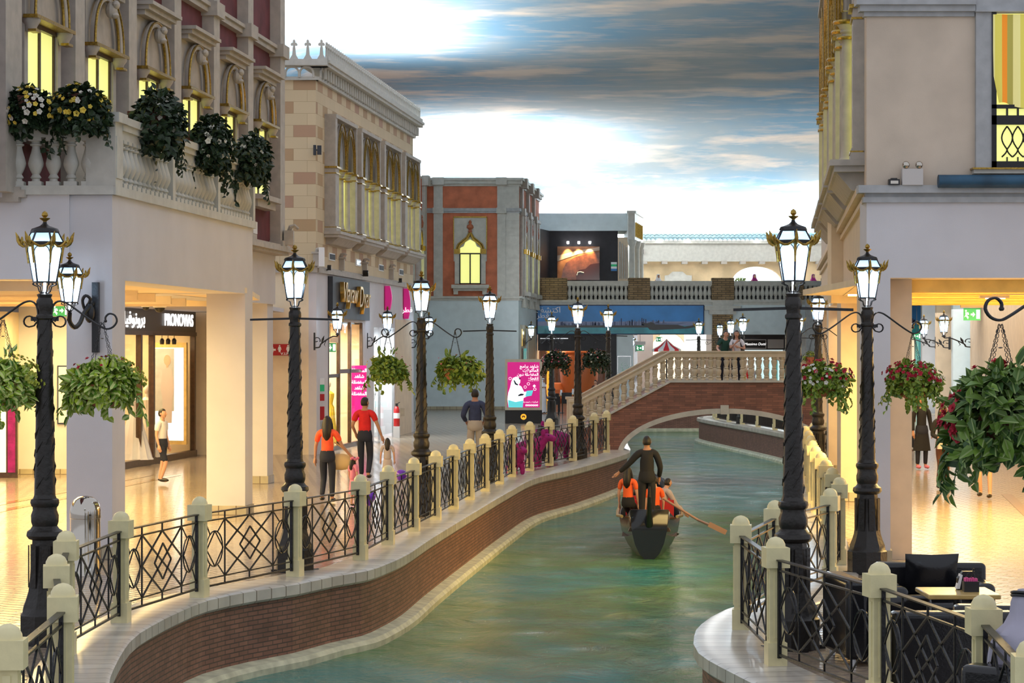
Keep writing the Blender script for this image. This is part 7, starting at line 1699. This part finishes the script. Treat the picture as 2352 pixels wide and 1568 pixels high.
# ================================================================ GONDOLA
gx, gy = X(1487,43.2), 42.6
gd = thing('gondola', 'black gondola heading away up the canal', 'gondola', (gx, gy, WL), -.06)
b = MB(); n = 22; L = 8.6; vs = []; fs = []; m = 11
for i in range(n+1):
    t_ = i/n; y = t_*L; w = .60*math.sin(PI*min(1, max(0, (t_*.86+.10))))**.55; e = abs(t_-.45)/.55; sheer = .58+.55*max(0, e-.35)**1.7*2.0; keel = -.12+.55*max(0, e-.62)**1.6*2.2
    if i == 0: w = .34
    if i == n: w = .04
    for k in range(m):
        a = PI*k/(m-1); vs.append((-w*math.cos(a)*(1-.10*math.sin(a)), y, sheer-(sheer-keel)*math.sin(a)**.75))
for i in range(n):
    for k in range(m-1): fs.append((i*m+k, i*m+k+1, (i+1)*m+k+1, (i+1)*m+k))
fs.append(tuple(range(m))); fs.append(tuple(reversed(range(n*m, n*m+m))))
b.add(vs, fs); hu = ob('hull', fixn(b.mesh('hull')), 'hull', gd); md = hu.modifiers.new('solid', 'SOLIDIFY'); md.thickness = .035
b = MB(); b.add([(-.50,.9,.34),(.50,.9,.34),(.52,5.5,.30),(-.52,5.5,.30)], [(0,1,2,3)]); b.prism([(-.38,.48),(.38,.48),(.34,.56),(-.34,.56)], .15, 1.5); ob('deck', b, 'darkwood', gd)
b = MB()
for sg in (-1, 1): b.tube([(sg*.50,.9,.70),(sg*.60,2.0,.64),(sg*.62,3.4,.62),(sg*.60,4.6,.64)], .03, 6)
ob('gunwale', b, 'gold', gd); b = MB(); b.tube([(0,.02,.60),(0,-.16,.86),(0,-.22,1.12),(0,-.12,1.30)], [.07,.05,.035,.02], 8); ob('stern_post', b, 'hull', gd)
b = MB(); b.tube([(0,L-.2,.9),(0,L+.05,1.3),(0,L+.02,1.6),(0,L-.12,1.62)], [.05,.05,.04,.02], 8); ob('prow_iron', b, 'steel', gd)
for k, y in enumerate((2.6, 3.9)):
    b = MB(); b.box(-.46,y,.34,.46,y+.5,.52); b.box(-.46,y+.5,.34,.46,y+.58,.86); ob('bench', b, 'red', gd)
gh = WL+.60
tp, J = person('gondolier in black standing at the stern with one arm stretched out', (gx, gy+.75, WL+.56), PI, 1.60, 'darkcloth', 'darkcloth', hair='short', build=1.05, P=dict(el=(.34,-.02,1.22), wl=(.56,-.10,1.02), sl=(.18,.01,1.41), sr=(-.18,.01,1.41), er=(-.27,-.02,1.14), wr=(-.25,-.18,.92)), shoes='straw')
tp2, J2 = person('passenger with long hair in the left seat of the gondola', (gx-.26, gy+2.4, WL+.10), PI-.4, 1.42, 'lifevest', 'darkcloth', 'short', 'skinlight', 'long', female=True, P=dict(kl=(-.1,-.40,.66), al=(-.1,-.42,.30), kr=(.1,-.40,.66), ar=(.1,-.42,.30)))
person('passenger in an orange life vest in the right seat of the gondola', (gx+.24, gy+2.5, WL-.02), PI+.3, 1.36, 'lifevest', 'darkcloth', 'short', 'skinlight', 'short', P=dict(kl=(-.1,-.40,.66), al=(-.1,-.42,.30), kr=(.1,-.40,.66), ar=(.1,-.42,.30)))
person('passenger in a pale top leaning out over the right side of the gondola', (gx+.40, gy+3.4, WL-.06), PI-1.0, 1.34, 'dresscloth', 'darkcloth', 'long', 'skinlight', 'short', lean=.35, P=dict(kl=(-.1,-.35,.66), al=(-.1,-.3,.34), kr=(.1,-.35,.66), ar=(.1,-.3,.34), el=(-.28,-.30,1.05), wl=(-.36,-.50,.86)))
t = thing('oar', 'long wooden oar slanting down to the water on the right', 'oar', (0,0,0)); 
b = MB(); b.tube([(gx+.28, gy+.55, .10), (gx+.9, gy+.4, -.28), (X(1655,42), 42.0, Zh(1216,42))], .022, 8); b.cbox((X(1648,42), 42, Zh(1213,42)), (.34,.02,.09), Matrix.Rotation(.45,3,'Y')); ob('shaft', b, 'oar', t)

# ================================================================ CAFE SEATING, RIGHT FOREGROUND
def armchair(x, y, rz, w, lab, cush=False, d=.78, h=.76):
    t = thing('armchair', lab, 'armchair', (x, y, 0), rz, 'black leather armchairs')
    def soft(nm, x0,y0,z0,x1,y1,z1, bv=.045, m='leather'):
        b = MB(); b.box(x0,y0,z0,x1,y1,z1); o = ob(nm, b.mesh(nm), m, t); md = o.modifiers.new('bevel','BEVEL'); md.width = bv; md.segments = 4; return o
    soft('backrest', -w/2,d/2-.20,.06,w/2,d/2,h); soft('armrest', -w/2,-d/2,.06,-w/2+.18,d/2-.18,h-.14,.06); soft('armrest', w/2-.18,-d/2,.06,w/2,d/2-.18,h-.14,.06)
    soft('seat', -w/2+.17,-d/2,.08,w/2-.17,d/2-.18,.44)
    for i in (-1,1):
        for j in (-1,1): b = MB(); b.lathe([(.03,0),(.025,.07)], 8, (i*(w/2-.08), j*(d/2-.08), 0)); ob('leg', b, 'steel', t)
    if cush:
        b = MB(); n = 10
        vs = []
        for sgn in (-1, 1):
            for i in range(n+1):
                for j in range(n+1):
                    u, v = i/n*2-1, j/n*2-1; bul = (1-u**4)*(1-v**4)*.09; k = 1+.06*abs(u*v)
                    vs.append((u*.24*k, sgn*bul, .20*v*k))
        fs = []
        for s_ in range(2):
            o_ = s_*(n+1)**2
            for i in range(n):
                for j in range(n): f = (o_+i*(n+1)+j, o_+(i+1)*(n+1)+j, o_+(i+1)*(n+1)+j+1, o_+i*(n+1)+j+1); fs.append(f if s_ else f[::-1])
        b.add(vs, fs); q = thing('cushion', 'plump black cushion leaning on the backrest of the far armchair', 'cushion', (x-.03, y-.02, .665), rz+.08); o = ob('cover', b, 'leather', q, (0,0,0), (.25,0,0))
    return t
armchair(3.28, 21.55, .10+PI/2, .95, 'black leather armchair side-on behind the nearest right lamp, grey side showing')
armchair(3.98, 22.6, -.04, 1.05, 'black leather armchair facing the camera with a cushion on it', True)
armchair(3.42, 18.9, PI+.02, .98, 'black leather armchair turned away, nearest the railing left of the table')
armchair(4.02, 19.35, PI-.1, .95, 'black leather armchair turned away right of centre, beside the seated person')
armchair(3.50, 15.5, PI*.8, .95, 'black leather armchair nearest the camera, the robed person sits in it')
tb = thing('coffee_table', 'low square wooden table between the black armchairs', 'table', (3.86, 20.75, 0)); b = MB(); b.box(-.31,-.34,.66,.31,.34,.70); o = ob('tabletop', b, 'wood', tb); md = o.modifiers.new('b','BEVEL'); md.width = .008
b = MB(); b.lathe([(.22,0),(.22,.02),(.035,.04),(.035,.66)], 16); ob('pedestal', b, 'iron', tb)
t = thing('sugar_caddy', 'black caddy of pink sugar packets on the wooden table', 'caddy', (3.965, 20.70, .70)); b = MB(); b.box(-.065,-.05,0,.065,.05,.09); ob('box', b, 'black', t)
for k in range(7): b = MB(); b.box(-.055+.016*k,-.035,.05,-.043+.016*k,.035,.118+.006*math.sin(k*2)); ob('packet', b, 'pinkpack', t)
b = MB(); b.tube([(-.04,.0,.08),(-.03,0,.15),(0,0,.17),(.03,0,.15),(.04,0,.08)], .004, 6); b.bar((.01,.0,.1),(.025,0,.20),.012); ob('handle', b, 'iron', t)
t = thing('card_terminal', 'black and white napkin holder behind the sugar caddy', 'napkin holder', (3.965, 20.86, .70)); b = MB(); b.prism([(-.09,0),(.10,0),(.10,.12),(.06,.16),(-.04,.16),(-.085,.10)], -.03, .05); ob('body', fixn(b.mesh('body', False)), 'black', t); b = MB(); b.prism([(-.10,.01),(-.07,.01),(-.045,.13),(-.065,.14)], -.035, .045); ob('napkins', b, 'white', t)
t = thing('crumpled_bag', 'patterned cloth bag on the side-on armchair', 'bag', (3.32, 21.4, .50)); b = MB(); b.ball((0,0,.06), (.14,.10,.07), 14, 8); ob('bag_body', b, 'cushion', t)
# seated person in white robe and headscarf at the right edge
sp = thing('person', 'person in lilac robe and headscarf seated at the right edge', 'person', (X(2352,15.6), 15.6, -.02), PI*.8, None, .875)
vs = [(V((0,0,.50)),(.19,.16)), (V((0,.02,.72)),(.17,.13)), (V((0,.0,.95)),(.19,.13)), (V((0,0,1.10)),.075), (V((0,-.02,1.17)),.055), (V((0,-.03,1.25)),(.075,.085)), (V((0,-.035,1.34)),(.075,.085)), (V((-.19,0,1.02)),.075), (V((.19,0,1.02)),.075), (V((-.25,-.06,.78)),.055), (V((.25,-.06,.78)),.055), (V((-.20,-.28,.70)),.035), (V((.20,-.28,.70)),.035),
      (V((-.12,-.05,.48)),.11), (V((.12,-.05,.48)),.11), (V((-.14,-.45,.48)),.075), (V((.14,-.45,.48)),.075), (V((-.14,-.46,.08)),.05), (V((.14,-.46,.08)),.05)]
skinned('body', [(v, r) for v, r in vs], [(0,1),(1,2),(2,3),(3,4),(4,5),(5,6),(3,7),(3,8),(7,9),(8,10),(9,11),(10,12),(0,13),(0,14),(13,15),(14,16),(15,17),(16,18)], 'skin', sp)
skinned('robe', [(v, tuple(x+.025 for x in (r if isinstance(r, tuple) else (r, r)))) for v, r in vs[:3]+vs[7:11]+vs[13:19]]+[(V((0,0,1.07)), (.10,.09))], [(0,1),(1,2),(2,13),(13,3),(13,4),(3,5),(4,6),(0,7),(0,8),(7,9),(8,10),(9,11),(10,12)], 'lilac', sp)
b = MB(); prof = [(.0,.135),(.05,.13),(.09,.09),(.105,.03),(.11,-.05),(.15,-.13),(.22,-.20),(.245,-.34),(.22,-.46)]; n = 40; vs = []; fs = []
for i, (r, z) in enumerate(prof):
    for k in range(n): a = 2*PI*k/n; f_ = max(0, -math.sin(a)); vs.append((max(r,.001)*math.cos(a)*(1+.07*math.sin(7*a+i)*min(1,i/4)), (r*math.sin(a)*(1-.5*f_*(z < .05)))*(1+.07*math.sin(7*a+i)*min(1,i/4))-.02, 1.30+z-(.05*math.sin(3*a) if i > 6 else 0)))
for i in range(len(prof)-1):
    for k in range(n): fs.append((i*n+k, i*n+(k+1) % n, (i+1)*n+(k+1) % n, (i+1)*n+k))
b.add(vs, fs); ob('headscarf', b, 'lilac', sp); b = MB()
for q in (0, .022): b.tube([(.098*math.cos(k*PI/10), .105*math.sin(k*PI/10)-.02, 1.375+q+.02*math.sin(k*PI/10)) for k in range(20)], .011, 6, True)
ob('head_cord', b, 'black', sp)
for sg in (-1, 1):
    b = MB(); c = V((sg*.20,-.28,.70)); d = V((-sg*.3,-.9,-.1)).normalized(); b.tube([c, c+d*.05, c+d*.10], [.026,.036,.03], 8)
    for i in range(4): o_ = V((.9,-.3*sg,0))*(-.026+.018*i); b.tube([c+d*.09+o_, c+d*.14+o_, c+d*.165+o_-V((0,0,.02))], [.010,.009,.007], 6)
    b.tube([c+d*.03, c+d*.07+V((-sg*.04,0,.01)), c+d*.10+V((-sg*.05,0,.01))], [.013,.011,.008], 6); ob('hand', b, 'skin', sp)
    ob('shoe', MB().ball((sg*.14,-.52,.05), (.05,.13,.045), 10, 8), 'black', sp)
